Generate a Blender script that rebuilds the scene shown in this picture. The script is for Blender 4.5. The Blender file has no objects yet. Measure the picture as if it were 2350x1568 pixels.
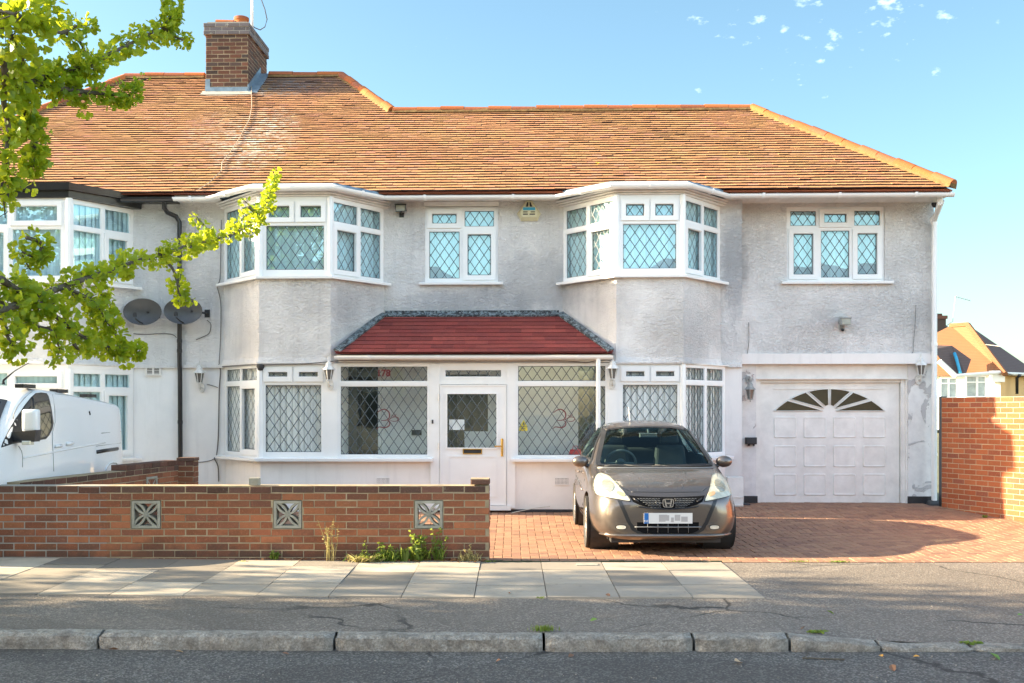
import bpy, bmesh, math, random
from mathutils import Vector, Matrix, Quaternion
from mathutils.bvhtree import BVHTree
from mathutils.geometry import delaunay_2d_cdt
R=random.Random(7)
rad=math.radians
sc=bpy.context.scene
COL=sc.collection
# ---------------------------------------------------------------- camera model (reference grid 2350 x 1568)
F=2450.0; CX=1175.0; CY=942.0; CAMZ=1.58
TH=0.0279                                 # the terrace is turned slightly to the street
OY=16.45
UX=Vector((math.cos(TH),-math.sin(TH),0)); WX=Vector((math.sin(TH),math.cos(TH),0))
HOUSE_M=Matrix.Translation((0,OY,0))@Matrix.Rotation(-TH,4,'Z')
CAM=Vector((0,0,CAMZ))
def ray(px,py): return Vector(((px-CX)/F,1,-(py-CY)/F))
def P(px,py,Y):
    return CAM+ray(px,py)*Y
def L(px,py,w):
    "point of the house frame (u,z) on the plane at depth w"
    d=ray(px,py); t=(w+OY*WX.y)/d.dot(WX)
    p=CAM+d*t-Vector((0,OY,0))
    return p.dot(UX),p.z
def U(px,w): return L(px,800,w)[0]
def Zc(px,py,w): return L(px,py,w)[1]
def crop(ox,oy,k):
    return lambda x,y:((ox+x/k)/1.224255,(oy+y/k)/1.224255)
c3=crop(560,480,2.614);c4=crop(1200,480,2.611);c5=crop(2000,480,2.6135)
d1=crop(0,960,2.614);d2=crop(560,960,2.614);d3=crop(1100,960,3.1367);d4=crop(1560,1120,3.485);d5=crop(2000,960,2.6135)
e6=crop(540,20,6.03);e7=crop(2600,860,4.61);vc=crop(0,1040,4.355)
# ---------------------------------------------------------------- mesh builder
class MB:
    def __init__(s,M=None): s.v=[];s.f=[];s.m=[];s.M=M
    def add(s,vs,fs,mi=0):
        o=len(s.v)
        for p in vs:
            p=Vector(p); s.v.append(s.M@p if s.M else p)
        for f in fs: s.f.append([i+o for i in f]); s.m.append(mi)
    def hexa(s,c,mi=0,mis=None):
        "8 corners: 0-3 bottom ring, 4-7 top ring"
        fs=[(0,3,2,1),(4,5,6,7),(0,1,5,4),(1,2,6,5),(2,3,7,6),(3,0,4,7)]
        o=len(s.v)
        for p in c:
            p=Vector(p); s.v.append(s.M@p if s.M else p)
        for k,f in enumerate(fs):
            s.f.append([i+o for i in f]); s.m.append(mis[k] if mis else mi)
    def box(s,x0,x1,y0,y1,z0,z1,mi=0):
        s.hexa([(x0,y0,z0),(x1,y0,z0),(x1,y1,z0),(x0,y1,z0),(x0,y0,z1),(x1,y0,z1),(x1,y1,z1),(x0,y1,z1)],mi)
    def bbox(s,x0,x1,y0,y1,z0,z1,b=.006,mi=0):
        "box with chamfered front (low y) edge"
        if x1<x0:x0,x1=x1,x0
        vs=[(x0,y1,z0),(x1,y1,z0),(x1,y1,z1),(x0,y1,z1),(x0,y0+b,z0),(x1,y0+b,z0),(x1,y0+b,z1),(x0,y0+b,z1),(x0+b,y0,z0+b),(x1-b,y0,z0+b),(x1-b,y0,z1-b),(x0+b,y0,z1-b)]
        s.add(vs,[(0,1,2,3),(4,5,1,0),(5,6,2,1),(6,7,3,2),(7,4,0,3),(8,9,5,4),(9,10,6,5),(10,11,7,6),(11,8,4,7),(11,10,9,8)],mi)
    def poly(s,pts,d0,d1,mi=0,axis='y'):
        "prism of a polygon in (x,z) between y=d0 and d1 (axis y) or polygon in (x,y) between z (axis z)"
        n=len(pts)
        if axis=='y': vs=[(a,d0,b) for a,b in pts]+[(a,d1,b) for a,b in pts]
        elif axis=='z': vs=[(a,b,d0) for a,b in pts]+[(a,b,d1) for a,b in pts]
        else: vs=[(d0,a,b) for a,b in pts]+[(d1,a,b) for a,b in pts]
        fs=[tuple(range(n)),tuple(range(2*n-1,n-1,-1))]+[(i,(i+1)%n,n+(i+1)%n,n+i) for i in range(n)]
        s.add(vs,fs,mi)
    def tube(s,pts,r,n=8,mi=0,caps=True):
        pts=[Vector(p) for p in pts]
        if not hasattr(r,'__len__'): r=[r]*len(pts)
        vs=[];fs=[]
        up=Vector((.3,.2,1)).normalized(); prev=None
        for i,p in enumerate(pts):
            t=(pts[min(i+1,len(pts)-1)]-pts[max(i-1,0)])
            if t.length<1e-9: t=Vector((0,0,1))
            t.normalize()
            a=(prev if prev else up).cross(t)
            if a.length<1e-3: a=Vector((1,0,0)).cross(t)
            a.normalize(); b=t.cross(a); prev=b.cross(t)*0+ (up if not prev else prev)
            for k in range(n):
                an=2*math.pi*k/n
                vs.append(p+(a*math.cos(an)+b*math.sin(an))*r[i])
        for i in range(len(pts)-1):
            for k in range(n):
                fs.append((i*n+k,i*n+(k+1)%n,(i+1)*n+(k+1)%n,(i+1)*n+k))
        if caps: fs+= [tuple(range(n))[::-1],tuple(range((len(pts)-1)*n,len(pts)*n))]
        s.add(vs,fs,mi)
    def lathe(s,prof,n=24,c=(0,0,0),axis='z',mi=0,a0=0,a1=2*math.pi):
        vs=[];fs=[];full=abs(a1-a0-2*math.pi)<1e-6; m=n if full else n+1
        for (r,h) in prof:
            for k in range(m):
                an=a0+(a1-a0)*k/n; x=r*math.cos(an); y=r*math.sin(an)
                q=(x,y,h) if axis=='z' else ((h,x,y) if axis=='x' else (x,h,y))
                vs.append((q[0]+c[0],q[1]+c[1],q[2]+c[2]))
        for i in range(len(prof)-1):
            for k in range(n):
                k2=(k+1)%m
                fs.append((i*m+k,i*m+k2,(i+1)*m+k2,(i+1)*m+k))
        s.add(vs,fs,mi)
    def sweep(s,path,prof,mi=0):
        "profile (d outwards, z) swept along a plan path (u,w); outwards = towards the street"
        n=len(path); m=len(prof); ns=[]
        for i in range(n-1):
            a=Vector(path[i]);b=Vector(path[i+1]);t=(b-a).normalized(); ns.append(Vector((t.y,-t.x)))
        vs=[]
        for i in range(n):
            if i==0: k=ns[0]
            elif i==n-1: k=ns[-1]
            else:
                k=(ns[i-1]+ns[i]); k.normalize(); k=k/max(.3,k.dot(ns[i]))
            for d,z in prof: vs.append((path[i][0]+k.x*d,path[i][1]+k.y*d,z))
        fs=[(i*m+j,i*m+(j+1)%m,(i+1)*m+(j+1)%m,(i+1)*m+j) for i in range(n-1) for j in range(m)]
        fs+=[tuple(range(m)),tuple(range((n-1)*m,n*m))[::-1]]
        s.add(vs,fs,mi)
    def holes(s,x0,x1,z0,z1,d0,d1,hs,mi=0):
        xs=sorted(set([x0,x1]+[min(max(h[k],x0),x1) for h in hs for k in (0,1)]))
        zs=sorted(set([z0,z1]+[min(max(h[k],z0),z1) for h in hs for k in (2,3)]))
        nx,nz=len(xs)-1,len(zs)-1
        def solid(i,j):
            if i<0 or j<0 or i>=nx or j>=nz: return False
            cx=(xs[i]+xs[i+1])/2; cz=(zs[j]+zs[j+1])/2
            return not any(h[0]<cx<h[1] and h[2]<cz<h[3] for h in hs)
        for i in range(nx):
            for j in range(nz):
                if not solid(i,j): continue
                a,b,c,d=xs[i],xs[i+1],zs[j],zs[j+1]
                s.add([(a,d0,c),(b,d0,c),(b,d0,d),(a,d0,d)],[(0,1,2,3)],mi)
                s.add([(a,d1,c),(b,d1,c),(b,d1,d),(a,d1,d)],[(3,2,1,0)],mi)
                if not solid(i-1,j): s.add([(a,d0,c),(a,d1,c),(a,d1,d),(a,d0,d)],[(3,2,1,0)],mi)
                if not solid(i+1,j): s.add([(b,d0,c),(b,d1,c),(b,d1,d),(b,d0,d)],[(0,1,2,3)],mi)
                if not solid(i,j-1): s.add([(a,d0,c),(b,d0,c),(b,d1,c),(a,d1,c)],[(3,2,1,0)],mi)
                if not solid(i,j+1): s.add([(a,d0,d),(b,d0,d),(b,d1,d),(a,d1,d)],[(0,1,2,3)],mi)
    def ring(s,x0,x1,z0,z1,t,d0,d1,mi=0):
        s.holes(x0,x1,z0,z1,d0,d1,[(x0+t,x1-t,z0+t,z1-t)],mi)
    def build(s,name,mats,parent=None,smooth=False,recalc=True,merge=False,angle=None):
        me=bpy.data.meshes.new(name)
        me.from_pydata([tuple(p) for p in s.v],[],s.f)
        if not isinstance(mats,(list,tuple)): mats=[mats]
        for m in mats: me.materials.append(m)
        me.polygons.foreach_set('material_index',s.m)
        if recalc or merge:
            bm=bmesh.new(); bm.from_mesh(me)
            if merge: bmesh.ops.remove_doubles(bm,verts=bm.verts,dist=1e-5)
            if recalc: bmesh.ops.recalc_face_normals(bm,faces=bm.faces)
            bm.to_mesh(me); bm.free()
        if smooth:
            me.polygons.foreach_set('use_smooth',[True]*len(me.polygons))
            if angle: me.set_sharp_from_angle(angle=rad(angle))
        me.update()
        o=bpy.data.objects.new(name,me); COL.objects.link(o)
        if parent: o.parent=parent
        return o
def tag(o,label=None,cat=None,group=None,kind=None):
    if label:o['label']=label
    if cat:o['category']=cat
    if group:o['group']=group
    if kind:o['kind']=kind
    return o
def empty(name,M,label=None,cat=None,group=None,kind=None):
    o=bpy.data.objects.new(name,None); COL.objects.link(o); o.empty_display_size=.1
    o.matrix_world=M if isinstance(M,Matrix) else Matrix.Translation(M)
    return tag(o,label,cat,group,kind)
def copy_tree(o,parent=None):
    c=o.copy(); COL.objects.link(c)
    if parent: c.parent=parent
    for ch in [x for x in COL.objects if x.parent==o]: copy_tree(ch,c)
    return c
def realise(o):
    "apply an object's modifiers"
    dg=bpy.context.evaluated_depsgraph_get()
    me=bpy.data.meshes.new_from_object(o.evaluated_get(dg)); o.modifiers.clear(); o.data=me
    return me
# ---------------------------------------------------------------- materials
class N:
    def __init__(s,name):
        s.mat=bpy.data.materials.new(name); s.mat.use_nodes=True; s.t=s.mat.node_tree; s.t.nodes.clear()
        s.out=s.n('OutputMaterial')
    def n(s,ty,**k):
        nd=s.t.nodes.new('ShaderNode'+ty)
        for a,b in k.items():
            if a in nd.inputs and not hasattr(nd,a): nd.inputs[a].default_value=b
            else: setattr(nd,a,b)
        return nd
    def l(s,a,b): s.t.links.new(a,b)
    def co(s):
        if not hasattr(s,'_c'): s._c=s.n('TexCoord')
        return s._c.outputs['Object']
    def pos(s):
        if not hasattr(s,'_g'): s._g=s.n('NewGeometry')
        return s._g
    def val(s,sock,v):
        if hasattr(v,'default_value') or hasattr(v,'is_linked'): s.l(v,sock)
        else:
            if hasattr(sock.default_value,'__len__') and len(sock.default_value)==4 and len(v)==3: v=(*v,1)
            sock.default_value=v
    def noise(s,scale,detail=3,rough=.6,dist=0,vec=None,dim=None):
        nd=s.n('TexNoise'); nd.inputs['Scale'].default_value=scale; nd.inputs['Detail'].default_value=detail
        nd.inputs['Roughness'].default_value=rough; nd.inputs['Distortion'].default_value=dist
        s.l(vec or s.co(),nd.inputs['Vector']); return nd.outputs['Fac']
    def vmap(s,sx,sy,sz,loc=(0,0,0)):
        m=s.n('Mapping'); m.inputs['Scale'].default_value=(sx,sy,sz); m.inputs['Location'].default_value=loc; s.l(s.co(),m.inputs['Vector']); return m.outputs[0]
    def ramp(s,x,a,b,c0=0,c1=1):
        m=s.n('MapRange'); s.l(x,m.inputs[0]); m.inputs[1].default_value=a;m.inputs[2].default_value=b;m.inputs[3].default_value=c0;m.inputs[4].default_value=c1
        return m.outputs[0]
    def math(s,op,a,b=0):
        m=s.n('Math',operation=op); s.val(m.inputs[0],a); s.val(m.inputs[1],b); return m.outputs[0]
    def mix(s,f,a,b,bt='MIX'):
        m=s.n('MixRGB',blend_type=bt); s.val(m.inputs[0],f); s.val(m.inputs[1],a); s.val(m.inputs[2],b); return m.outputs[0]
    def hsv(s,c,h=.5,sa=1,v=1):
        m=s.n('HueSaturation'); s.val(m.inputs['Hue'],h); s.val(m.inputs['Saturation'],sa); s.val(m.inputs['Value'],v); s.val(m.inputs['Color'],c); return m.outputs[0]
    def bump(s,h,st=.3,d=.01,prev=None):
        b=s.n('Bump'); b.inputs['Strength'].default_value=st; b.inputs['Distance'].default_value=d; s.l(h,b.inputs['Height'])
        if prev: s.l(prev,b.inputs['Normal'])
        return b.outputs[0]
    def bsdf(s,col,rough=.6,metal=0,nrm=None,spec=.5,coat=0,sheen=0):
        b=s.n('BsdfPrincipled'); s.val(b.inputs['Base Color'],col); s.val(b.inputs['Roughness'],rough); s.val(b.inputs['Metallic'],metal)
        b.inputs['Specular IOR Level'].default_value=spec
        if coat: b.inputs['Coat Weight'].default_value=coat; b.inputs['Coat Roughness'].default_value=.04
        if nrm: s.l(nrm,b.inputs['Normal'])
        s.l(b.outputs[0],s.out.inputs[0]); return b
    def island(s): return s.pos().outputs['Random Per Island']
def simple(name,col,rough=.6,metal=0,var=.12,vs=6,bump=None,spec=.5,coat=0,island=0):
    k=N(name); f=k.noise(vs,4)
    c=k.hsv((*col,1),v=k.ramp(f,.25,.75,1-var,1+var))
    if island: c=k.hsv(c,v=k.ramp(k.island(),0,1,1-island,1+island))
    nr=k.bump(k.noise(bump[0],4),bump[1],bump[2]) if bump else None
    k.bsdf(c,rough,metal,nr,spec,coat); return k.mat
M={}
def roughcast(name,base,dark,rough=True,stains=()):
    k=N(name)
    f=k.noise(.55,5,.6,.6); f2=k.noise(2.3,5,.65)
    st=k.math('MULTIPLY',k.ramp(f,.42,.68),.34)
    c=k.mix(st,base,dark)
    c=k.mix(k.math('MULTIPLY',k.ramp(f2,.45,.75),.2),c,tuple(x*.8 for x in dark))
    # run-off streaks
    sv=k.vmap(5,5,.5); s3=k.noise(1.6,4,.6,vec=sv)
    c=k.mix(k.math('MULTIPLY',k.ramp(s3,.52,.78),.28),c,tuple(x*.75 for x in dark))
    sep=k.n('SeparateXYZ'); k.l(k.co(),sep.inputs[0])
    for (u,z,ru,rz,amt,cc) in stains:
        a=k.math('DIVIDE',k.math('SUBTRACT',sep.outputs[0],u),ru); b=k.math('DIVIDE',k.math('SUBTRACT',sep.outputs[2],z),rz)
        r=k.math('ADD',k.math('MULTIPLY',a,a),k.math('MULTIPLY',b,b))
        r=k.math('ADD',r,k.ramp(k.noise(4,5,.7),.3,.7,-.45,.45))
        c=k.mix(k.ramp(r,.35,1.2,amt,0),c,cc)
    if rough:
        w=k.noise(3.2,2); mv=k.n('MixRGB'); mv.inputs[0].default_value=.06
        big=k.noise(24,5,.68,1.1,vec=k.vmap(.85,.85,1.25)); fine=k.noise(70,3,.6)
        zz=k.ramp(k.noise(.7,4),.35,.62,.3,1)
        n1=k.bump(k.math('MULTIPLY',big,zz),1.0,.078); n2=k.bump(fine,.35,.006,n1)
    else:
        n1=k.bump(k.noise(6,5,.6),.25,.012); n2=k.bump(k.noise(60,3),.12,.004,n1)
    k.bsdf(c,.85,0,n2,.25); return k.mat
WHT=(.90,.875,.85); GRY=(.62,.61,.61)
M['rough']=roughcast('roughcast',WHT,GRY,True,[(U(1240,0),Zc(1240,650,0),.95,.5,.55,(.46,.465,.47)),(U(1090,0),Zc(1090,700,0),1.2,.25,.5,(.4,.42,.45)),
   (U(1690,0),Zc(1690,600,0),.25,.9,.6,(.42,.42,.44)),(U(1560,-.93),Zc(1560,760,-.93),.7,.5,.28,(.5,.5,.5)),(U(1980,.3),Zc(1980,720,.3),1.6,.35,.3,(.5,.5,.5)),
   (U(690,-.9),Zc(690,690,-.9),.3,.35,.2,(.5,.5,.5)),(U(840,-.4),Zc(840,720,-.4),.45,.5,.35,(.5,.5,.5))])
M['smooth']=roughcast('smooth_render',(.88,.85,.82),(.68,.655,.64),False,[(U(1690,0),.5,.35,.7,.35,(.5,.45,.42))])
M['peel']=None
def peel():
    k=N('peeling_render'); f=k.noise(2.6,6,.62,1.2,vec=k.vmap(1,1,.8)); edge=k.ramp(f,.57,.585)
    c=k.mix(edge,(.76,.74,.72),(.50,.48,.48)); c=k.mix(k.math('MULTIPLY',k.ramp(k.noise(9,4),.4,.7),.25),c,(.38,.36,.36))
    nr=k.bump(edge,.8,.012); nr=k.bump(k.noise(30,4),.3,.006,nr); k.bsdf(c,.85,0,nr,.2); return k.mat
M['peel']=peel()
M['nrough']=roughcast('white_roughcast',(.86,.86,.85),(.68,.69,.70),True)
M['nsmooth']=roughcast('white_render',(.87,.87,.87),(.72,.74,.75),False)
M['upvc']=simple('white_plastic',(.84,.84,.83),.28,var=.04,vs=3,spec=.5)
M['upvcw']=simple('weathered_plastic',(.80,.78,.74),.38,var=.12,vs=5)
M['black']=simple('black_gloss',(.018,.019,.022),.3,var=.3)
M['void']=simple('unlit_black',(.006,.006,.007),.8,var=.1,spec=.1)
M['blackm']=simple('black_matt',(.03,.03,.032),.7,var=.3,bump=(30,.3,.004))
M['bitumen']=simple('bitumen_paint',(.022,.022,.026),.45,var=.4,bump=(14,.5,.01))
M['lead']=simple('lead_cames',(.075,.095,.11),.5,var=.15)
M['flash']=simple('lead_flashing',(.18,.24,.29),.5,metal=.3,var=.3,vs=9,bump=(12,.4,.01))
M['dark']=simple('dark_interior',(.035,.037,.04),.8,var=.3)
M['roomw']=simple('porch_paint',(.80,.82,.80),.7,var=.06)
M['cable']=simple('grey_cable',(.12,.11,.105),.6)
M['cabler']=simple('faded_cable',(.34,.28,.21),.7)
M['cablew']=simple('pale_cable',(.6,.57,.5),.6)
M['chrome']=simple('chrome',(.75,.76,.78),.12,metal=1,var=.03)
M['brass']=simple('brass',(.65,.42,.12),.22,metal=1,var=.1)
def tiles(name,stain_shade):
    k=N(name); r=k.island()
    c=k.mix(r,(.405,.185,.085),(.45,.22,.096))
    r2=k.math('FRACT',k.math('MULTIPLY',r,17.3))
    c=k.mix(k.ramp(r2,.80,.95,0,.6),c,(.46,.20,.14))
    c=k.hsv(c,v=k.ramp(k.math('FRACT',k.math('MULTIPLY',r,91.7)),0,1,.88,1.12))
    f=k.noise(.9,5,.65); c=k.mix(k.math('MULTIPLY',k.ramp(f,.45,.7),.45),c,(.35,.24,.07))
    f=k.noise(7,5,.7); c=k.mix(k.math('MULTIPLY',k.ramp(f,.5,.72),.32),c,(.22,.13,.08))
    c=k.mix(k.math('MULTIPLY',k.ramp(k.noise(45,4,.7),.5,.7),.3),c,(.55,.42,.25))
    if stain_shade:
        sep=k.n('SeparateXYZ'); k.l(k.co(),sep.inputs[0])
        for (px,py,ru,rz,amt,cc,th) in stain_shade:
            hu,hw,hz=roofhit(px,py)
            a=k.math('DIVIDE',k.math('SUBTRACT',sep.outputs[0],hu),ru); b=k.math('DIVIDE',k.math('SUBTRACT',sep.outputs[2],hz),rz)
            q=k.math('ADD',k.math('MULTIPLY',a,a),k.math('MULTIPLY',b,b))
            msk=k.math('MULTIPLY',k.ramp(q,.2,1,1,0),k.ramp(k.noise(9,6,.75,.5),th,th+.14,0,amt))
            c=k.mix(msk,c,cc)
    msk=k.ramp(k.noise(3.1,3,.5,.3,vec=k.vmap(1,1,1.6,(3,1,7))),.735,.76); c=k.mix(k.math('MULTIPLY',msk,.9),c,(.62,.36,.02))
    nr=k.bump(k.noise(38,4,.7),.4,.008)
    k.bsdf(c,.8,0,nr,.25); return k.mat
def bricks(name,cols,vary=.25,grime=.35,gc=(.08,.06,.05),lichen=None):
    k=N(name); r=k.island()
    c=k.mix(k.ramp(r,.2,.8),cols[0],cols[1]); r2=k.math('FRACT',k.math('MULTIPLY',r,13.7))
    c=k.mix(k.ramp(r2,.6,.95),c,cols[2]); c=k.hsv(c,v=k.ramp(k.math('FRACT',k.math('MULTIPLY',r,71.3)),0,1,1-vary,1+vary))
    c=k.mix(k.math('MULTIPLY',k.ramp(k.noise(5,5,.7),.45,.75),grime),c,gc)
    c=k.mix(k.math('MULTIPLY',k.ramp(k.noise(55,4,.7),.52,.7),.35),c,tuple(min(1,x*1.6+.03) for x in cols[1]))
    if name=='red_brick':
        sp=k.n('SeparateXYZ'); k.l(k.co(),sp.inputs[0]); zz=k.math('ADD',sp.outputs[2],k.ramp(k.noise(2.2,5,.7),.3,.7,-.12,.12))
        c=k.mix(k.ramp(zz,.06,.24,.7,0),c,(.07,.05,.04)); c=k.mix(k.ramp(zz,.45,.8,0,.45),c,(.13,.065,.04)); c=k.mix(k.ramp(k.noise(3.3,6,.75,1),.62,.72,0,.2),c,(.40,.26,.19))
    if lichen: c=k.mix(k.ramp(k.noise(6,6,.8),.6,.68,0,.8),c,lichen)
    nr=k.bump(k.noise(60,4,.7),.5,.006); k.bsdf(c,.85,0,nr,.2); return k.mat
M['brick']=bricks('red_brick',[(.27,.095,.05),(.33,.125,.06),(.20,.085,.055)],.2,.5,gc=(.12,.065,.04))
M['brickr']=bricks('orange_brick',[(.35,.095,.04),(.39,.12,.05),(.26,.085,.05)],.1,.12)
M['brickc']=bricks('sooty_brick',[(.125,.055,.036),(.10,.052,.038),(.055,.042,.038)],.3,.45)
M['brickd']=bricks('dark_coping_brick',[(.10,.06,.045),(.15,.07,.05),(.13,.065,.045)],.3,.5,lichen=(.3,.27,.2))
M['capc']=bricks('chimney_cap_brick',[(.12,.11,.115),(.15,.13,.13),(.10,.085,.09)],.3,.3,lichen=(.4,.39,.3))
M['mortar']=simple('mortar',(.33,.26,.165),.9,var=.45,vs=5,bump=(50,.4,.005))
M['mortarl']=simple('cream_mortar',(.44,.34,.22),.9,var=.2,vs=7)
M['mortarg']=simple('grey_mortar',(.31,.29,.25),.9,var=.2,vs=9,bump=(50,.4,.005))
M['conc']=simple('cast_stone',(.30,.29,.24),.9,var=.28,vs=12,bump=(40,.5,.006))
M['terra']=bricks('terracotta',[(.33,.092,.03),(.38,.12,.036),(.27,.085,.045)],.15,.3,gc=(.2,.12,.06))
M['terrab']=simple('lichened_bedding',(.18,.105,.035),.9,var=.45,vs=14,bump=(20,.6,.01))
M['redfelt']=bricks('red_shingle',[(.24,.046,.038),(.28,.062,.048),(.20,.044,.038)],.16,.45,gc=(.10,.035,.032))
M['drive']=bricks('clay_paver',[(.30,.165,.105),(.34,.195,.12),(.24,.13,.09)],.10,.25,gc=(.19,.11,.08))
M['sand']=simple('joint_sand',(.07,.05,.035),.95,var=.3,vs=12)
def slabmat():
    k=N('paving_slab'); r=k.island(); c=k.mix(r,(.50,.43,.34),(.215,.19,.16))
    c=k.hsv(c,v=k.ramp(k.math('FRACT',k.math('MULTIPLY',r,31.3)),0,1,.75,1.15))
    c=k.mix(k.math('MULTIPLY',k.ramp(k.noise(3,5,.7),.4,.7),.35),c,(.2,.18,.15)); v=k.n('TexVoronoi'); v.inputs['Scale'].default_value=4.5; k.l(k.co(),v.inputs['Vector']); c=k.mix(k.ramp(v.outputs['Distance'],.05,.08,.5,0),c,(.12,.11,.10)); c=k.mix(k.ramp(k.noise(1.3,6,.75,1),.5,.65,0,.35),c,(.24,.21,.16)); nr=k.bump(k.noise(80,4),.3,.004)
    k.bsdf(c,.85,0,nr,.25); return k.mat
M['slab']=slabmat()
def asphalt(name,base,agg):
    k=N(name); v=k.n('TexVoronoi'); v.inputs['Scale'].default_value=75; k.l(k.co(),v.inputs['Vector'])
    f=k.ramp(v.outputs['Color'],.0,1.0)
    c=k.mix(k.ramp(k.math('FRACT',k.math('MULTIPLY',f,7.7)),.55,.95),base,agg)
    c=k.mix(k.math('MULTIPLY',k.ramp(k.noise(.8,5,.6),.35,.7),.4),c,tuple(x*.72 for x in base))
    c=k.mix(k.ramp(k.noise(2.5,5,.65,.4,vec=k.vmap(.5,1,1)),.5,.75,0,.3),c,tuple(min(1,x*1.5) for x in base))
    wv=k.n('MixRGB',blend_type='ADD'); wv.inputs[0].default_value=.35; k.l(k.co(),wv.inputs[1]); nn=k.n('TexNoise'); nn.inputs['Scale'].default_value=2.2; nn.inputs['Detail'].default_value=5; k.l(k.co(),nn.inputs['Vector']); k.l(nn.outputs['Color'],wv.inputs[2])
    vc_=k.n('TexVoronoi',feature='DISTANCE_TO_EDGE'); vc_.inputs['Scale'].default_value=.42; k.l(wv.outputs[0],vc_.inputs['Vector'])
    c=k.mix(k.math('MULTIPLY',k.ramp(vc_.outputs[0],.003,.008,.8,0),k.ramp(k.noise(.6,2),.45,.55)),c,(.03,.028,.025))
    c=k.mix(k.ramp(k.noise(.33,2,.4,1.5),.555,.565,0,.28),c,tuple(x*.6 for x in base))
    v2=k.n('TexVoronoi'); v2.inputs['Scale'].default_value=26; k.l(k.co(),v2.inputs['Vector'])
    c=k.mix(k.ramp(v2.outputs['Distance'],.055,.075,.75,0),c,(.5,.49,.46))
    nr=k.bump(v.outputs['Distance'],.55,.009); nr=k.bump(k.noise(20,4),.3,.01,nr)
    k.bsdf(c,.85,0,nr,.3); return k.mat
M['road']=asphalt('road_asphalt',(.090,.082,.074),(.24,.225,.20))
M['pave']=asphalt('pavement_asphalt',(.165,.14,.115),(.33,.285,.235))
M['granite']=N('granite'); 
def gran():
    k=M['granite']; c=k.mix(k.ramp(k.noise(60,4,.8),.35,.65),(.27,.24,.20),(.58,.54,.47)); c=k.mix(k.ramp(k.noise(3,4),.4,.7,0,.5),c,(.20,.18,.15))
    c=k.mix(k.ramp(k.noise(16,4),.45,.65,0,.5),c,(.13,.115,.10))
    nr=k.bump(k.noise(11,6,.8,.8),1,.05); nr=k.bump(k.noise(80,4,.7),.4,.006,nr); k.bsdf(c,.85,0,nr,.25); return k.mat
M['granite']=gran()
def glass(name,fac,tint,rough=0,wav=.002,gc=(1,1,1),fm=1.3):
    k=N(name); t=k.n('BsdfTransparent'); t.inputs[0].default_value=(*tint,1); g=k.n('BsdfGlossy'); g.inputs['Roughness'].default_value=rough; g.inputs[0].default_value=(*gc,1)
    fr=k.n('LayerWeight'); fr.inputs[0].default_value=.5
    f=k.math('MINIMUM',k.math('ADD',k.math('MULTIPLY',k.math('POWER',fr.outputs[1],4),fm*.6),fac),1)
    nr=k.bump(k.noise(1.7,2),.25,wav*4); k.l(nr,g.inputs['Normal'])
    m=k.n('MixShader'); k.l(f,m.inputs[0]); k.l(t.outputs[0],m.inputs[1]); k.l(g.outputs[0],m.inputs[2]); k.l(m.outputs[0],k.out.inputs[0]); return k.mat
M['glass']=glass('window_glass',.18,(.80,.95,1.0),gc=(.55,.92,1.0))
M['glassl']=glass('window_glass_low',.09,(.98,1,1),gc=(.85,.97,1))
M['glassc']=glass('car_glass',.02,(.50,.62,.60),wav=.0005,gc=(.75,.95,.95),fm=1.0)
M['glassd']=simple('dark_glass',(.012,.02,.025),.03,var=.1,spec=.9)
def fabric(name,col):
    k=N(name); c=k.hsv((*col,1),v=k.ramp(k.noise(3,3,vec=k.vmap(6,6,.3)),.3,.7,.8,1.06)); b=k.bsdf(c,.8); 
    return k.mat
M['blind']=fabric('blind_fabric',(.95,.95,.94)); M['blindg']=fabric('grey_blind_fabric',(.88,.88,.85)); M['net']=fabric('net_curtain',(.82,.84,.85))
def leaf(name,c0,c1,tr):
    k=N(name); r=k.island(); c=k.mix(r,c0,c1)
    d=k.n('BsdfPrincipled'); k.l(c,d.inputs['Base Color']); d.inputs['Roughness'].default_value=.45; d.inputs['Specular IOR Level'].default_value=.4
    t=k.n('BsdfTranslucent'); k.l(k.mix(r,tr,tuple(x*.8 for x in tr)),t.inputs[0])
    m=k.n('MixShader'); m.inputs[0].default_value=.5; k.l(d.outputs[0],m.inputs[1]); k.l(t.outputs[0],m.inputs[2]); k.l(m.outputs[0],k.out.inputs[0]); return k.mat
M['leaf']=leaf('ginkgo_leaf',(.07,.18,.015),(.20,.31,.02),(.70,.76,.03))
M['leafs']=leaf('street_tree_leaf',(.05,.12,.02),(.08,.16,.02),(.2,.3,.03))
M['weed']=leaf('weed_leaf',(.10,.20,.03),(.20,.26,.05),(.3,.36,.06))
M['dry']=leaf('dry_stalk',(.42,.36,.16),(.5,.42,.2),(.45,.4,.15))
M['litter']=simple('dead_leaf',(.30,.13,.05),.7,island=.4,var=.3)
M['bark']=simple('bark',(.10,.085,.065),.9,var=.35,vs=14,bump=(25,.8,.02))
# ================================================================ TERRACE (house frame: u along the street, w away from it)
WB=-.93
house=empty('semi_detached_house',HOUSE_M,'large extended pale roughcast house with red porch roof and white garage door','house')
nhouse=empty('semi_detached_house',HOUSE_M,'whiter left-hand neighbour with black fascia, behind the ginkgo branches and white van','house')
UP=U(413,0)                                  # party line
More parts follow.
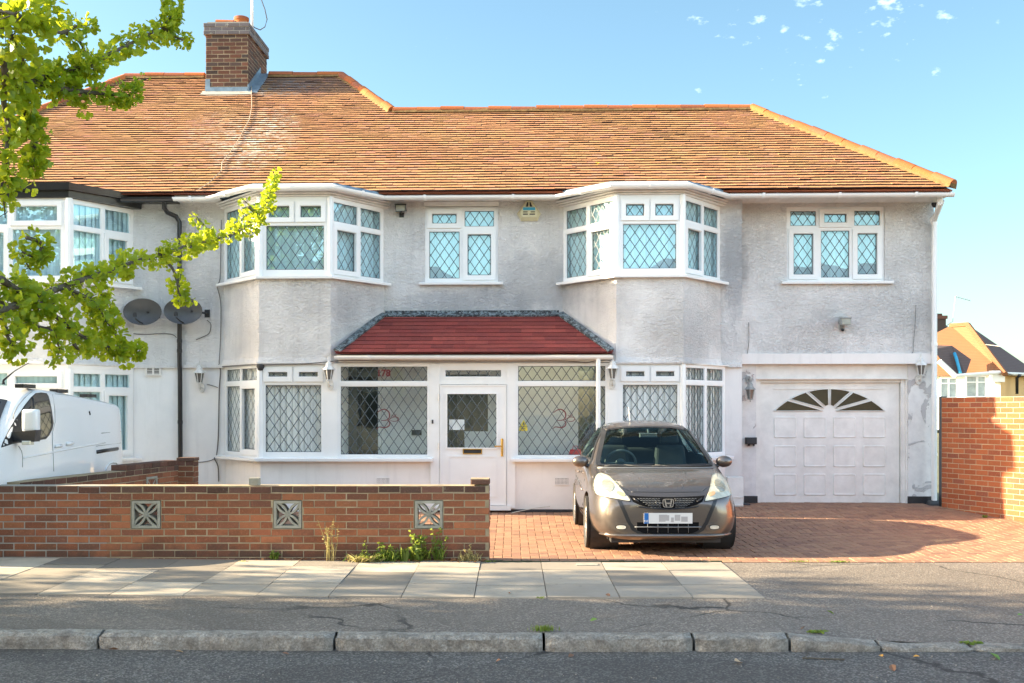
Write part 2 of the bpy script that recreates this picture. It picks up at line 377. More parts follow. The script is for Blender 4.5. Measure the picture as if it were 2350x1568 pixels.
# eaves / roof plane
WE=-.42; ZE=Zc(1300,437,WE); TA=.70; AL=math.atan(TA)
def roofhit(px,py,off=0):
    d=ray(px,py); o=CAM-Vector((0,OY,0)); du,dw,dz=d.dot(UX),d.dot(WX),d.z; ou,ow,oz=o.dot(UX),o.dot(WX),o.z
    # z = ZE+off+(w-WE)*TA
    t=(ZE+off-WE*TA+ow*TA-oz)/(dz-dw*TA)
    return ou+du*t,ow+dw*t,oz+dz*t
r1L=roofhit(290,178); r1R=roofhit(783,178); r2L=roofhit(903,254); r2R=roofhit(1728,255); hL=roofhit(90,256)
eR=(U(2187,WE),WE,ZE)
W1=(r1L[1]+r1R[1])/2; W2=(r2L[1]+r2R[1])/2; Z1=ZE+(W1-WE)*TA; Z2=ZE+(W2-WE)*TA
eLu=r1L[0]+(hL[0]-r1L[0])*(W1-WE)/(W1-hL[1])
def lerp(a,b,t): return a+(b-a)*t
def uL(w): return lerp(eLu,r1L[0],(w-WE)/(W1-WE))
def uR(w):
    if w>W2: return lerp(r2L[0],r1R[0],(w-W2)/(W1-W2))
    return lerp(eR[0],r2R[0],(w-WE)/(W2-WE))
KS=[(590,320,.75,1.0,.75,(.62,.60,.52),.46),(640,200,.9,.35,.75,(.42,.47,.47),.46),(490,300,.6,.7,.35,(.62,.52,.42),.46),(690,195,1.3,.55,.6,(.12,.10,.10),.40)]  # chimney stains; last patch paints the chimney's shadow into the tile colour
M['tile']=tiles('clay_roof_tile',KS); M['tilen']=M['tile']
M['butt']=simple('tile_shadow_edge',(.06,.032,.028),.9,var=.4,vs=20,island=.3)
ca,sa=math.cos(AL),math.sin(AL)
def slope_pt(u,s,n): return (u,WE+s*ca-n*sa,ZE+s*sa+n*ca)
def tile_rows(mb,ranges,S,gauge=.1,tw=.165,mi=0,seed=1,org=slope_pt,thick=.020,lift=.027,jit=1):
    rr=random.Random(seed); k=0; s=0
    while s<S-.02:
        off=(k%2)*tw/2+rr.uniform(-.02,.02)
        for (a,b) in ranges(s):
            if b-a<.05: continue
            u=math.floor((a-off)/tw)*tw+off
            while u<b:
                u0=max(u+.0015,a);u1=min(u+tw-.0015,b)
                if u1-u0>.012:
                    wob=.006*math.sin(u*1.3+s*2.1)+.005*math.sin(u*3.7+s*5)+.004*math.sin(u*.5-s*3)
                    j=(rr.gauss(0,.0022)+wob)*jit; l=lift+rr.gauss(0,.002)*jit
                    if rr.random()<.012*jit: j+=rr.uniform(-.03,.012); l+=.008
                    s0=s+j; s1=min(s+gauge*1.28,S)
                    tt=rr.gauss(0,.0012)*jit
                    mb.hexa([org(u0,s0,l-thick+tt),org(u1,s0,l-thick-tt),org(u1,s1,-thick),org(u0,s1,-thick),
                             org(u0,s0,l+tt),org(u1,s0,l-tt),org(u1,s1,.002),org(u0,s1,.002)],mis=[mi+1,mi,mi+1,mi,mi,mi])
                u+=tw
        s+=gauge; k+=1
S1=(W1-WE)/ca
def rng_main(s):
    w=WE+s*ca; return [(UP,uR(w))]
def rng_nb(s):
    w=WE+s*ca; return [(uL(w),UP-.002)]
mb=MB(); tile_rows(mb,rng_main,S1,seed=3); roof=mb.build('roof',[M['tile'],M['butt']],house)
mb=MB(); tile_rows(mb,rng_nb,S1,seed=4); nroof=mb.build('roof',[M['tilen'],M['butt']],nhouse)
# the solid roof under the tiles
def hip_solid(mb,u0,u1,w0,w1,ze,a,b,wr,zr,mi=0):
    vs=[(u0,w0,ze),(u1,w0,ze),(u1,w1,ze),(u0,w1,ze),(a,wr,zr),(b,wr,zr)]
    mb.add(vs,[(0,1,5,4),(1,2,5),(2,3,4,5),(3,0,4),(0,3,2,1)],mi)
dz=-.02
mb=MB(); ur=lerp(eR[0],eR[0],0); hip_solid(mb,UP,r1R[0]+(r1R[0]-r1L[0])*0+ (W1-WE)*.75,WE,2*W1-WE,ZE+dz,UP+.001,r1R[0],W1,Z1+dz)
hip_solid(mb,r2L[0]-2.2,eR[0],WE,2*W2-WE,ZE+dz-.012,r2L[0]-1.5,r2R[0],W2,Z2+dz-.012)
deck=mb.build('roof_deck',M['brickr'],house)
mb=MB(); hip_solid(mb,eLu,UP-.01,WE,2*W1-WE,ZE+dz,r1L[0],UP-.011,W1,Z1+dz); mb.build('roof_deck',M['brickr'],nhouse)
# ridge and hip tiles
def ridge(mb,p0,p1,r=.10,seg=.42,seed=1,drop=.02,bed=True):
    p0=Vector(p0);p1=Vector(p1); d=p1-p0; n=max(1,round(d.length/seg)); t=d.normalized(); side=t.cross(Vector((0,0,1))).normalized(); up=side.cross(t)
    rr=random.Random(seed)
    for i in range(n):
        a=p0+d*(i/n)+t*.006; b=p0+d*((i+1)/n)-t*.004; jj=Vector((0,0,rr.gauss(0,.006)))
        vs=[];m=10
        for q,rad_ in ((a,r*1.0),(b,r*.93)):
            for k in range(m+1):
                an=math.pi*k/m
                vs.append(q+jj+side*math.cos(an)*rad_+up*(math.sin(an)*rad_*.85-drop))
        fs=[(k,k+1,m+2+k,m+1+k) for k in range(m)]
        fs+=[tuple(range(m+1)),tuple(range(m+1,2*m+2))[::-1],(0,m+1,2*m+1,m)]
        mb.add(vs,fs,0)
    if bed:
        vs=[]
        for q in (p0,p1):
            for a_,b_ in ((-1.12,-.05),(1.12,-.05),(.8,.02),(-.8,.02)): vs.append(q+side*a_*r+up*(b_-.01))
        mb.hexa([vs[0],vs[1],vs[5],vs[4],vs[3],vs[2],vs[6],vs[7]],1)
mb=MB()
chu0=U(471.5,W1-.9) 
ridge(mb,(UP+.35,W1,Z1+.03),(r1R[0],W1,Z1+.03),seed=2); ridge(mb,(r1R[0],W1,Z1+.03),(r2L[0],W2,Z2+.03),seed=3,seg=.33)
ridge(mb,(r2L[0],W2,Z2+.03),(r2R[0],W2,Z2+.03),seed=5); ridge(mb,(r2R[0],W2,Z2+.03),(eR[0]+.02,WE+.02,ZE+.06),seed=6,seg=.36,r=.105)
mb.build('ridge_tiles',[M['terra'],M['terrab']],roof,smooth=True,angle=40)
mb=MB(); ridge(mb,(r1L[0],W1,Z1+.03),(UP-.9,W1,Z1+.03),seed=8); ridge(mb,(eLu,WE,ZE+.03),(r1L[0],W1,Z1+.03),seed=9)
mb.build('ridge_tiles',[M['terra'],M['terrab']],nroof,smooth=True,angle=40)
# ---------------------------------------------------------------- bricks
def brickface(mb,origin,du,nrm,length,z0,courses,bw=.215,bh=.065,j=.01,depth=.05,holes=(),seed=1,top_mi=None,proud=.0,jit=.0015,off0=0):
    "bricks standing on a face: origin plan point, du unit direction, nrm outward"
    rr=random.Random(seed); o=Vector(origin); du=Vector(du).normalized(); nrm=Vector(nrm).normalized()
    for c in range(courses):
        z=z0+c*(bh+j); off=((c+off0)%2)*(bw+j)/2
        u=-off
        while u<length-.01:
            a=max(u,0)+j/2; b=min(u+bw,length)+ -j/2*0; b=min(u+bw+j/2,length)
            u+=bw+j
            if b-a<.03: continue
            segs=[(a,b)]
            for h in holes:
                ns=[]
                for (x,y) in segs:
                    if z+bh>h[2]+.005 and z<h[3]-.005 and y>h[0] and x<h[1]:
                        if x<h[0]-.02: ns.append((x,h[0]-.008))
                        if y>h[1]+.02: ns.append((h[1]+.008,y))
                    else: ns.append((x,y))
                segs=ns
            for (x,y) in segs:
                e=proud+rr.uniform(-jit,jit)+.005-(.004 if jit>.003 and rr.random()<.06 else 0); e=max(e,.0012); jz=rr.uniform(-.0012,.0012)+(rr.uniform(-.006,.007) if jit>.003 and c==courses-1 else 0); ch=.004
                A=o+du*x; B=o+du*y
                base=[A-nrm*depth,B-nrm*depth]
                vs=[]
                f=lambda p,n_,zz:Vector((p.x+nrm.x*n_,p.y+nrm.y*n_,zz))
                v=[f(A,-depth,z+jz),f(B,-depth,z+jz),f(B,-depth,z+bh+jz),f(A,-depth,z+bh+jz),
                   f(A,e-ch,z+jz),f(B,e-ch,z+jz),f(B,e-ch,z+bh+jz),f(A,e-ch,z+bh+jz)]
                ax=du*ch
                v+=[f(A+ax,e,z+jz+ch),f(B-ax,e,z+jz+ch),f(B-ax,e,z+bh+jz-ch),f(A+ax,e,z+bh+jz-ch)]
                mi=0
                if top_mi is not None and c>=courses-1: mi=top_mi
                mb.add(v,[(4,5,1,0),(5,6,2,1),(6,7,3,2),(7,4,0,3),(8,9,5,4),(9,10,6,5),(10,11,7,6),(11,8,4,7),(11,10,9,8)],mi)
# ---------------------------------------------------------------- chimney
hb=roofhit(520,213); wf=hb[1]; chz0=hb[2]-.25
cu0,cu1=U(472.5,wf),U(569,wf); czt=Zc(520,52,wf-.04); czc=Zc(520,78.6,wf-.04); cd=1.36
mb=MB(); nc=int((czc-chz0)/.075)
brickface(mb,(cu0,wf),(1,0),(0,-1),cu1-cu0,chz0,nc+1,seed=5); brickface(mb,(cu1,wf),(0,1),(1,0),cd,chz0,nc+1,seed=6,off0=1)
brickface(mb,(cu0,wf+cd),(0,-1),(-1,0),cd,chz0,nc+1,seed=7); mb.box(cu0,cu1,wf,wf+cd,chz0,czc+.02,1)
for i in range(3):
    e=.035 if i!=1 else .028; z=czc+i*(czt-czc)/3
    brickface(mb,(cu0-e,wf-e),(1,0),(0,-1),cu1-cu0+2*e,z,1,bh=(czt-czc)/3-.008,seed=20+i,top_mi=2,off0=i); brickface(mb,(cu1+e,wf-e),(0,1),(1,0),cd+2*e,z,1,bh=(czt-czc)/3-.008,seed=30+i,top_mi=2,off0=i)
    mb.box(cu0-e,cu1+e,wf-e,wf+cd+e,z,z+(czt-czc)/3,3)
mb.box(cu0+.02,cu1-.02,wf+.02,wf+cd-.02,czt,czt+.035,3)
chim=mb.build('chimney',[M['brickc'],M['mortar'],M['capc'],M['mortarg']],house)
mb=MB(); cuo=cu0+.02
rp=Vector((cu0+.13,wf+.2,czt+.08)); mbt=MB(); ridge(mbt,rp,rp+Vector((.34,.02,.0)),r=.085,seg=.35,bed=False); mb=mbt
mb.build('ridge_cowl',[M['terra'],M['terrab']],chim,smooth=True,angle=40)
mb=MB(); c=(cu1-.2,wf+.28,czt+.03); mb.lathe([(.10,0),(.125,.03),(.125,.10),(.14,.12),(.14,.17),(.12,.18),(.06,.2),(.0,.2)],20,c)
mb.build('chimney_pot',M['terra'],chim,smooth=True,angle=35)
mb=MB(); mb.box(cu0-.01,cu1+.015,wf-.02,wf+.01,hb[2]-.06,hb[2]+.10); mb.box(cu0-.008,cu0+.08,wf-.014,wf+.01,hb[2]+.1,hb[2]+.25);
def slopebox(mb,u0,u1,wa,wb_,t0,t1,mi=0):
    f=lambda u,w,n:(u,w,ZE+(w-WE)*TA+n)
    mb.hexa([f(u0,wa,t0),f(u1,wa,t0),f(u1,wb_,t0),f(u0,wb_,t0),f(u0,wa,t1),f(u1,wa,t1),f(u1,wb_,t1),f(u0,wb_,t1)],mi)
slopebox(mb,cu1-.005,cu1+.02,wf-.02,wf+cd*.62,-.02,.15); slopebox(mb,cu1+.015,cu1+.19,wf-.05,wf+cd*.6,.0,.04); slopebox(mb,cu0-.06,cu1+.1,wf-.16,wf,.0,.035,1)
mb.build('flashing',[M['flash'],M['mortarg']],chim)
# aerial pole with loop of cable
q=(U(579,wf+.45),wf+.45); ae=empty('television_aerial',HOUSE_M@Matrix.Translation((q[0],q[1],czt)),'thin pale aerial pole with looped cable rising from the brick chimney','aerial')
mb=MB(); mb.tube([(0,0,-.5),(0,0,1.9)],.024,10); mb.build('pole',M['upvcw'],ae,smooth=True)
mb=MB(); pts=[]
for px,py in ((586,0),(588,-14),(600,0),(608,22),(613,45),(608,62),(597,69),(585,64),(580,60)):
    u,z=L(px,py,q[1]); pts.append((u-q[0],0,z-czt))
mb.tube(pts[2:],.010,6); mb.build('cable',M['cable'],ae,smooth=True)
# cable lying on the roof
ae2=empty('roof_cable',HOUSE_M,'thin pale cable trailing down the roof tiles below the chimney','cable')
mb=MB(); pts=[]
for px,py in ((577,160),(577,205),(578,245),(572,275),(548,320),(528,350),(510,372),(508,392),(480,420),(455,436)):
    h=roofhit(px,py,.05); pts.append(h)
mb.tube(pts,.0065,6); mb.build('cable_run',M['cabler'],ae2,smooth=True)
# ---------------------------------------------------------------- plan of the front
Lj0,Lf0,Lf1,Lj1=U(515,0),U(596,WB),U(758,WB),U(880,0)
Rj0,Rf0,Rf1,Rj1=U(1293,0),U(1415,WB),U(1567,WB),U(1652,0)
GS=U(1703,0); GE=U(2143,.3); FE=U(2192,WE)
Nf1,Nj1=U(157,WB),U(306,0)
Nf0=Nf1-1.35; Nj0=Nf0-.75; NL=eLu+.4
ZU0=Zc(680,634,WB); ZU1=Zc(680,452,WB); ZLIP=Zc(680,836,WB-.04); ZL1=Zc(680,834,WB); ZL0=Zc(680,1051,WB); ZEB=Zc(1220,463,0)
# window in a facet
def facet(A,B):
    A=Vector((A[0],A[1],0));B=Vector((B[0],B[1],0)); t=(B-A).normalized(); n=Vector((-t.y,t.x,0))
    m=Matrix(((t.x,n.x,0,A.x),(t.y,n.y,0,A.y),(0,0,1,0),(0,0,0,1))); return m,(B-A).length
WN=[0]
def window(par,A,B,z0,z1,rows,lead=True,blind='blind',fr=.055,mul=.06,glassm='glass',gap=.07,sash=.05,name='window',deep=.07,diamond=(.142,.205),folds=.065,blz=None,frm='upvc',label=None,blind_rng=None):
    WN[0]+=1; rr=random.Random(WN[0])
    m,Ln=facet(A,B); fm=MB(m); gl=MB(m); ld=MB(m); bl=MB(m); holes=[]; panes=[]
    for (za,zb,cells) in rows:
        for (a,b,ty) in cells:
            e=lambda v,edge: fr if abs(v-edge)<1e-4 else mul/2
            x0=a+e(a,0);x1=b-e(b,Ln);c0=za+e(za,z0);c1=zb-e(zb,z1)
            holes.append((x0,x1,c0,c1))
            if ty=='o':
                fm.ring(x0-.018,x1+.018,c0-.018,c1+.018,sash+.018,-.022,.03); fm.ring(x0+sash-.006,x1-sash+.006,c0+sash-.006,c1-sash+.006,.012,-.012,.032)
                x0+=sash;x1-=sash;c0+=sash;c1-=sash
            else: fm.ring(x0-.004,x1+.004,c0-.004,c1+.004,.014,.008,.034)
            panes.append((x0+.008,x1-.008,c0+.008,c1-.008))
    fm.holes(0,Ln,z0,z1,0,deep,holes)
    w=fm.build(name,M[frm],par)
    if label: w['label']=label
    for (x0,x1,c0,c1) in panes:
        gl.add([(x0,.03,c0),(x1,.03,c0),(x1,.03,c1),(x0,.03,c1)],[(0,1,2,3)])
        if lead:
            sx,sz=diamond; k=sz/sx; cx=(x0+x1)/2; cz=(c0+c1)/2; hw=.0052
            for sg in (1,-1):
                n=int(((x1-x0)+(c1-c0)/k)/sx)+2
                for i in range(-n,n+1):
                    # z-cz = sg*k*(x-cx - i*sx)
                    ts=[]
                    xa,xb=x0,x1
                    f=lambda x:cz+sg*k*(x-cx-i*sx-.5*sx)
                    g=lambda z:cx+i*sx+.5*sx+sg*(z-cz)/k
                    if sg>0: lo,hi=g(c0),g(c1)
                    else: lo,hi=g(c1),g(c0)
                    xa=max(x0,lo);xb=min(x1,hi)
                    if xb-xa<.006: continue
                    p=Vector((xa,0,f(xa)));q2=Vector((xb,0,f(xb))); d=(q2-p).normalized(); s_=Vector((-d.z,0,d.x))*hw
                    wv=rr.gauss(0,.0008)
                    ld.add([(p.x-s_.x,.024,p.z-s_.z),(q2.x-s_.x,.024,q2.z-s_.z+wv),(q2.x+s_.x,.024,q2.z+s_.z+wv),(p.x+s_.x,.024,p.z+s_.z)],[(0,1,2,3)])
            ld.ring(x0,x1,c0,c1,.010,.022,.027)
    gl.build('pane',M[glassm],w,recalc=False)
    if lead: ld.build('lead_lattice',M['lead'],w,recalc=False)
    if blind:
        vs=[];fs=[];s=.03;i=0; zb0=z0+.02; zb1=(blz if blz else z1-.05)
        lo,hi=(blind_rng or (.03,Ln-.03)); s=lo
        while s<hi:
            e=min(s+folds*rr.uniform(.8,1.25),hi)
            if folds>.07:   # vertical slats, each slightly turned
                a=rr.uniform(-.012,.02); vs+= [(s,gap,zb0),(e+.006,gap+.03+a,zb0),(e+.006,gap+.03+a,zb1),(s,gap,zb1)]; k=len(vs)-4; fs.append((k,k+1,k+2,k+3)); s=e
            else:
                d0=gap+(.0 if i%2 else .06)+rr.uniform(-.012,.012); vs+=[(s,d0,zb0),(s,d0,zb1)]
                if i: k=len(vs)-4; fs.append((k,k+2,k+3,k+1))
                s=e if e<hi else hi+1
            i+=1
        if folds>.07: vs+=[(lo,gap+.06,zb0),(hi,gap+.06,zb0),(hi,gap+.06,zb1),(lo,gap+.06,zb1)]; k=len(vs)-4; fs.append((k,k+1,k+2,k+3))
        bl.add(vs,fs); bl.build('blind',M[blind],w,recalc=False,smooth=folds<=.07)
    return w
def sill(par,path,z,d0=-.01,d1=.085,t=.035,ext=0):
    mb=MB(); mb.sweep(path,[(d0,z-t),(d1,z-t-.008),(d1+.004,z-.012),(d1,z-.004),(d0,z+.006)]); return mb.build('sill',M['upvc'],par)
def bay_upper(par,j0,f0,f1,j1,z0,z1,left=True,right=True,lead=True,blinds=('blind','blind','blind'),zs=None,fold=.09):
    zs=zs or z0+(z1-z0)*.70; ws=[]
    if left:
        A,B=(j0,0),(f0,WB); l=facet(A,B)[1]; mu=l*.47
        ws.append(window(par,A,B,z0,z1,[(z0,zs,[(0,mu,'f'),(mu,l-.04,'o'),]),(zs,z1,[(0,mu,'f'),(mu,l-.04,'f')])],lead,blinds[0],folds=fold))
    A,B=(f0,WB),(f1,WB); l=f1-f0
    ws.append(window(par,A,B,z0,z1,[(z0,zs,[(0,l,'f')]),(zs,z1,[(0,l/2,'o'),(l/2,l,'o')])],lead,blinds[1],fr=.085,sash=.045,folds=fold))
    if right:
        A,B=(f1,WB),(j1,0); l=facet(A,B)[1]; mu=l*.53
        ws.append(window(par,A,B,z0,z1,[(z0,zs,[(.04,mu,'o'),(mu,l,'f')]),(zs,z1,[(.04,mu,'f'),(mu,l,'f')])],lead,blinds[2],folds=fold))
    for px in (f0,f1):
        if (px==f0 and not left) or (px==f1 and not right): continue
        mb=MB(); mb.lathe([(.048,z0),(.048,z1)],8,(px,WB+.012,0)); mb.build('corner_post',M['upvc'],par,smooth=False)
    return ws
ZS=Zc(680,512,WB)
bay_upper(house,Lj0,Lf0,Lf1,Lj1,ZU0,ZU1,zs=ZS,blinds=('blindg','blindg','blind'),fold=.065)
bay_upper(house,Rj0,Rf0,Rf1,Rj1,ZU0,ZU1,zs=ZS,blinds=('blindg','blind','blindg'),fold=.065)
sill(house,[(Lj0-.05,.0),(Lf0,WB),(Lf1,WB),(Lj1+.06,0)],ZU0); sill(house,[(Rj0-.05,.0),(Rf0,WB),(Rf1,WB),(Rj1+.06,0)],ZU0)
# middle window, right window
a,b=U(975,.0),U(1143,.0); z0,z1=Zc(1060,648,0),Zc(1060,474,0); zs=Zc(1060,525,0); mu=U(1060,0)-a; l=b-a
midw=(a,b,z0,z1)
window(house,(a,.03),(b,.03),z0,z1,[(z0,zs,[(0,mu,'f'),(mu,l,'o')]),(zs,z1,[(0,mu,'o'),(mu,l,'f')])],folds=.06)
sill(house,[(a-.08,.03),(b+.08,.03)],z0,d1=.10)
a,b=U(1805.5,.3),U(2030.5,.3); z0,z1=Zc(1900,646,.3),Zc(1900,474,.3); zs=Zc(1900,523,.3); m1=U(1879.6,.3)-a; m2=U(1956.2,.3)-a; l=b-a
rigw=(a,b,z0,z1)
window(house,(a,.33),(b,.33),z0,z1,[(z0,zs,[(0,m1,'o'),(m1,m2,'f'),(m2,l,'o')]),(zs,z1,[(0,m1,'f'),(m1,m2,'o'),(m2,l,'f')])],folds=.06)
sill(house,[(a-.09,.33),(b+.12,.33)],z0,d1=.10)
# ---------------------------------------------------------------- walls
TW=.27
mb=MB(); mb.holes(UP,GS,ZLIP-.02,ZEB+.12,0,TW,[midw])
mb.holes(UP,Lj0+.1,-.2,ZLIP-.02,.02,TW,[],1); mb.holes(Rj1-.1,GS,-.2,ZLIP-.02,.02,TW,[],1)
mb.box(GS-.2,GS-.02,TW,7,-.2,ZEB+.1,1); mb.box(Rj0-.3,Rj0-.1,TW,7,-.2,ZEB+.1,1); mb.box(UP+.01,GS-.2,.6,.7,-.2,ZEB+.1,1)  # unseen inner walls, added to stop sun crossing the hollow house
mb.build('front_wall',[M['rough'],M['smooth']],house)
zg=Zc(1900,834,.3)
mb=MB(); mb.holes(GS-.02,GE,zg,ZEB+.06,.3,.3+TW,[rigw]); mb.box(GE-.25,GE,.3+TW,7.5,zg,ZEB+.06); 
mb.box(GE-.28,GE-.02,.36+TW,7.5,-.1,zg,1)
mb.build('garage_wing_wall',[M['rough'],M['smooth']],house)
mb=MB(); mb.box(GS-.03,GE+.012,.262,.3+.1,zg-.01,zg+.15); mb.build('render_band',M['smooth'],house)
gu0,gu1=U(1743,.5),U(2065,.5); gp0,gp1=U(1738,.37),U(2084,.37); gz1=Zc(1900,877,.5); gz0=Zc(1900,1158,.5)
mb=MB(); mb.box(GS-.0,gp0-.02,.37,.62,.0,zg); mb.box(gp1,GE-.01,.37,.62,.0,zg); mb.build('garage_pillar',M['peel'],house)
# bay aprons
def apron(par,path,z0,z1,mat,name,th=.2,lip=True):
    mb=MB(); pr=[(-th,z0),(.045,z0-.0),(.05,z0+.02),(.02,z0+.10),(.012,z0+.3),(.012,z1),(-th,z1)]
    mb.sweep(path,pr); return mb.build(name,M[mat],par)
zl=ZLIP
LP=[(Lj0-.0,.0),(Lf0,WB),(Lf1,WB),(Lj1,.0)]; RP=[(Rj0,.0),(Rf0,WB),(Rf1,WB),(Rj1,.0)]
apron(house,LP,zl,ZU0-.03,'rough','bay_wall'); apron(house,RP,zl,ZU0-.03,'rough','bay_wall')
mb=MB(); mb.box(UP,Lj0+.05,-.035,.02,zl-.015,zl+.035); mb.box(Rj1-.05,GS-.01,-.035,.02,zl-.015,zl+.035); mb.build('drip_course',M['rough'],house)
# ground floor front: left bay (canted) + porch + right bay share one plane
lb0=U(516,0); zs=Zc(680,878,WB)
A,B=(lb0,0),(Lf0,WB); l=facet(A,B)[1]; mu=l*.47
window(house,A,B,ZL0,ZL1,[(ZL0,zs,[(0,mu,'f'),(mu,l-.04,'o')]),(zs,ZL1,[(0,mu,'f'),(mu,l-.04,'f')])],True,'blindg',folds=.08,glassm='glassl')
x1=U(750,WB); l=x1-Lf0
window(house,(Lf0,WB),(x1,WB),ZL0,ZL1,[(ZL0,zs,[(0,l,'f')]),(zs,ZL1,[(0,l/2,'o'),(l/2,l,'o')])],True,'blindg',fr=.075,sash=.05,folds=.09,glassm='glassl')
zsp=Zc(880,881,WB)
pa,pb=U(774,WB),U(988,WB)
pwL=window(house,(pa,WB),(pb,WB),ZL0,ZL1,[(ZL0,zsp,[(0,pb-pa,'f')]),(zsp,ZL1,[(0,pb-pa,'f')])],True,None,fr=.04,glassm='glassl',name='porch_window')
pc,pd=U(1182,WB),U(1396,WB)
pwR=window(house,(pc,WB),(pd,WB),ZL0,ZL1,[(ZL0,zsp,[(0,pd-pc,'f')]),(zsp,ZL1,[(0,pd-pc,'f')])],True,None,fr=.035,glassm='glassl',name='porch_window')
x0=U(1417,WB); l=Rf1-x0
window(house,(x0,WB),(Rf1,WB),ZL0,ZL1,[(ZL0,zs,[(0,l,'f')]),(zs,ZL1,[(0,l/2,'o'),(l/2,l,'o')])],True,'blind',fr=.07,sash=.05,folds=.09,glassm='glassl')
A,B=(Rf1,WB),(U(1664,-.03),-.03); l=facet(A,B)[1]; mu=l*.53
window(house,A,B,ZL0,ZL1,[(ZL0,zs,[(.04,mu,'f'),(mu,l,'f')]),(zs,ZL1,[(.04,mu,'f'),(mu,l,'f')])],True,'blindg',folds=.08,glassm='glassl')
mb=MB()
for a,b in ((x1,pa),(pd,x0)): mb.box(a,b,WB-.01,WB+.1,ZL0,ZL1)
for a in (Lf0,Rf1): mb.lathe([(.048,ZL0),(.048,ZL1)],8,(a,WB+.012,0))
mb.build('window_post',M['upvc'],house)
jr=(U(1664,-.03)+.05,-.03)
sill(house,[(lb0-.06,0),(Lf0,WB),(pb+.04,WB)],ZL0,d1=.10,t=.04); sill(house,[(pc-.05,WB),(Rf1,WB),jr],ZL0,d1=.10,t=.04)
# frieze over the ground floor windows
mb=MB(); mb.sweep([(lb0,0),(Lf0,WB),(Rf1,WB),jr],[(-.08,ZL1),(.012,ZL1),(.012,ZLIP-.0),(-.08,ZLIP)]); mb.build('window_head',M['upvcw'],house)
# dwarf walls
mb=MB(); mb.sweep([(lb0+.02,0),(Lf0,WB+.03),(U(1003,WB),WB+.03)],[(-.2,-.1),(0,-.1),(0,ZL0-.04),(-.2,ZL0-.04)])
mb.sweep([(U(1170,WB),WB+.03),(Rf1,WB+.03),(jr[0]-.04,.0)],[(-.2,.14),(0,.14),(0,ZL0-.04),(-.2,ZL0-.04)])
mb.build('dwarf_wall',M['smooth'],house)
mb=MB(); mb.sweep([(U(1170,WB),WB+.045),(Rf1,WB+.045),(Rj1+.02,.0),(U(1722,0),.0)],[(-.2,-.1),(.02,-.1),(.02,.125),(0,.15),(-.2,.15)])
mb.box(U(2084,.34),GE+.04,.345,.37,.0,.24); mb.box(U(1708,.34),gp0,.345,.37,0,.24); mb.box(U(1100,WB),U(1175,WB),WB-.02,WB+.1,-.1,.095)
mb.build('bitumen_plinth',M['bitumen'],house)
# porch interior
zt=Zc(900,834,0)
mb=MB(); mb.box(U(560,0),U(1500,0),-.02,-.0,0,ZLIP+.3)
mb.build('porch_inner_wall',M['roomw'],house)
mb=MB()
for (p0,p1,q0,q1) in ((770,868,838,1046),(1012,1120,860,1160),(1327,1368,838,1046)):
    a,b=U(p0,-.05),U(p1,-.05); za,zb=Zc(900,q1,-.05),Zc(900,q0,-.05); mb.ring(a-.05,b+.05,za-.03,zb+.05,.05,-.075,-.02,1); mb.box(a,b,-.04,-.021,za,zb,0)
a,b=U(1066,-.05),U(1120,-.05); mb.box(a,b,-.06,-.045,.1,Zc(900,990,-.05),1)
mb.build('inner_door',[M['glassd'],M['roomw']],house)
mb=MB(); mb.box(pa-.02,pa+.0,WB+.1,0,ZL0,ZLIP+.2); mb.box(pd+.0,pd+.02,WB+.1,0,ZL0,ZLIP+.2); mb.box(pa,pd,WB+.1,-.0,ZLIP+.1,ZLIP+.13); mb.box(pa,pd,WB+.1,0,-.05,.05)
mb.build('porch_lining',M['roomw'],house)
mb=MB(); a,z=L(956,993,-.03); mb.bbox(a-.075,a+.075,-.055,-.02,z-.04,z+.04); mb.build('wall_socket',M['dark'],house)
# door
da,db=U(1000,WB),U(1172,WB); dl,dr=U(1009,WB),U(1163,WB); zdt=Zc(1080,884,WB); zd0=Zc(1080,1166,WB)
mb=MB(); mb.box(pb,dl,WB-.012,WB+.09,zd0,ZL1); mb.box(dr,pc,WB-.012,WB+.09,zd0,ZL1); mb.box(dl,dr,WB-.01,WB+.09,ZL1-.03,ZL1); mb.box(dl,dr,WB-.01,WB+.09,zdt+.01,zdt+.05); mb.box(dl-.06,dr+.06,WB-.05,WB+.09,zd0-.03,zd0+.035)
mb.build('door_frame',M['upvc'],house)
ll=dr-dl
window(house,(dl,WB),(dr,WB),zdt+.04,ZL1-.02,[(zdt+.04,ZL1-.02,[(0,ll,'f')])],True,None,fr=.075,glassm='glassl',name='fanlight')
dm,dL=facet((dl+.01,WB-.015),(dr-.01,WB-.015)); mb=MB(dm)
gx0,gx1=U(1025,WB)-dl-.01,U(1141,WB)-dl-.01; gz0_,gz1_=Zc(1080,1029,WB),Zc(1080,903,WB); pz1=Zc(1080,1046,WB)
mb.holes(0,dL,zd0+.045,zdt,0,.06,[(gx0,gx1,gz0_,gz1_)]); mb.ring(gx0-.012,gx1+.012,gz0_-.012,gz1_+.012,.022,-.012,.03); mb.ring(gx0+.01,gx1-.01,zd0+.16,pz1,.02,-.008,.01); mb.ring(gx0+.03,gx1-.03,zd0+.18,pz1-.02,.012,-.004,.01)
mb.ring(-.004,dL+.004,zd0+.04,zdt+.004,.02,-.01,.02)
door=mb.build('front_door',M['upvc'],house)
gl=MB(dm); gl.add([(gx0,.02,gz0_),(gx1,.02,gz0_),(gx1,.02,gz1_),(gx0,.02,gz1_)],[(0,1,2,3)]); gl.build('pane',M['glassl'],door,recalc=False)
ld=MB(dm)
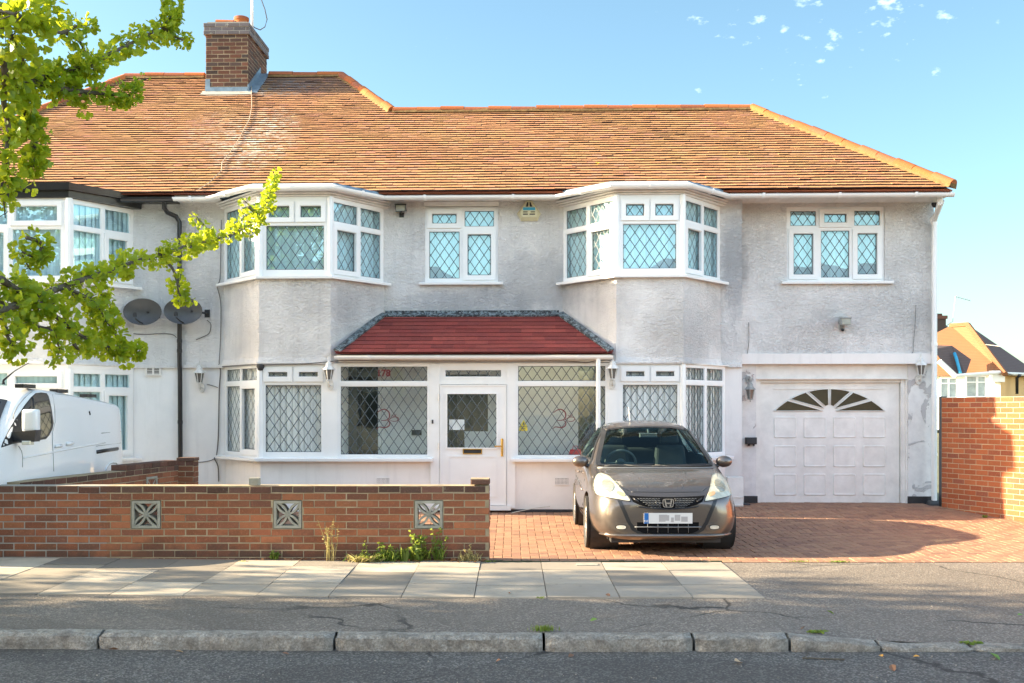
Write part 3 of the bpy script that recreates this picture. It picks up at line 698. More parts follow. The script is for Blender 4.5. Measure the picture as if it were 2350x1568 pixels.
def lattice(ld,x0,x1,c0,c1,d,sx=.15,sz=.212,hw=.005):
    k=sz/sx; cx=(x0+x1)/2; cz=(c0+c1)/2
    for sg in (1,-1):
        for i in range(-14,15):
            g=lambda z:cx+i*sx+.5*sx+sg*(z-cz)/k
            lo,hi=(g(c0),g(c1)) if sg>0 else (g(c1),g(c0)); xa=max(x0,lo);xb=min(x1,hi)
            if xb-xa<.006: continue
            f=lambda x:cz+sg*k*(x-cx-i*sx-.5*sx)
            p=Vector((xa,0,f(xa)));q2=Vector((xb,0,f(xb))); dd=(q2-p).normalized(); s_=Vector((-dd.z,0,dd.x))*hw
            ld.add([(p.x-s_.x,d,p.z-s_.z),(q2.x-s_.x,d,q2.z-s_.z),(q2.x+s_.x,d,q2.z+s_.z),(p.x+s_.x,d,p.z+s_.z)],[(0,1,2,3)])
lattice(ld,gx0,gx1,gz0_,gz1_,.014); ld.build('lead_lattice',M['lead'],door,recalc=False)
mb=MB(dm); xh=U(1151,WB)-dl; zh=Zc(1080,1027,WB); mb.bbox(xh-.016,xh+.016,-.022,.0,zh-.13,zh+.13,.006); mb.tube([(xh,-.02,zh+.02),(xh,-.055,zh+.02)],.011,8); mb.tube([(xh,-.055,zh+.02),(xh-.11,-.055,zh+.02)],.010,8); mb.build('handle',M['brass'],door,smooth=True,angle=40)
mb=MB(dm); xa,xb=U(1061,WB)-dl,U(1105,WB)-dl; za,zb=Zc(1080,1042,WB),Zc(1080,1030,WB); mb.ring(xa,xb,za,zb,.012,-.02,.0,0); mb.box(xa+.01,xb-.01,-.006,.002,za+.01,zb-.01,1); mb.build('letter_plate',[M['brass'],M['blackm']],door)
mb=MB(dm)
for z in (Zc(1080,912,WB),Zc(1080,1024,WB)): mb.tube([(-.02,-.02,z-.05),(-.02,-.02,z-.005)],.012,8); mb.tube([(-.02,-.02,z+.005),(-.02,-.02,z+.05)],.012,8)
mb.build('hinge',M['upvcw'],door,smooth=True,angle=40)
mb=MB(dm); a=U(1029,WB)-dl;b=U(1064,WB)-dl; mb.box(a,b,.035,.038,Zc(1080,987,WB),Zc(1080,963,WB)); mb.build('paper_notice',M['net'],door)
a,z=L(993,968,WB); mb=MB(HOUSE_M); mb.bbox(a-.012,a+.012,WB-.03,WB-.01,z-.028,z+.028); tag(mb.build('doorbell',M['blackm']),'small black doorbell button on the white post left of the front door','doorbell')
# ---------------------------------------------------------------- porch roof
pzt=Zc(1080,722,0); we=WB-.17; pze=Zc(1080,809,we); pu0,pu1=U(768,we),U(1407,we); pt0,pt1=U(886,0),U(1281,0)
pal=math.atan2(pzt-pze,0-we); pc_,ps_=math.cos(pal),math.sin(pal); PS=math.hypot(pzt-pze,we)
def pslope(u,s,n): return (u,we+s*pc_-n*ps_,pze+s*ps_+n*pc_)
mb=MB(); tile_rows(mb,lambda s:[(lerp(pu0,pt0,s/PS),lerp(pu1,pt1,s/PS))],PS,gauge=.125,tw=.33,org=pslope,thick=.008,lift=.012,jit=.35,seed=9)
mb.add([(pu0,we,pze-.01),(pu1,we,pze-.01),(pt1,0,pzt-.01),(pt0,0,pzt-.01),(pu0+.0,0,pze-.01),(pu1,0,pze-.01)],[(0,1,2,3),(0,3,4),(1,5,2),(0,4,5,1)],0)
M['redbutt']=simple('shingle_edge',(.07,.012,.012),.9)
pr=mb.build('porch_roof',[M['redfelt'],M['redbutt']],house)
def flash():
    k=N('weathered_lead'); f=k.noise(13,5,.75,1.5); c=k.mix(k.ramp(f,.47,.55),(.022,.026,.03),(.20,.25,.27)); c=k.mix(k.ramp(k.noise(30,4,.7),.6,.66),c,(.42,.44,.42))
    k.bsdf(c,.6,0,k.bump(f,.8,.015)); return k.mat
M['wflash']=flash()
mb=MB()
def strip(mb,a,b,wd,t=.03):
    a=Vector(a);b=Vector(b);d=(b-a).normalized(); s_=d.cross(Vector((0,-.6,.8))).normalized()*wd; up=Vector((0,-ps_,pc_))*t
    mb.hexa([a-s_,b-s_,b+s_,a+s_,a-s_+up,b-s_+up,b+s_+up,a+s_+up])
mb.box(pt0-.01,pt1+.01,-.03,.0,pzt-.02,pzt+.06); strip(mb,(pt0,-.05,pzt-.02),(pt1,-.05,pzt-.02),.05); strip(mb,(pt0-.03,-.03,pzt+.0),(pu0+.03,we+.02,pze+.015),.055,.03); strip(mb,(pt1+.03,-.03,pzt+.0),(pu1-.03,we+.02,pze+.015),.055,.03)
mb.build('flashing',M['wflash'],pr)
# ---------------------------------------------------------------- gutters, fascias, soffits
def gprof(z,d,r=.055):
    p=[(d+r+r*math.cos(a),z+r*math.sin(a)) for a in [math.pi+math.pi*k/8 for k in range(9)]]
    q=[(d+r+(r-.008)*math.cos(a),z+.004+(r-.008)*math.sin(a)) for a in [2*math.pi-math.pi*k/8 for k in range(9)]]
    return p+q
def gutter(par,path,z,d,mat,name='gutter',r=.055,clips=.9):
    mb=MB(); mb.sweep(path,gprof(z,d,r))
    for i in range(len(path)-1):
        a=Vector(path[i]);b=Vector(path[i+1]); l=(b-a).length; n=max(1,int(l/clips)); t=(b-a)/l
        for k in range(n):
            q=a+t*l*(k+.5)/n; pr=[(d+r+(r+.008)*math.cos(x),z+(r+.008)*math.sin(x)) for x in [math.pi+math.pi*j/8 for j in range(9)]]+[(d+2*r+.008,z+.014),(d+2*r-.012,z+.01),(d+.01,z+.008)]
            mb.sweep([tuple(q-t*.018),tuple(q+t*.018)],pr)
    return mb.build(name,mat,par,smooth=True,angle=35)
wf0=WE+.06   # fascia line
def fpath(pts): return pts
jl=[(UP+.02,-.30),(Lj0-.13,-.30),(Lf0-.08,WB-.10),(Lf1+.06,WB-.10),(Lj1+.02,-.30),(Rj0-.10,-.30),(Rf0-.06,WB-.10),(Rf1+.06,WB-.10),(Rj1+.02,-.30),(FE,-.30)]
zgt=Zc(1220,441,-.42)
mb=MB(); mb.sweep(jl,[(-.02,ZEB+.0),(.0,ZEB-.0),(.0,ZEB+.05),(.012,ZEB+.055),(.012,zgt+.0),(-.02,zgt+.02)]); mb.build('fascia',M['upvcw'],house)
gutter(house,jl,zgt-.045,.012,M['upvc'])
# boxed eaves of the bays: three clapboard steps above the windows
for (j0,f0,f1,j1) in ((Lj0,Lf0,Lf1,Lj1),(Rj0,Rf0,Rf1,Rj1)):
    mb=MB(); pth=[(j0-.06,.02),(f0,WB),(f1,WB),(j1+.06,.02)]; za=ZU1; zb=zgt-.06; h=(zb-za)
    for k in range(3): mb.sweep(pth,[(-.1,za+h*k/3),(.015+.028*k,za+h*k/3+.004),(.03+.028*k,za+h*(k+1)/3-.012),(.015+.028*k,za+h*(k+1)/3),(-.1,za+h*(k+1)/3)])
    mb.build('bay_eaves_board',M['upvcw'],house)
    mb=MB(); zt_=zgt+.035
    mb.add([(j0-.15,-.30,zt_-.06),(f0-.10,WB-.08,zt_-.06),(f1+.10,WB-.08,zt_-.06),(j1+.10,-.30,zt_-.06),(j0-.1,.35,zt_-.06),(j1+.1,.35,zt_-.06),
            (j0-.15,-.28,zt_-.02),(f0-.08,WB-.04,zt_),(f1+.08,WB-.04,zt_),(j1+.10,-.28,zt_-.02),(j0-.1,.35,zt_+.08),(j1+.1,.35,zt_+.08)],
           [(0,1,7,6),(1,2,8,7),(2,3,9,8),(6,7,8,9,11,10),(0,6,10,4),(3,5,11,9),(4,10,11,5),(0,4,5,3,2,1)])
    mb.build('bay_roof',M['flash'],house)
mb=MB(); mb.box(Lj1+.06,Rj0-.06,-.30,.0,ZEB+.01,ZEB+.03); mb.box(UP,Lj0,-.30,0,ZEB+.01,ZEB+.03); mb.box(Rj1+.05,GS,-.30,0,ZEB+.01,ZEB+.03)
k=0; u=GS
while u<FE-.02:
    mb.box(u,min(u+.098,FE),-.28,.32,ZEB+.012+.0005*(k%2),ZEB+.032); u+=.102; k+=1
mb.build('soffit',M['upvcw'],house)
mb=MB(); a,b=midw[0],midw[1]; mb.box(a-.01,b+.01,-.012,.03,midw[3],ZEB+.0); mb.build('window_head',M['upvcw'],house)
# porch fascia and gutter
zpf=Zc(1080,814,we); pp=[(pu0+.0,we+.05),(pu1,we+.05)]
mb=MB(); mb.sweep([(pu0+.02,WB),(pu1-.02,WB)],[(-.02,ZL1+.012),(.012,ZL1+.012),(.012,ZL1+.045),(.05,ZL1+.05),(.05,ZL1+.09),(.10,ZL1+.10),(.10,zpf),(-.02,zpf)]); mb.build('porch_fascia',M['upvcw'],house)
gutter(house,pp,zpf-.025,.0,M['upvc'],r=.045)
def pipe(par,pts,r,mat,name='downpipe',square=False,clips=()):
    mb=MB(); mb.tube(pts,r,12)
    for z in clips:
        for i in range(len(pts)-1):
            pa_,pb_=Vector(pts[i]),Vector(pts[i+1])
            if (pa_.z-z)*(pb_.z-z)<=0 and abs(pa_.z-pb_.z)>.3:
                q=pa_.lerp(pb_,(z-pa_.z)/(pb_.z-pa_.z)); mb.tube([q-Vector((0,0,.025)),q+Vector((0,0,.025))],r*1.14,12)
    return mb.build(name,mat,par,smooth=True,angle=40)
xp=U(1373,we-.02); pipe(house,[(xp,we+.01,zpf-.05),(xp,we+.01,.05)],.034,M['upvc'],clips=(.6,1.4))
xp=U(2143,.24); z9=Zc(2150,510,.24); u9=U(2160,-.30)
pipe(house,[(u9,-.24,zgt-.06),(u9,-.24,zgt-.16),(xp,.22,z9),(xp,.22,.18)],.042,M['upvc'],clips=(.9,2.6,z9-.03,1.8))
u8=u9+.09; pipe(house,[(u8,-.1,zgt-.10),(u8,.1,Zc(2165,490,.1)),(u8-.06,.2,Zc(2165,505,.2)),(xp,.22,z9-.05)],.036,M['upvc'],name='overflow_pipe')
# garage door
mb=MB(); zh0=Zc(1900,842,.42); zh1=Zc(1900,868,.42)
mb.box(gp0-.02,gp1,.40,.6,zh1,zg+.005); mb.box(gu0,gu1,.455,.6,gz1-.01,zh1+.01); mb.box(gp0-.02,gp1,.375,.6,zh1-.02,zh1+.008); mb.box(gp0-.02,gu0,.44,.6,gz0,zh1); mb.box(gu1,gp1,.44,.6,gz0,zh1); mb.box(gu1+.06,gp1,.40,.6,gz0,zh1)
mb.build('garage_door_frame',M['upvcw'],house)
W_=.5
mb=MB(); mb.box(gu0+.008,gu1-.008,W_,W_+.05,gz0+.01,gz1-.012)
cols=((455,622),(673,840),(889,1057),(1107,1275)); rws=((552,708),(762,922),(970,1130))
for (a,b) in cols:
    for (c,d) in rws:
        (pxa,pya),(pxb,pyb)=d5(a,c),d5(b,d); ua,za=L(pxa,pya,W_);ub,zb=L(pxb,pyb,W_)
        # raised rounded panel: ring groove + field
        n=40; out=[];inn=[];fld=[]
        for k in range(n):
            an=2*math.pi*k/n; ex=14
            cx_=abs(math.cos(an))**(2/ex)*math.copysign(1,math.cos(an)); sx_=abs(math.sin(an))**(2/ex)*math.copysign(1,math.sin(an))
            mx,mz=(ua+ub)/2,(za+zb)/2; hx,hz=abs(ub-ua)/2,abs(za-zb)/2
            out.append((mx+hx*cx_,W_-.001,mz+hz*sx_)); inn.append((mx+(hx-.010)*cx_,W_-.014,mz+(hz-.010)*sx_)); fld.append((mx+(hx-.035)*cx_,W_-.009,mz+(hz-.035)*sx_))
        fs=[(k,(k+1)%n,n+(k+1)%n,n+k) for k in range(n)]+[(n+k,n+(k+1)%n,2*n+(k+1)%n,2*n+k) for k in range(n)]+[tuple(range(2*n,3*n))]
        mb.add(out+inn+fld,fs)
def g5(x,y): return L(*d5(x,y),W_)
(ua,za),(ub,zb)=g5(455,347),g5(1270,347); mb.box(ua,ub,W_-.012,W_,za-.008,za+.008)
gd=mb.build('garage_door',M['upvcw'],house)
hx,hy=862,512; rc=584; cyc=345+rc
def arc_r(an):
    # from hub centre at angle an (pi..0 across the top) to the big circle
    dx,dy=math.cos(an),-math.sin(an); ox,oy=hx-862,hy-cyc
    bq=ox*dx+oy*dy; cq=ox*ox+oy*oy-rc*rc; return -bq+math.sqrt(bq*bq-cq)
mb=MB(); sur=MB(); angs=[180,164.3,139.2,90,40.8,15.7,0]
for i in range(6):
    a0,a1=rad(angs[i]),rad(angs[i+1]); pts=[]; g=8.5
    r_in=48
    def offp(an,r,sgn): # shift perpendicular to the bar
        x=hx+math.cos(an)*r+sgn*math.sin(an)*g; y=hy-math.sin(an)*r+sgn*math.cos(an)*g; return x,y
    nn=8; inner=[];outer=[]
    for k in range(nn+1):
        an=a0+(a1-a0)*k/nn; ro=arc_r(an)-4
        m0=g/ro; m1=g/r_in
        an_o=max(min(an,a0-(m0 if angs[i]!=180 else 0.0)),a1+(m0 if angs[i+1]!=0 else 0.0)); an_i=max(min(an,a0-(m1 if angs[i]!=180 else .02)),a1+(m1 if angs[i+1]!=0 else .02))
        ro=arc_r(an_o)-3
        outer.append(g5(hx+math.cos(an_o)*ro,min(hy-math.sin(an_o)*ro,509))); inner.append(g5(hx+math.cos(an_i)*r_in,min(hy-math.sin(an_i)*r_in,509)))
    poly=outer+inner[::-1]; mb.poly(poly,W_-.006,W_+.004)
    c_=Vector((sum(p[0] for p in poly)/len(poly),sum(p[1] for p in poly)/len(poly)))
    pr=[(p[0],W_-.014,p[1]) for p in poly]; 
    for k in range(len(pr)):
        A_=Vector(pr[k]);B_=Vector(pr[(k+1)%len(pr)])
        if (A_-B_).length<.02: continue
        sur.tube([A_,B_],.006,5)
M['brownglass']=simple('bronze_obscure_glass',(.06,.048,.028),.12,var=.35,vs=4,spec=.8,bump=(40,.15,.003))
mb.build('fan_pane',M['brownglass'],gd); sur.build('fan_bead',M['upvcw'],gd,smooth=True)
# air bricks, vents
def airbrick(px0,py0,px1,py1,w,par,nx=10,ny=5,mat='smooth'):
    a,z1_=L(px0,py0,w);b,z0_=L(px1,py1,w); mb=MB(); hs=[]
    for i in range(nx):
        for j in range(ny):
            cx_=a+(b-a)*(i+.5)/nx; cz_=z0_+(z1_-z0_)*(j+.5)/ny; hs.append((cx_-(b-a)/nx*.27,cx_+(b-a)/nx*.27,cz_-(z1_-z0_)/ny*.27,cz_+(z1_-z0_)/ny*.27))
    mb.holes(a-.01,b+.01,z0_-.01,z1_+.01,w-.012,w-.001,hs,0); mb.box(a,b,w-.003,w-.0025,z0_,z1_,1); return mb.build('air_brick',[M[mat],M['blackm']],par)
airbrick(864,1097,894,1110,WB+.03,house); airbrick(1274,1097,1305,1112,WB+.03,house)
M['red']=simple('dark_red_paint',(.15,.012,.02),.4,var=.1)
# painted writing on the porch glass
def text_mesh(name,body,size,mat,par,mtx,ext=.002,bold=0):
    cu=bpy.data.curves.new(name,'FONT'); cu.body=body; cu.size=size; cu.extrude=ext; cu.offset=bold; cu.align_x='CENTER'; cu.align_y='CENTER'
    t=bpy.data.objects.new(name+'_tmp',cu); COL.objects.link(t)
    dg=bpy.context.evaluated_depsgraph_get(); dg.update(); me=bpy.data.meshes.new_from_object(t.evaluated_get(dg)); me.name=name
    bpy.data.objects.remove(t); me.transform(mtx); me.materials.clear(); me.materials.append(mat)
    o=bpy.data.objects.new(name,me); COL.objects.link(o)
    if par:o.parent=par
    return o
a,z=L(880,857,WB); text_mesh('house_number','178',.135,M['red'],pwL,Matrix.Translation((a,WB+.012,z))@Matrix.Rotation(rad(90),4,'X'),bold=.004)
def om(dx,par):
    mb=MB(); g=lambda x,y:(lambda q:(q[0],WB+.015,q[1]))(L((1000+x/5.228+dx)/1.224255,(1000+y/5.228)/1.224255,WB))
    def st(pts,r):
        pts=[Vector(g(*p)) for p in pts]; o=[]
        for i in range(len(pts)-1):
            p0=pts[max(i-1,0)];p1=pts[i];p2=pts[i+1];p3=pts[min(i+2,len(pts)-1)]
            for k in range(5):
                t=k/5; o.append(.5*((2*p1)+(p2-p0)*t+(2*p0-5*p1+4*p2-p3)*t*t+(3*p1-p0-3*p2+p3)*t**3))
        o.append(pts[-1]); n=len(o); r=r*.72; mb.tube(o,[r*(.45+.75*math.sin(math.pi*min(1,i/(n-1)*1.02))**.7) for i in range(n)],6)
    st([(308,838),(360,800),(420,786),(475,820),(492,870),(480,920),(440,945),(365,953)],.011)
    st([(455,945),(490,975),(490,1015),(455,1048),(400,1052),(335,1046),(300,1078)],.010)
    st([(480,945),(530,908),(585,898),(622,918),(605,955),(550,963),(500,950)],.007); st([(520,868),(545,885),(575,878),(592,852)],.006); st([(548,846),(556,852)],.006)
    return mb.build('painted_symbol',M['red'],par,smooth=True)
om(0,pwL); om(495.5,pwR)
M['yellow']=simple('yellow_sticker',(.80,.62,.02),.5,var=.05)
def q5(x,y): return L((1420+x/4.9)/1.224255,(1000+y/4.9)/1.224255,WB)
mb=MB(); mb.poly([q5(250,880),q5(300,975),q5(305,1035),q5(185,1035),q5(195,975)],WB+.040,WB+.042); w_=mb.build('warning_sticker',M['yellow'],pwR)
mb=MB(); mb.ring(*[q5(185,0)[0],q5(305,0)[0]],q5(0,978)[1]-.004,q5(0,978)[1]+.004,.004,WB+.034,WB+.038); mb.poly([q5(250,905),q5(262,935),q5(248,955),q5(235,945)],WB+.034,WB+.039); mb.box(q5(215,0)[0],q5(275,0)[0],WB+.034,WB+.038,q5(0,1008)[1],q5(0,1000)[1]); mb.build('sticker_marks',M['blackm'],pwR)
a,z=L(1320,1028,-.45); rb=empty('red_bag',HOUSE_M@Matrix.Translation((a,-.45,ZL0-.02)),'small red bag standing inside the porch window beside the parked car','bag')
mb=MB(); mb.hexa([(-.12,-.05,0),(.12,-.05,0),(.12,.05,0),(-.12,.05,0),(-.07,-.03,.13),(.08,-.03,.13),(.08,.03,.13),(-.07,.03,.13)]); mb.tube([(-.04,0,.13),(-.03,0,.18),(.03,0,.18),(.04,0,.13)],.006,6); mb.build('bag_body',simple('red_cloth',(.6,.03,.04),.7),rb)
mb=MB(HOUSE_M); mb.box(pa,pd,-.62,-.3,ZL0-.06,ZL0-.02); mb.box(pa,pa+.05,-.6,-.32,.05,ZL0-.06);mb.box(pd-.05,pd,-.6,-.32,.05,ZL0-.06); tag(mb.build('window_shelf',M['roomw']),'pale shelf inside the glazed porch, carrying the red bag','shelf')
# ================================================================ NEIGHBOUR'S FRONT
nl=[(NL,0.),(Nj0,0),(Nf0,WB),(Nf1,WB),(Nj1,0),(UP,0)]
mb=MB(); mb.holes(NL,UP-.003,ZLIP-.02,ZEB+.12,0,TW,[]); mb.holes(NL,UP-.003,-.2,ZLIP-.02,.02,TW,[],1); mb.box(NL,NL+.2,TW,7.6,-.2,ZEB+.1)
mb.box(NL+.0,UP-.003,-.035,.02,ZLIP-.015,ZLIP+.035); mb.build('front_wall',[M['nrough'],M['nsmooth']],nhouse)
NZ0=Zc(240,653,-.4); NZ1=Zc(100,455,WB); NLZ0=Zc(200,1052,-.4); NLZ1=Zc(100,846,WB)
apron(nhouse,[(Nj0,0),(Nf0,WB),(Nf1,WB),(Nj1,0)],ZLIP+.0,NZ0-.03,'nrough','bay_wall')
for (z0,z1,zs,bl) in ((NZ0,NZ1,Zc(100,520,WB),'net'),(NLZ0,NLZ1,Zc(100,893,WB),'blindg')):
    A,B=(Nf0,WB),(Nf1,WB); l=Nf1-Nf0
    window(nhouse,A,B,z0,z1,[(z0,zs,[(0,l*.35,'o'),(l*.35,l-.08,'f')]),(zs,z1,[(0,l*.35,'f'),(l*.35,l-.08,'o')])],False,bl,folds=.09,fr=.06)
    A,B=(Nf1,WB),(Nj1,0); l=facet(A,B)[1]; mu=l*.52
    window(nhouse,A,B,z0,z1,[(z0,zs,[(.05,mu,'f'),(mu,l,'o')]),(zs,z1,[(.05,mu,'f'),(mu,l,'f')])],False,bl,folds=.09,fr=.06,sash=.055)
    A,B=(Nj0,0),(Nf0,WB); window(nhouse,A,B,z0,z1,[(z0,z1,[(0,l,'f')])],False,bl,folds=.09,fr=.06)
    sill(nhouse,[(Nj0-.05,0),(Nf0,WB),(Nf1,WB),(Nj1+.10,0)],z0,d1=.07)
    mb=MB(); mb.lathe([(.055,z0),(.055,z1)],8,(Nf1,WB+.015,0)); mb.build('corner_post',M['upvc'],nhouse)
mb=MB(); mb.sweep([(Nj0,0),(Nf0,WB),(Nf1,WB),(Nj1,0)],[(-.08,NLZ1),(.012,NLZ1),(.012,ZLIP),(-.08,ZLIP)]); mb.build('window_head',M['upvc'],nhouse)
mb=MB(); mb.sweep([(Nj0,0),(Nf0,WB+.03),(Nf1,WB+.03),(Nj1,0)],[(-.2,-.1),(0,-.1),(0,NLZ0-.03),(-.2,NLZ0-.03)]); mb.build('dwarf_wall',M['nsmooth'],nhouse)
fz0=Zc(100,453,WB-.05); fz1=Zc(100,420,WB-.12)
mb=MB(); mb.sweep([(Nj0-.1,0),(Nf0,WB),(Nf1,WB),(Nj1+.10,0)],[(-.1,fz0),(.05,fz0),(.06,fz1-.10),(.13,fz1-.10),(.15,fz1),(-.9,fz1+.02),(-.1,fz1-.1)]); 
mb.poly([(Nj0-.2,.3),(Nf0-.05,WB-.1),(Nf1+.08,WB-.1),(Nj1+.22,-.05),(Nj1+.22,.3)],fz1-.03,fz1+.0,axis='z'); mb.build('bay_fascia',M['black'],nhouse)
mb=MB(); ua=U(283,-.3); ub=U(402,-.3); mb.box(ua,UP-.004,-.31,.0,ZEB-.01,zgt-.01); mb.build('fascia',M['black'],nhouse)
gutter(nhouse,[(ua,-.31),(ub,-.31)],zgt-.055,.0,M['black'])
xp=U(413,-.06)
p=[];
for px,py,w in ((377,462,-.30),(377,478,-.28),(384,488,-.2),(404,497,-.09),(412,510,-.07),(412,560,-.07)):
    a,z=L(px,py,w); p.append((a,w,z))
p.append((p[-1][0],-.07,ZLIP+.02)); p.append((p[-1][0]+.0,-.05,ZLIP-.06)); p.append((p[-1][0]+.01,-.05,.0))
pipe(nhouse,p,.036,M['black'],clips=(4.0,2.5,ZLIP+.4,1.4))
a,z=L(352,851,-.005); mb=MB(); mb.holes(a-.12,a+.12,z-.075,z+.075,-.03,.018,[(a-.1,a-.01,z-.055,z+.055),(a+.01,a+.1,z-.055,z+.055)])
for k in range(5): mb.box(a-.1,a+.1,-.015,-.008,z-.05+k*.024,z-.041+k*.024)
mb.box(a-.1,a+.1,.0,.015,z-.055,z+.055,1); mb.build('wall_vent',[M['upvcw'],M['blackm']],nhouse)
# ================================================================ GROUND
def gz(X,Y):
    z=0
    if Y<11.12: z=-.05+(Y-7.83)/3.29*.05
    elif Y>13.6: z=min(.13,(Y-13.6)*.05)
    if X>2 and Y<9.4: z=lerp(max(-.125,-.05-(X-2.0)*.085),z,max(0,(Y-7.83)/1.57)**.8)
    if Y<11.6: z+=.008*max(0,-X-.2)*min(1,max(0,(11.6-Y)/.4)) if X<-.2 else 0
    return z
def sheet(name,x0,x1,ys,mat,off=0,nx=40,f=gz,label=None):
    mb=MB(); n=nx; vs=[];fs=[]
    for y in ys:
        for i in range(n+1):
            x=x0+(x1-x0)*i/n; vs.append((x,y,f(x,y)+off))
    for j in range(len(ys)-1):
        for i in range(n): fs.append((j*(n+1)+i,j*(n+1)+i+1,(j+1)*(n+1)+i+1,(j+1)*(n+1)+i))
    mb.add(vs,fs); o=mb.build(name,mat,recalc=False); tag(o,label,kind='structure'); return o
M['soil']=simple('far_ground',(.10,.10,.05),.95,var=.3,vs=.5)
mb=MB(); mb.add([(-300,-300,-.3),(300,-300,-.3),(300,400,-.3),(-300,400,-.3)],[(0,1,2,3)]); tag(mb.build('ground',M['soil'],recalc=False),'open ground beyond the street',kind='structure')
mb=MB(); mb.add([(-70,-3.5,.255),(-.2,-3.5,-.155),(70,-3.5,-.155),(70,7.72,-.155),(-.2,7.72,-.155),(-70,7.72,.255)],[(0,1,4,5),(1,2,3,4)]); tag(mb.build('road',M['road'],recalc=False),'grey asphalt carriageway along the kerb','road',kind='structure')
sheet('pavement',-40,30,[7.83,8.5,9.2,10,10.6,11.1],M['pave'],-.004,nx=120,label='asphalt footway behind the kerb')
sheet('front_yard',-24,-3.9,[11.1,12,13.6,15,17],M['pave'],-.006,nx=10,label='paved yard in front of the neighbouring house')
mb=MB(); mb.add([(-70,-8,-.03),(70,-8,-.03),(70,-3.5,-.03),(-70,-3.5,-.03)],[(0,1,2,3)]); tag(mb.build('far_pavement',M['pave'],recalc=False),'pavement on the other side of the road','pavement',kind='structure')
# slabs
mb=MB(); rr=random.Random(2); W6=.615
rows=[(9.15,9.79),(9.80,10.57),(10.58,11.11)]
def slabx(row): return 0
X=-9*W6*2.2
import itertools
for ci in range(-22,4):
    # joints measured at the back edge : x0 = -0.32 + 0.616*ci
    xa=-.325+.625*ci; xb=xa+.625
    if xb>2.25: xb=2.2
    if xa>2.15: continue
    for ri,(ya,yb) in enumerate(rows):
        if ri==1 and ci%2==0: ya2,yb2=ya-.1,yb
        elif ri==0 and ci%2==0: ya2,yb2=ya,yb-.1
        else: ya2,yb2=ya,yb
        if ci<=-1 and ri==2: ya2=ya+(.12 if ci%2 else -.15)
        if ci<=-1 and ri==1: yb2=(10.69 if ci%2 else 10.42)
        x0,x1,y0,y1=xa+.004,xb-.004,ya2+.004,yb2-.004
        h=rr.uniform(.000,.007)
        c=[(x0,y0),(x1,y0),(x1,y1),(x0,y1)]
        tl=rr.uniform(-.002,.002)
        mb.hexa([(a,b,gz(a,b)-.03) for a,b in c]+[(a,b,gz(a,b)+.004+h+tl*(k%2)) for k,(a,b) in enumerate(c)])
tag(mb.build('paving_slabs',M['slab']),'pale and dark concrete slabs along the back of the pavement','slabs',kind='structure')
mb=MB(); q=P(1345,1301,10.9); mb.ring(q.x-.09,q.x+.13,10.86,10.98,.012,0,1) if 0 else None
mb.box(q.x-.10,q.x+.12,10.84,10.94,.0,gz(0,10.9)+.014); tag(mb.build('stopcock_cover',M['conc']),'small rectangular cover set in the slab before the drive','cover')
# edging at the drive threshold: dark mossy joint
M['moss']=simple('mossy_joint',(.045,.055,.025),.95,var=.6,vs=20,bump=(30,.8,.01))
mb=MB(); x=-.24
while x<2.15:
    x2=min(x+rr.uniform(.08,.2),2.2); y=11.085+rr.uniform(-.006,.006); mb.box(x,x2,y,11.125,-.06,gz(x,11.1)+.008+rr.uniform(0,.012)); x=x2
tag(mb.build('edging_joint',M['moss']),'dark mossy joint between slabs and clay-paved drive','edging',kind='structure')
# driveway: 90 degree herringbone
mb=MB(); bw=.1; x0d,y0d,x1d,y1d=-5.2,11.13,8.6,16.9; rr=random.Random(11)
def wallx(Y): return 6.46+(16.05-Y)*.385-.02
n=int((x1d-x0d)/bw)+8; m=int((y1d-y0d)/bw)+8
def paver(i,j,a,b):
    X0=x0d+i*bw;Y0=y0d+j*bw;X1=X0+a*bw;Y1=Y0+b*bw
    X0=max(X0,x0d);Y0=max(Y0,y0d);X1=min(X1,x1d);Y1=min(Y1,y1d)
    if X1-X0<.02 or Y1-Y0<.02: return
    if X0>wallx(Y0): return
    g=.0028; X0+=g;X1-=g;Y0+=g;Y1-=g; dz=rr.gauss(0,.0012); tx=rr.gauss(0,.0010)
    c=[(X0,Y0),(X1,Y0),(X1,Y1),(X0,Y1)]; ch=.004
    ci=[(X0+ch,Y0+ch),(X1-ch,Y0+ch),(X1-ch,Y1-ch),(X0+ch,Y1-ch)]
    zz=[gz(a_,b_)+dz+tx*(k%2) for k,(a_,b_) in enumerate(c)]
    vs=[(p[0],p[1],z-.03) for p,z in zip(c,zz)]+[(p[0],p[1],z-ch) for p,z in zip(c,zz)]+[(p[0],p[1],z) for p,z in zip(ci,zz)]
    fs=[(k,(k+1)%4,4+(k+1)%4,4+k) for k in range(4)]+[(4+k,4+(k+1)%4,8+(k+1)%4,8+k) for k in range(4)]+[(8,9,10,11)]
    mb.add(vs,fs)
for i in range(-3,n):
    for j in range(-3,m):
        r=(i-j)%4
        if r==0: paver(i,j,2,1)
        if r==3: paver(i,j,1,2)
tag(mb.build('driveway',M['drive'],recalc=False),'clay block drive laid in herringbone','driveway',kind='structure')
sheet('drive_bed',-5.2,8.2,[11.1,13.6,15,16.3,17.2],M['sand'],-.013,nx=20,label='dark sand showing in the joints of the drive')
mb=MB(); a=U(1123,WB);b=U(1194,WB); brickface(mb,(U(1100,WB),WB-.34),(1,0),(0,-1),b-U(1100,WB),-.01,1,bh=.055,seed=3); mb.M=HOUSE_M
for v in range(len(mb.v)): mb.v[v]=HOUSE_M@mb.v[v]
x=U(1090,WB)
while x<b-.02:
    mb.box(x+.003,min(x+.1,b)-.003,WB-.335,WB-.14,-.02,.052,0); mb.box(x+.003,min(x+.1,b)-.003,WB-.134,WB+.02,-.02,.053,0); x+=.1
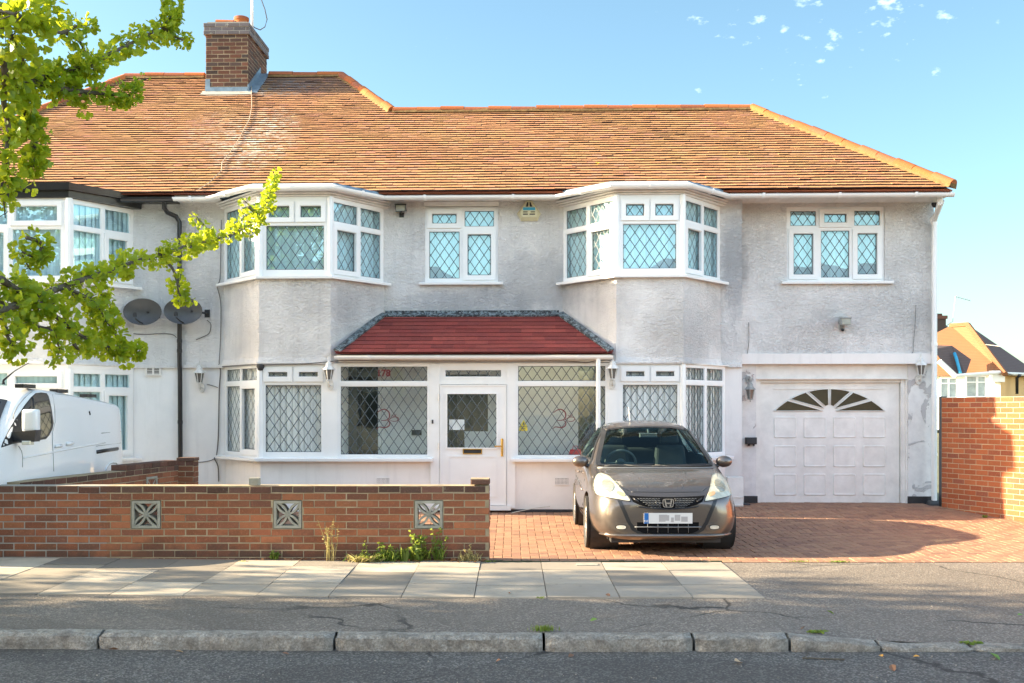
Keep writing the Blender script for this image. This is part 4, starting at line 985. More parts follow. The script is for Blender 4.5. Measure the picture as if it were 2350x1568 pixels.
tag(mb.build('brick_step',M['drive']),'low brick step in front of the front door','step')
# kerb stones
def kz(x):
    if x<2.0: return -.05+.008*max(0,-x-.2)
    return max(-.125,-.05-(x-2.0)*.085)
mb=MB(); joints=[-9.6,-6.9,-5.1,-2.98,-1.28,.23,1.31,2.0,2.66,3.33,3.75,4.6,5.6,7,8.4]
rr=random.Random(5)
from mathutils import noise as mn
for i in range(len(joints)-1):
    a,b=joints[i]+.010,joints[i+1]-.010; n=max(6,int((b-a)/.035)); prof=[(7.68,-.24),(7.668,-.16),(7.664,-.10),(7.668,-.06),(7.678,-.025),(7.70,-.003),(7.73,.002),(7.80,.002),(7.835,0),(7.838,-.24)]
    vs=[];fs=[];m_=len(prof)
    for k in range(n+1):
        x=a+(b-a)*k/n; e=min(k,n-k); end=.02*max(0,1-e/1.5)
        for (y,z) in prof:
            zt=z+kz(x) if z>-.05 else (z if z<-.15 else z+.0)
            if z>-.11 and z<=-.05: zr_=-.155+.006*max(0,-x-.2); zt=zr_+(kz(x)-zr_)*(.5 if z<-.08 else .85)
            if z<=-.15 and z>-.2: zt=z+.006*max(0,-x-.2)
            p=Vector((x*3.0,y*9,z*9)); d=mn.noise(p*1.7+Vector((i*7,0,0)))*.016+mn.noise(p*5)*.008
            vs.append((x,y+(d if y<7.75 else 0)+end*(1 if y<7.7 else 0),zt+d*.5-(end if z>-.04 and y<7.8 else 0)))
    for k in range(n):
        for j in range(m_-1): fs.append((k*m_+j,(k+1)*m_+j,(k+1)*m_+j+1,k*m_+j+1))
    fs+=[tuple(range(m_)),tuple(range(n*m_,n*m_+m_))[::-1]]
    mb.add(vs,fs)
tag(mb.build('kerb',M['granite'],smooth=True,angle=50),'worn granite kerb stones, dropping away at the right','kerb',kind='structure')
# ================================================================ FRONT GARDEN WALL
fw=empty('garden_wall',Matrix.Translation((0,11.2,0)),'low red brick front wall with three pierced cast-stone blocks','wall')
x0=-5.45; x1=P(1122,1100,11.2).x; zt=.792; x0w=x0
hs=[]
for (pa_,pb_,ta,tb) in ((301,369,1146,1211),(627,693,1146,1211),(951,1017,1148,1212)):
    A=P(pa_,tb,11.2);B=P(pb_,ta,11.2); zb_=zt-.075*9; c_=round((A.z-(zt-.825))/.075); z_=zt-.825+.075*c_-.005; hs.append((A.x,B.x,z_,z_+.30))
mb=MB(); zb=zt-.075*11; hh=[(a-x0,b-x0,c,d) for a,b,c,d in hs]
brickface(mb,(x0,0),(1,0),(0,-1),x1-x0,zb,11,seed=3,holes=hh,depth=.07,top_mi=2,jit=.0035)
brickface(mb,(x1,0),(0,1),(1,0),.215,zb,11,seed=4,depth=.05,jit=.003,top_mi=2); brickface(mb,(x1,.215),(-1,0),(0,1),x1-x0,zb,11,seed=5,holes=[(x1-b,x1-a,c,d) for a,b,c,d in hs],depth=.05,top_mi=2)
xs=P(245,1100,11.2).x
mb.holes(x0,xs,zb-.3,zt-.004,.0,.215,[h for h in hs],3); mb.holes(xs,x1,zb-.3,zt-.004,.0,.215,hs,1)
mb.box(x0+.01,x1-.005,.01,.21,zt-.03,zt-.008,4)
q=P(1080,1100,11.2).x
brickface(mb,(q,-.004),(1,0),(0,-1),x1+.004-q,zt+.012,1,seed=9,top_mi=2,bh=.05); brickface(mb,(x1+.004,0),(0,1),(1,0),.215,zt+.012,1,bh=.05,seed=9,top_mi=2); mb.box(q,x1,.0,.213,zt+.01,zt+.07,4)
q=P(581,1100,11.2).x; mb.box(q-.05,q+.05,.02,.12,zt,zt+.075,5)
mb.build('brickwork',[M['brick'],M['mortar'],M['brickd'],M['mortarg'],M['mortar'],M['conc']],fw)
for (a,b,c,d) in hs:
    mb=MB(); t=.028; mb.ring(a+.006,b-.006,c+.006,d-.006,t,-.006,.14); cx_,cz_=(a+b)/2,(c+d)/2; hw=(b-a)/2-t*.7
    for (sx,sz) in ((1,1),(-1,1),(-1,-1),(1,-1)):
        for sw in (1,-1):
            pts=[]
            for k in range(9):
                t_=k/8; x=t_; y=t_; off=.20*math.sin(math.pi*t_)*sw; px_=(x-off*.7071)*hw; pz_=(y+off*.7071)*hw
                pts.append((cx_+sx*px_,cz_+sz*pz_))
            for k in range(8):
                A=Vector(pts[k]);B=Vector(pts[k+1]); n_=Vector(((B-A).y,-(B-A).x)).normalized()*.011
                mb.poly([tuple(A-n_),tuple(B-n_),tuple(B+n_),tuple(A+n_)],-.0+.0003*k,.12+.0003*sw)
    mb.poly([(cx_-.024,cz_),(cx_,cz_-.024),(cx_+.024,cz_),(cx_,cz_+.024)],-.004,.121); mb.build('screen_block',M['conc'],fw)
# boundary wall between the yards
A=Vector((P(45,1100,11.62).x,11.62));B=Vector((P(409,1062,15.3).x,15.3)); d=(B-A); Lb=d.length; d.normalize(); nr=Vector((d.y,-d.x))
bwl=empty('garden_wall',Matrix.Translation((A.x,A.y,0)),'stepped brick wall with end pier dividing the two front yards beside the van','wall')
mb=MB(); A0=(0,0); zt2=.80; zb=zt2-.825
def shift(p): return (p[0]-A.x,p[1]-A.y)
brickface(mb,(0,0),d,nr,Lb,zb,11,seed=31,top_mi=2,jit=.003)
def slab(mb,p0,dr,nn,l,th,z0,z1,mi):
    p0=Vector(p0); a=p0+dr*l; vs=[p0,a,a-nn*th,p0-nn*th]; mb.hexa([(v.x,v.y,z0) for v in vs]+[(v.x,v.y,z1) for v in vs],mi)
slab(mb,(0,0),d,nr,Lb,.215,-.2,zt2-.004,1)
st=Lb-1.45; p0=d*st; brickface(mb,(p0.x,p0.y),d,nr,1.45,zt2,1,seed=33,top_mi=2); slab(mb,p0,d,nr,1.45,.215,zt2-.01,zt2+.066,2)
b0=(-nr*.215); brickface(mb,(p0.x+b0.x,p0.y+b0.y),-nr*-1,-d,.215,zt2,1,seed=34,top_mi=2)
pu=U(408,-1.0)
mb2=MB(); pp0=d*Lb+nr*.0; w2=.22
brickface(mb,(pp0.x-.01,pp0.y),(1,0),(0,-1),.23,-.05,12,seed=41,bh=.066,top_mi=2,bw=.215); mb.box(pp0.x-.01,pp0.x+.22,pp0.y,pp0.y+.23,-.1,.855,1)
brickface(mb,(pp0.x+.22,pp0.y),(0,1),(1,0),.23,-.05,12,seed=42,top_mi=2); mb.box(pp0.x-.02,pp0.x+.23,pp0.y-.01,pp0.y+.24,.853,.90,2)
mb.build('brickwork',[M['brick'],M['mortar'],M['brickd']],bwl)
a=Vector((A.x,A.y))+d*2.75; mb=MB(Matrix.Translation((d.x*2.78+nr.x*.008,d.y*2.78+nr.y*.008,0))@Matrix.Rotation(math.atan2(d.y,d.x),4,'Z')); mb.ring(0,.3,.38,.68,.03,-.008,.1); 
for s1,s2 in ((1,1),(1,-1)): mb.poly([(.15-.13*s1,.53-.13*s2-.012),(.15-.13*s1,.53-.13*s2+.012),(.15+.13*s1,.53+.13*s2+.012),(.15+.13*s1,.53+.13*s2-.012)],.0,.08+.002*s2)
mb.build('screen_block',M['conc'],bwl)
# right boundary wall
Ar=Vector((6.46,16.05));Br=Vector((7.36,13.70)); d=(Br-Ar);Lr=d.length;d.normalize(); nr=Vector((d.y,-d.x))
rw=empty('garden_wall',Matrix.Translation((Ar.x,Ar.y,0)),'tall orange brick boundary wall on the right of the drive','wall')
if nr.x>0: nr=-nr
mb=MB(); ncr=23; zb=1.775-.075*ncr
# bricks run from the far end towards the street on the left-facing side
brickface(mb,(0,0),d,nr,Lr,zb,ncr,seed=51,jit=.0015,bw=.215)
slab(mb,(0,0),d,nr,Lr,.215,-.2,1.772,1)
qq=d*(Lr+.41); brickface(mb,(qq.x,qq.y),d,nr,2.3,zb,ncr,seed=57,jit=.0015); slab(mb,qq,d,nr,2.3,.215,-.2,1.772,1)
pp=d*(Lr-.04)+nr*.05; brickface(mb,(pp.x,pp.y),d,nr,.45,zb,ncr,seed=52); slab(mb,pp,d,nr,.45,.33,-.2,1.80,1)
mb.build('brickwork',[M['brickr'],M['mortarl']],rw)
# dark strip put in for the shaded gap at the far end of the wall
mb=MB(); q=P(2167,1000,16.12); mb.box(q.x-.05,q.x+.03,16.1,16.2,0,1.79); tag(mb.build('gap_shade_strip',M['black']),'narrow black strip put in for the shaded gap between house corner and brick wall','shade strip')
# ================================================================ THINGS ON THE HOUSE FRONT
def hp(px,py,w): a,z=L(px,py,w); return HOUSE_M@Matrix.Translation((a,w,z))
M['lampw']=simple('white_lamp_metal',(.66,.65,.62),.45,var=.25,vs=20)
M['lampg']=simple('grey_lamp_metal',(.30,.31,.30),.5,var=.3,vs=20)
M['smoke']=simple('smoked_lamp_glass',(.13,.12,.11),.15,var=.2,spec=.7)
def lantern(px,py,w,label,up=True,metal='lampw'):
    "origin at the centre of the wall plate"
    r=empty('wall_lantern',hp(px,py,w),label,'wall lamp','wall lanterns on the house front')
    mb=MB(); pts=[(.05*math.cos(a),(.075 if up else .06)*math.sin(a)) for a in [2*math.pi*k/16 for k in range(16)]]
    mb.poly([(x*.96,z) for x,z in pts],-.03,.0); mb.build('wall_plate',M[metal],r)
    mb=MB(); s=1 if up else -1
    mb.tube([(0,-.02,.0),(0,-.08,-.02*s),(0,-.12,.02*s),(0,-.13,.07*s)],.011,8); mb.build('bracket_arm',M[metal],r,smooth=True)
    z=.075 if up else -.075-.17
    c=(-.035 if up else .0,-.13,0) if False else (0,-.13,0)
    body=MB(); gl=MB()
    lo,hi=(.042,.072)
    n=6
    z0=z;z1=z+.15
    if not up: z0=-.30; z1=-.15
    for k in range(n):
        a=2*math.pi*k/n+.26; p=Vector((c[0]+lo*math.cos(a),c[1]+lo*math.sin(a),z0)); q=Vector((c[0]+hi*math.cos(a),c[1]+hi*math.sin(a),z1)); body.tube([p,q],.006,6)
    body.lathe([(.0,z0-.012),(lo+.006,z0-.012),(lo+.008,z0),(.0,z0+.003)],6,c,a0=.26,a1=.26+2*math.pi)
    body.lathe([(hi+.008,z1-.002),(hi+.022,z1-.006),(hi+.02,z1+.004),(.055,z1+.045),(.045,z1+.08),(.02,z1+.11),(.008,z1+.12),(.005,z1+(.19 if up else .13)),(0,z1+(.192 if up else .132))],6,c,a0=.26,a1=.26+2*math.pi)
    if not up: body.lathe([(0,z0-.05),(.008,z0-.045),(.006,z0-.02),(.03,z0-.01)],8,c); body.tube([(0,-.13,.04),(0,-.13,-.02)],.02,8)
    body.build('lamp_cage',M[metal],r)
    gl.lathe([(lo-.003,z0+.004),(hi-.004,z1-.003)],6,c,a0=.26,a1=.26+2*math.pi); gl.build('lamp_glass',M['smoke'],r)
    return r
lantern(464,890,.015,'white wall lantern between the black downpipe and the left bay window')
lantern(759,884,WB-.012,'white wall lantern on the white post between left bay window and porch window')
lantern(1405,882,WB-.012,'white wall lantern beside the white porch downpipe, above the car')
lantern(1718,872,.365,'drooping grey wall lantern on the pillar left of the garage door',up=False,metal='lampg')
lantern(2107,872,.365,'white wall lantern on the peeling pillar right of the garage door')
def flood(px,py,w,label,M_,yaw=0):
    r=empty('floodlight',hp(px,py,w)@Matrix.Rotation(yaw,4,'Z'),label,'floodlight','floodlights on the house front')
    mb=MB(); mb.hexa([(-.075,-.16,-.07),(.075,-.16,-.07),(.085,-.05,-.045),(-.085,-.05,-.045),(-.085,-.15,.04),(.085,-.15,.04),(.06,-.04,.07),(-.06,-.04,.07)]); mb.box(-.09,.09,-.165,-.145,.035,.05); mb.build('housing',M_,r)
    mb=MB(); mb.hexa([(-.066,-.170,-.058),(.066,-.170,-.058),(.066,-.15,-.058),(-.066,-.15,-.058),(-.07,-.158,.028),(.07,-.158,.028),(.07,-.14,.028),(-.07,-.14,.028)]); mb.build('lens',simple('floodlight_lens',(.34,.33,.26),.25,var=.2),r)
    mb=MB(); mb.tube([(0,-.07,-.05),(0,-.05,-.10),(0,0,-.10)],.014,8); mb.box(-.035,.035,-.02,0,-.13,-.06); mb.build('bracket',M_,r)
    return r
flood(922,480,0,'black floodlight with pale lens under the eaves, right of the left upper bay',M['black'])
flood(1932,738,.3,'silver-grey floodlight on the bare wall above the garage door',M['lampg'],.15)
for r_ in [o for o in COL.objects if o.name.startswith('floodlight.') and o.get('category')]: 
    mb=MB(); mb.lathe([(0,-.13),(.022,-.12),(.026,-.10),(.02,-.085)],12,(0,-.03,-.03)); mb.build('motion_sensor',M['black'],r_,smooth=True)
# alarm box
r=empty('alarm_box',hp(1215,484,0),'cream six-sided burglar alarm box with blue strip under the eaves','alarm')
aq=lambda x,y:((x-1130)*.00028*1.03,-(y-750)*.00029*1.03)
out=[aq(960,250),aq(1270,250),aq(1740,920),aq(1560,1280),aq(680,1280),aq(460,920)]; inn=[aq(985,290),aq(1240,290),aq(1560,840),aq(1500,1110),aq(740,1110),aq(640,860)]
k=6; mb=MB(); mb.add([(x,0,z) for x,z in out]+[(x,-.03,z) for x,z in out]+[(x,-.075,z) for x,z in inn],[(i,(i+1)%k,k+(i+1)%k,k+i) for i in range(k)]+[(k+i,k+(i+1)%k,2*k+(i+1)%k,2*k+i) for i in range(k)]+[tuple(range(2*k,3*k))])
mb.build('case',simple('cream_plastic',(.60,.55,.36),.5,var=.1),r)
mb=MB(); a,b=aq(790,620),aq(1440,770); mb.box(a[0],b[0],-.082,-.074,b[1],a[1]); mb.build('blue_strip',simple('blue_label',(.02,.30,.48),.4,var=.4,vs=60),r)
mb=MB()
for pts in ([aq(1010,350),aq(1080,350),aq(1080,590),aq(930,590)],[aq(1140,350),aq(1190,350),aq(1290,590),aq(1140,590)],[aq(800,830),aq(1040,830),aq(1030,880),aq(790,880)],[aq(1190,830),aq(1430,830),aq(1430,880),aq(1200,880)],[aq(790,940),aq(1050,940),aq(1050,1000),aq(790,1000)],[aq(1140,940),aq(1430,940),aq(1430,1000),aq(1140,1000)]):
    mb.poly(pts,-.078,-.073)
mb.build('slots',M['blackm'],r)
# satellite dishes
def dish(px,py,w,label,dx=0):
    r=empty('satellite_dish',hp(px,py,w),label,'satellite dish','satellite dishes by the black downpipe')
    mb=MB(); n=32; vs=[];rings=6
    for j in range(rings+1):
        t=j/rings
        for k in range(n):
            a=2*math.pi*k/n; vs.append((.30*t*math.cos(a),-.17-.0-.07*t*t,.205*t*math.sin(a)))
    fs=[(j*n+k,j*n+(k+1)%n,(j+1)*n+(k+1)%n,(j+1)*n+k) for j in range(1,rings) for k in range(n)]+[(0*n+k,(k+1)%n,n+(k+1)%n,n+k) for k in range(n)]
    o2=len(vs); vs+=[(v[0]*.985,v[1]+.014,v[2]*.985) for v in vs[-n:]]; fs+=[(rings*n+k,rings*n+(k+1)%n,o2+(k+1)%n,o2+k) for k in range(n)]
    mb.add(vs,fs); mb.build('reflector',simple('dish_paint',(.055,.058,.062),.42,var=.18,vs=8),r,smooth=True,angle=50)
    mb=MB(); mb.tube([(0,-.17,-.19),(-.02,-.33,-.16),(-.04,-.42,-.12)],.012,8); mb.build('feed_arm',M['blackm'],r,smooth=True)
    mb=MB(); mb.lathe([(0,0),(.028,.003),(.03,.05),(.018,.07),(0,.07)],12,(-.045,-.43,-.10)); mb.build('receiver_head',M['blackm'],r,smooth=True,angle=40)
    mb=MB(); mb.tube([(dx*.1,-.19,0),(dx*.3,-.07,-.02),(dx*.3,0,-.02)],.016,8); mb.box(dx*.3-.04,dx*.3+.04,-.012,0,-.08,.04); mb.build('wall_bracket',M['blackm'],r)
dish(340,719,0,'left of two dark oval satellite dishes, on the white wall by the downpipe',.5); dish(432,717,0,'dark oval satellite dish right of the black downpipe',1.0)
def cable(pts,label,w=-.02,r=.006,mat='cable',name='wall_cable'):
    P3=[]
    for q in pts:
        px,py=q[:2]; ww=q[2] if len(q)>2 else w; a,z=L(px,py,ww); P3.append(Vector((a,ww,z)))
    o=[]
    for i in range(len(P3)-1):
        p0=P3[max(i-1,0)];p1=P3[i];p2=P3[i+1];p3=P3[min(i+2,len(P3)-1)]
        for k in range(4):
            t=k/4; o.append(.5*((2*p1)+(p2-p0)*t+(2*p0-5*p1+4*p2-p3)*t*t+(3*p1-p0-3*p2+p3)*t**3))
    o.append(P3[-1]); mb=MB(HOUSE_M); mb.tube(o,r,6); return tag(mb.build(name,M[mat],smooth=True),label,'cable')
cable([(508,505),(507,560),(505,640),(498,655),(506,690),(507,740),(505,800),(503,828),(500,838),(470,842),(418,842)],'thin dark cable dropping beside the left edge of the left bay',w=-.015)
cable([(500,842,.0),(506,850,.0),(503,900,.0),(501,1000,.0),(497,1045,0),(492,1052,0),(500,1070,0),(502,1105,0)],'cable run beside the ground floor left bay window',w=0,r=.009)
cable([(420,1055,.01),(450,1061,.01),(480,1058,.01),(497,1050,.01)],'sagging cable low on the wall behind the garden wall',w=.01)
cable([(475,882,0),(490,886,0),(500,890,0)],'short cable feeding the leftmost wall lantern',w=0)
cable([(510,842,-.2),(560,838,-.75),(600,837,WB-.05),(640,836,WB-.05),(700,835,WB-.05),(760,830,WB-.05),(800,828,WB-.06),(900,829,WB-.06),(1000,829,WB-.06),(1100,829,WB-.06),(1200,829,WB-.06),(1300,829,WB-.06),(1345,832,WB-.06),(1370,828,WB-.06),(1400,828,WB-.06),(1410,840,WB-.05)],'black cable strung along the porch fascia',w=WB,r=.007)
cable([(305,766,-.01),(330,768,-.01),(370,766,-.01),(395,768,-.01),(405,775,-.02)],'dark cable from the white junction box to the downpipe',w=-.01)
cable([(475,735,-.02),(484,745,-.02),(480,765,-.02),(462,775,-.02),(450,780,-.02)],'curling cable hanging behind the right satellite dish')
cable([(2102,700,.285),(2100,745,.285),(2096,790,.285),(2092,812,.285),(2060,817,.285),(1980,820,.285),(1880,828,.285),(1800,822,.285),(1730,818,.285),(1712,818,.285)],'thin cable sagging across the wall above the garage door',w=.285,r=.004)
cable([(1718,740,.285),(1719,780,.285),(1716,805,.285),(1712,825,.285)],'short vertical cable at the step in the wall left of the garage wing',w=.285,r=.004)
cable([(1172,1180,WB-.06),(1180,1176,WB-.06),(1220,1168,WB-.05),(1262,1162,WB-.02)],'pale loose cable lying against the black plinth',w=WB,r=.006,mat='cablew')
r=empty('junction_box',hp(293,763,0),'small white junction box on the wall below the left satellite dish','box'); mb=MB(); mb.bbox(-.05,.05,-.04,0,-.055,.055); mb.build('lid',M['upvcw'],r)
r=empty('post_box',hp(1722,1012,.37),'small black box fixed to the pillar left of the garage door','box')
mb=MB(); mb.bbox(-.085,.085,-.10,0,-.05,.055,.012); mb.box(-.05,-.02,-.06,-.02,-.08,-.045); mb.box(.03,.055,-.06,-.02,-.08,-.045); mb.build('case',M['blackm'],r)
r=empty('security_camera',hp(2146,469,.1),'tiny dark dome camera under the soffit at the house corner','camera'); mb=MB(); mb.lathe([(.055,.02),(.055,0),(.045,-.03),(.02,-.05),(0,-.055)],16); mb.build('dome',M['black'],r,smooth=True,angle=50)
r=empty('white_box',hp(1682,1120,-.12),'white louvred box against the wall behind the car, left of the garage','box')
mb=MB(); mb.bbox(-.10,.14,-.10,.08,-.45,.17); 
for k in range(3): mb.box(-.1,.14,-.112,-.1,-.14-.12*k,-.13-.12*k)
mb.build('case',M['upvcw'],r)
r=empty('drain_block',hp(2152,1162,.12),'black rubber shoe block at the foot of the right downpipe','drain block')
mb=MB(); mb.hexa([(-.22,-.2,-.06),(.24,-.2,-.06),(.20,.16,-.06),(-.16,.16,-.06),(-.17,-.15,.05),(.17,-.15,.05),(.14,.14,.09),(-.11,.14,.09)]); o=mb.build('block',M['blackm'],r); bv=o.modifiers.new('b','BEVEL'); bv.width=.03; bv.segments=3
cable([(500,836,-.1),(500,836,-.1)],'x') if 0 else None
r=empty('security_light',hp(598,842,WB-.02),'small dark security light under the lip at the left bay corner','lamp'); mb=MB(); mb.lathe([(0,.04),(.05,.04),(.06,.0),(.035,-.05),(0,-.06)],14); mb.build('shade',M['blackm'],r,smooth=True,angle=50)
# ================================================================ HOUSE FAR RIGHT
YB=85
c=P(2296,857,YB); ez=c.z
bh=empty('distant_house',Matrix.Translation((c.x,c.y,0)),'small sunlit house with orange hipped roof beyond the right-hand brick wall','house')
ang=rad(40); ld_=Vector((-math.cos(ang),math.sin(ang),0)); rd=Vector((math.sin(ang)*1.0,math.cos(ang)*1.0,0)); LL=12.5;RL=9
def W3(a,b,z): q=ld_*a+rd*b; return (q.x,q.y,z)
M['bwl']=simple('sunlit_white_wall',(.75,.73,.66),.8,var=.05,vs=1); M['byl']=simple('ochre_wall',(.70,.42,.17),.85,var=.08,vs=1)
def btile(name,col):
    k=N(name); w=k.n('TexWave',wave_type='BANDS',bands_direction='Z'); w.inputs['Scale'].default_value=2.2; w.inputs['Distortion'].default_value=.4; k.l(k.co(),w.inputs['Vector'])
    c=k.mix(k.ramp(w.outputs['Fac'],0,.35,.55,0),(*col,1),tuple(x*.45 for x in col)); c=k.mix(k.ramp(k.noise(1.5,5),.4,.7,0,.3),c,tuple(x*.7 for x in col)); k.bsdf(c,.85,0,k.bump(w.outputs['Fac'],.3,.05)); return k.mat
M['btile']=btile('far_orange_tile',(.23,.095,.038)); M['btiled']=btile('far_dark_shaded_tile',(.11,.07,.06))
mb=MB(); v=[W3(0,0,0),W3(LL,0,0),W3(LL,RL,0),W3(0,RL,0)]; vt=[(x,y,ez) for x,y,_ in v]; mb.add(v+vt,[(0,1,5,4),(1,2,6,5),(2,3,7,6)],0); mb.build('wall',M['bwl'],bh)
mb=MB(); mb.add([v[0],v[3],vt[3],vt[0]],[(0,1,2,3)]); mb.build('side_wall',M['byl'],bh)
pk=P(2221,745,YB+7); r1=(pk.x-c.x,pk.y-c.y,pk.z); p2=P(2182,749,YB+9.5); r2=(p2.x-c.x,p2.y-c.y,pk.z+.1); oe=.5
e=[W3(-oe,-oe,ez-.1),W3(LL,-oe,ez-.1),W3(LL,RL+6,ez-.1),W3(-oe,RL+6,ez-.1)]
r3=(r2[0]-.64*6,r2[1]+.77*6,pk.z)
er=P(2395,845,YB+6); er=(er.x-c.x,er.y-c.y,ez-.1)
mb=MB(); mb.add([e[0],e[1],r2,r1],[(0,1,2,3)],0); mb.add([e[0],r1,er],[(0,1,2)],1); mb.add([r1,r2,e[2],er],[(0,1,2,3)],1); mb.add([e[1],e[2],r2],[(0,1,2)],1)  # planes turned from the sun get darker tile: shade put into the colour
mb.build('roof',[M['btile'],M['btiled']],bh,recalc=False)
mb=MB(); mb.tube([e[0],r1],.22,6); mb.tube([r1,r2],.2,6); mb.build('ridge_tiles',M['btile'],bh)
# dark gablet
def q7(x,y,Y): p=P(*e7(x,y),Y); return (p.x-c.x,p.y-c.y,p.z)
mb=MB(); 
mb.add([q7(100,505,YB+1.2),q7(345,515,YB+1.8),q7(592,692,YB+1.6),q7(525,885,YB-.8),q7(375,885,YB-.8),q7(200,700,YB-1.),q7(100,560,YB-1)],[(0,1,4,5,6),(1,2,3,4)]); mb.build('gablet',M['btiled'],bh,recalc=False)
mb=MB(); mb.tube([q7(375,610,YB+.6),q7(400,680,YB+.2),q7(450,865,YB-.9)],.13,6); mb.build('blue_flashing',simple('blue_membrane',(.03,.30,.50),.6),bh,smooth=True)
mb=MB(); mb.tube([q7(180,715,YB-1.2),q7(385,905,YB-1.1)],.22,5); mb.tube([q7(380,905,YB-1.2),q7(990,860,YB-.2)],.16,6); mb.tube([q7(990,872,YB-.2),q7(1300,885,YB+2)],.14,6); mb.build('eaves_trim',M['bwl'],bh)
mb=MB(); mb.tube([q7(1225,885,YB+1),q7(1222,905,YB+1),q7(1185,930,YB+1.2),q7(1187,1140,YB+1.2)],.13,6); mb.build('downpipe',M['black'],bh,smooth=True)
def bwin(x0,y0,x1,y1,cols,split,Y):
    A=q7(x0,y1,Y);B=q7(x1,y1,Y);T=q7(x0,y0,Y)
    f=MB(); hs=[]; w=B[0]-A[0]; h=T[2]-A[2]; f.M=Matrix.Translation((A[0],A[1],A[2]))
    for i in range(cols):
        a=w*i/cols+.07;b=w*(i+1)/cols-.07
        hs+= [(a,b,.08,h*split-.05),(a,b,h*split+.05,h-.08)]
    f.holes(0,w,0,h,-.12,.0,hs); o=f.build('window',M['upvc'],bh); g=MB(f.M); g.box(.05,w-.05,-.05,-.02,.05,h-.05); g.build('pane',simple('far_glass',(.30,.36,.36),.15,var=.5,vs=1.2,spec=.8),o); return o
bwin(188,930,400,1190,2,.72,YB-.7); bwin(520,905,660,1180,1,.7,YB+.0); bwin(665,905,775,1180,1,.7,YB+.0)
mb=MB(); A=q7(845,985,YB); mb.box(A[0],A[0]+1.4,A[1]-.5,A[1]+.6,A[2],A[2]+1.0) if 0 else mb.box(A[0],A[0]+1.0,A[1]-.3,A[1]+.3,A[2],A[2]+.9); mb.build('flue_box',M['bwl'],bh)
dc=empty('distant_house',Matrix.Translation((P(2160,760,YB+14).x,YB+14,0)),'dark roof corner with brick chimney and aerial behind the sunlit far house','house')
z0=P(2160,770,YB+14).z; z1=P(2160,722,YB+14).z; xw=[P(2140,0,YB+14).x-P(2160,0,YB+14).x,P(2171,0,YB+14).x-P(2160,0,YB+14).x]
mb=MB(); mb.box(xw[0],xw[1],0,1.5,0,z1-.4); mb.box(xw[0],xw[1]+.12,-.1,1.6,z1-.4,z1-.1); mb.box(xw[0],xw[1]-.3,.1,1.2,z1-.1,z1+.1); mb.build('chimney',M['brickc'],dc)
mb=MB(); ax=xw[1]+.5
mb.tube([(xw[1],.3,z1-1.8),(xw[1]+.2,.3,z1-1.0),(xw[1]+.75,.3,z1-.6),(xw[1]+1.0,.3,z1+1.7)],.035,5); mb.tube([(xw[1]+1.0,.3,z1+1.7),(xw[1]+2.4,.3,z1+1.3)],.03,5)
for k in range(7): mb.tube([(xw[1]+1.1+k*.2,.3,z1+1.55-k*.055),(xw[1]+1.1+k*.2,.3,z1+1.82-k*.055)],.018,4)
mb.build('aerial',M['lampg'],dc)
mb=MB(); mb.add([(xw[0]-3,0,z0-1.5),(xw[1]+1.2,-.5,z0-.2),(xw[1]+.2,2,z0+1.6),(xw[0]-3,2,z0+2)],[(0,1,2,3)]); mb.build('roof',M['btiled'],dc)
A=P(2262,791,YB-4);B=P(2420,787,YB-30); mb=MB(); mb.tube([A,A.lerp(B,.5)-Vector((0,0,.25)),B],.025,5); tag(mb.build('overhead_wire',M['cablew'],smooth=True),'thin overhead wire crossing the sky in front of the distant roof','wire')
# ================================================================ HOUSES ACROSS THE ROAD (only seen reflected)
oh=empty('opposite_house',Matrix.Translation((0,-13,0)),'pale semi-detached house on the far side of the road, seen reflected in the glass','house')
mb=MB(); mb.box(-26,-2,-6,0,-.2,5); mb.box(2,26,-6,0,-.2,5); mb.build('wall',simple('pebbledash',(.55,.5,.42),.9,var=.2,vs=1),oh)
mb=MB(); hip_solid(mb,-26.5,-1.5,-6.5,.5,5,-22,-5,-3,8.2); hip_solid(mb,1.5,26.5,-6.5,.5,5,5,22,-3,8.2); mb.build('roof',M['btiled'],oh)
mb=MB()
for s in (-22,-15,-8,6,13,20):
    for z in (.9,3.2): mb.box(s,s+2.4,0,.06,z,z+1.4)
mb.build('glazing',M['glassd'],oh)
# ================================================================ CARS
def loft_body(name,stations,mat,parent,sub=3,crease=None):
    "stations: (y,[(x,z)...]) half profiles from bottom centre round to top centre; x=0 at both ends"
    vs=[];fs=[]; m=len(stations[0][1]); ring=2*m-2
    for y,pr in stations:
        for (x,z) in pr: vs.append((x,y,z))
        for (x,z) in pr[-2:0:-1]: vs.append((-x,y,z))
    n=len(stations)
    for i in range(n-1):
        for k in range(ring): fs.append((i*ring+k,i*ring+(k+1)%ring,(i+1)*ring+(k+1)%ring,(i+1)*ring+k))
    def cap(i,rev):
        o=i*ring
        for k in range(m-1):
            a,b=k,k+1; c=(ring-b)%ring; d=(ring-a)%ring
            q=[a,b,c,d]; q2=[]
            for t in q:
                if t not in q2: q2.append(t)
            if b==m-1: q2=[a,b,d]
            q2=[o+t for t in q2]; fs.append(tuple(q2[::-1] if rev else q2))
    cap(0,False);cap(n-1,True)
    mb=MB(); mb.add(vs,fs); o=mb.build(name,mat,parent,smooth=True)
    md=o.modifiers.new('s','SUBSURF'); md.levels=sub; md.render_levels=sub
    return o
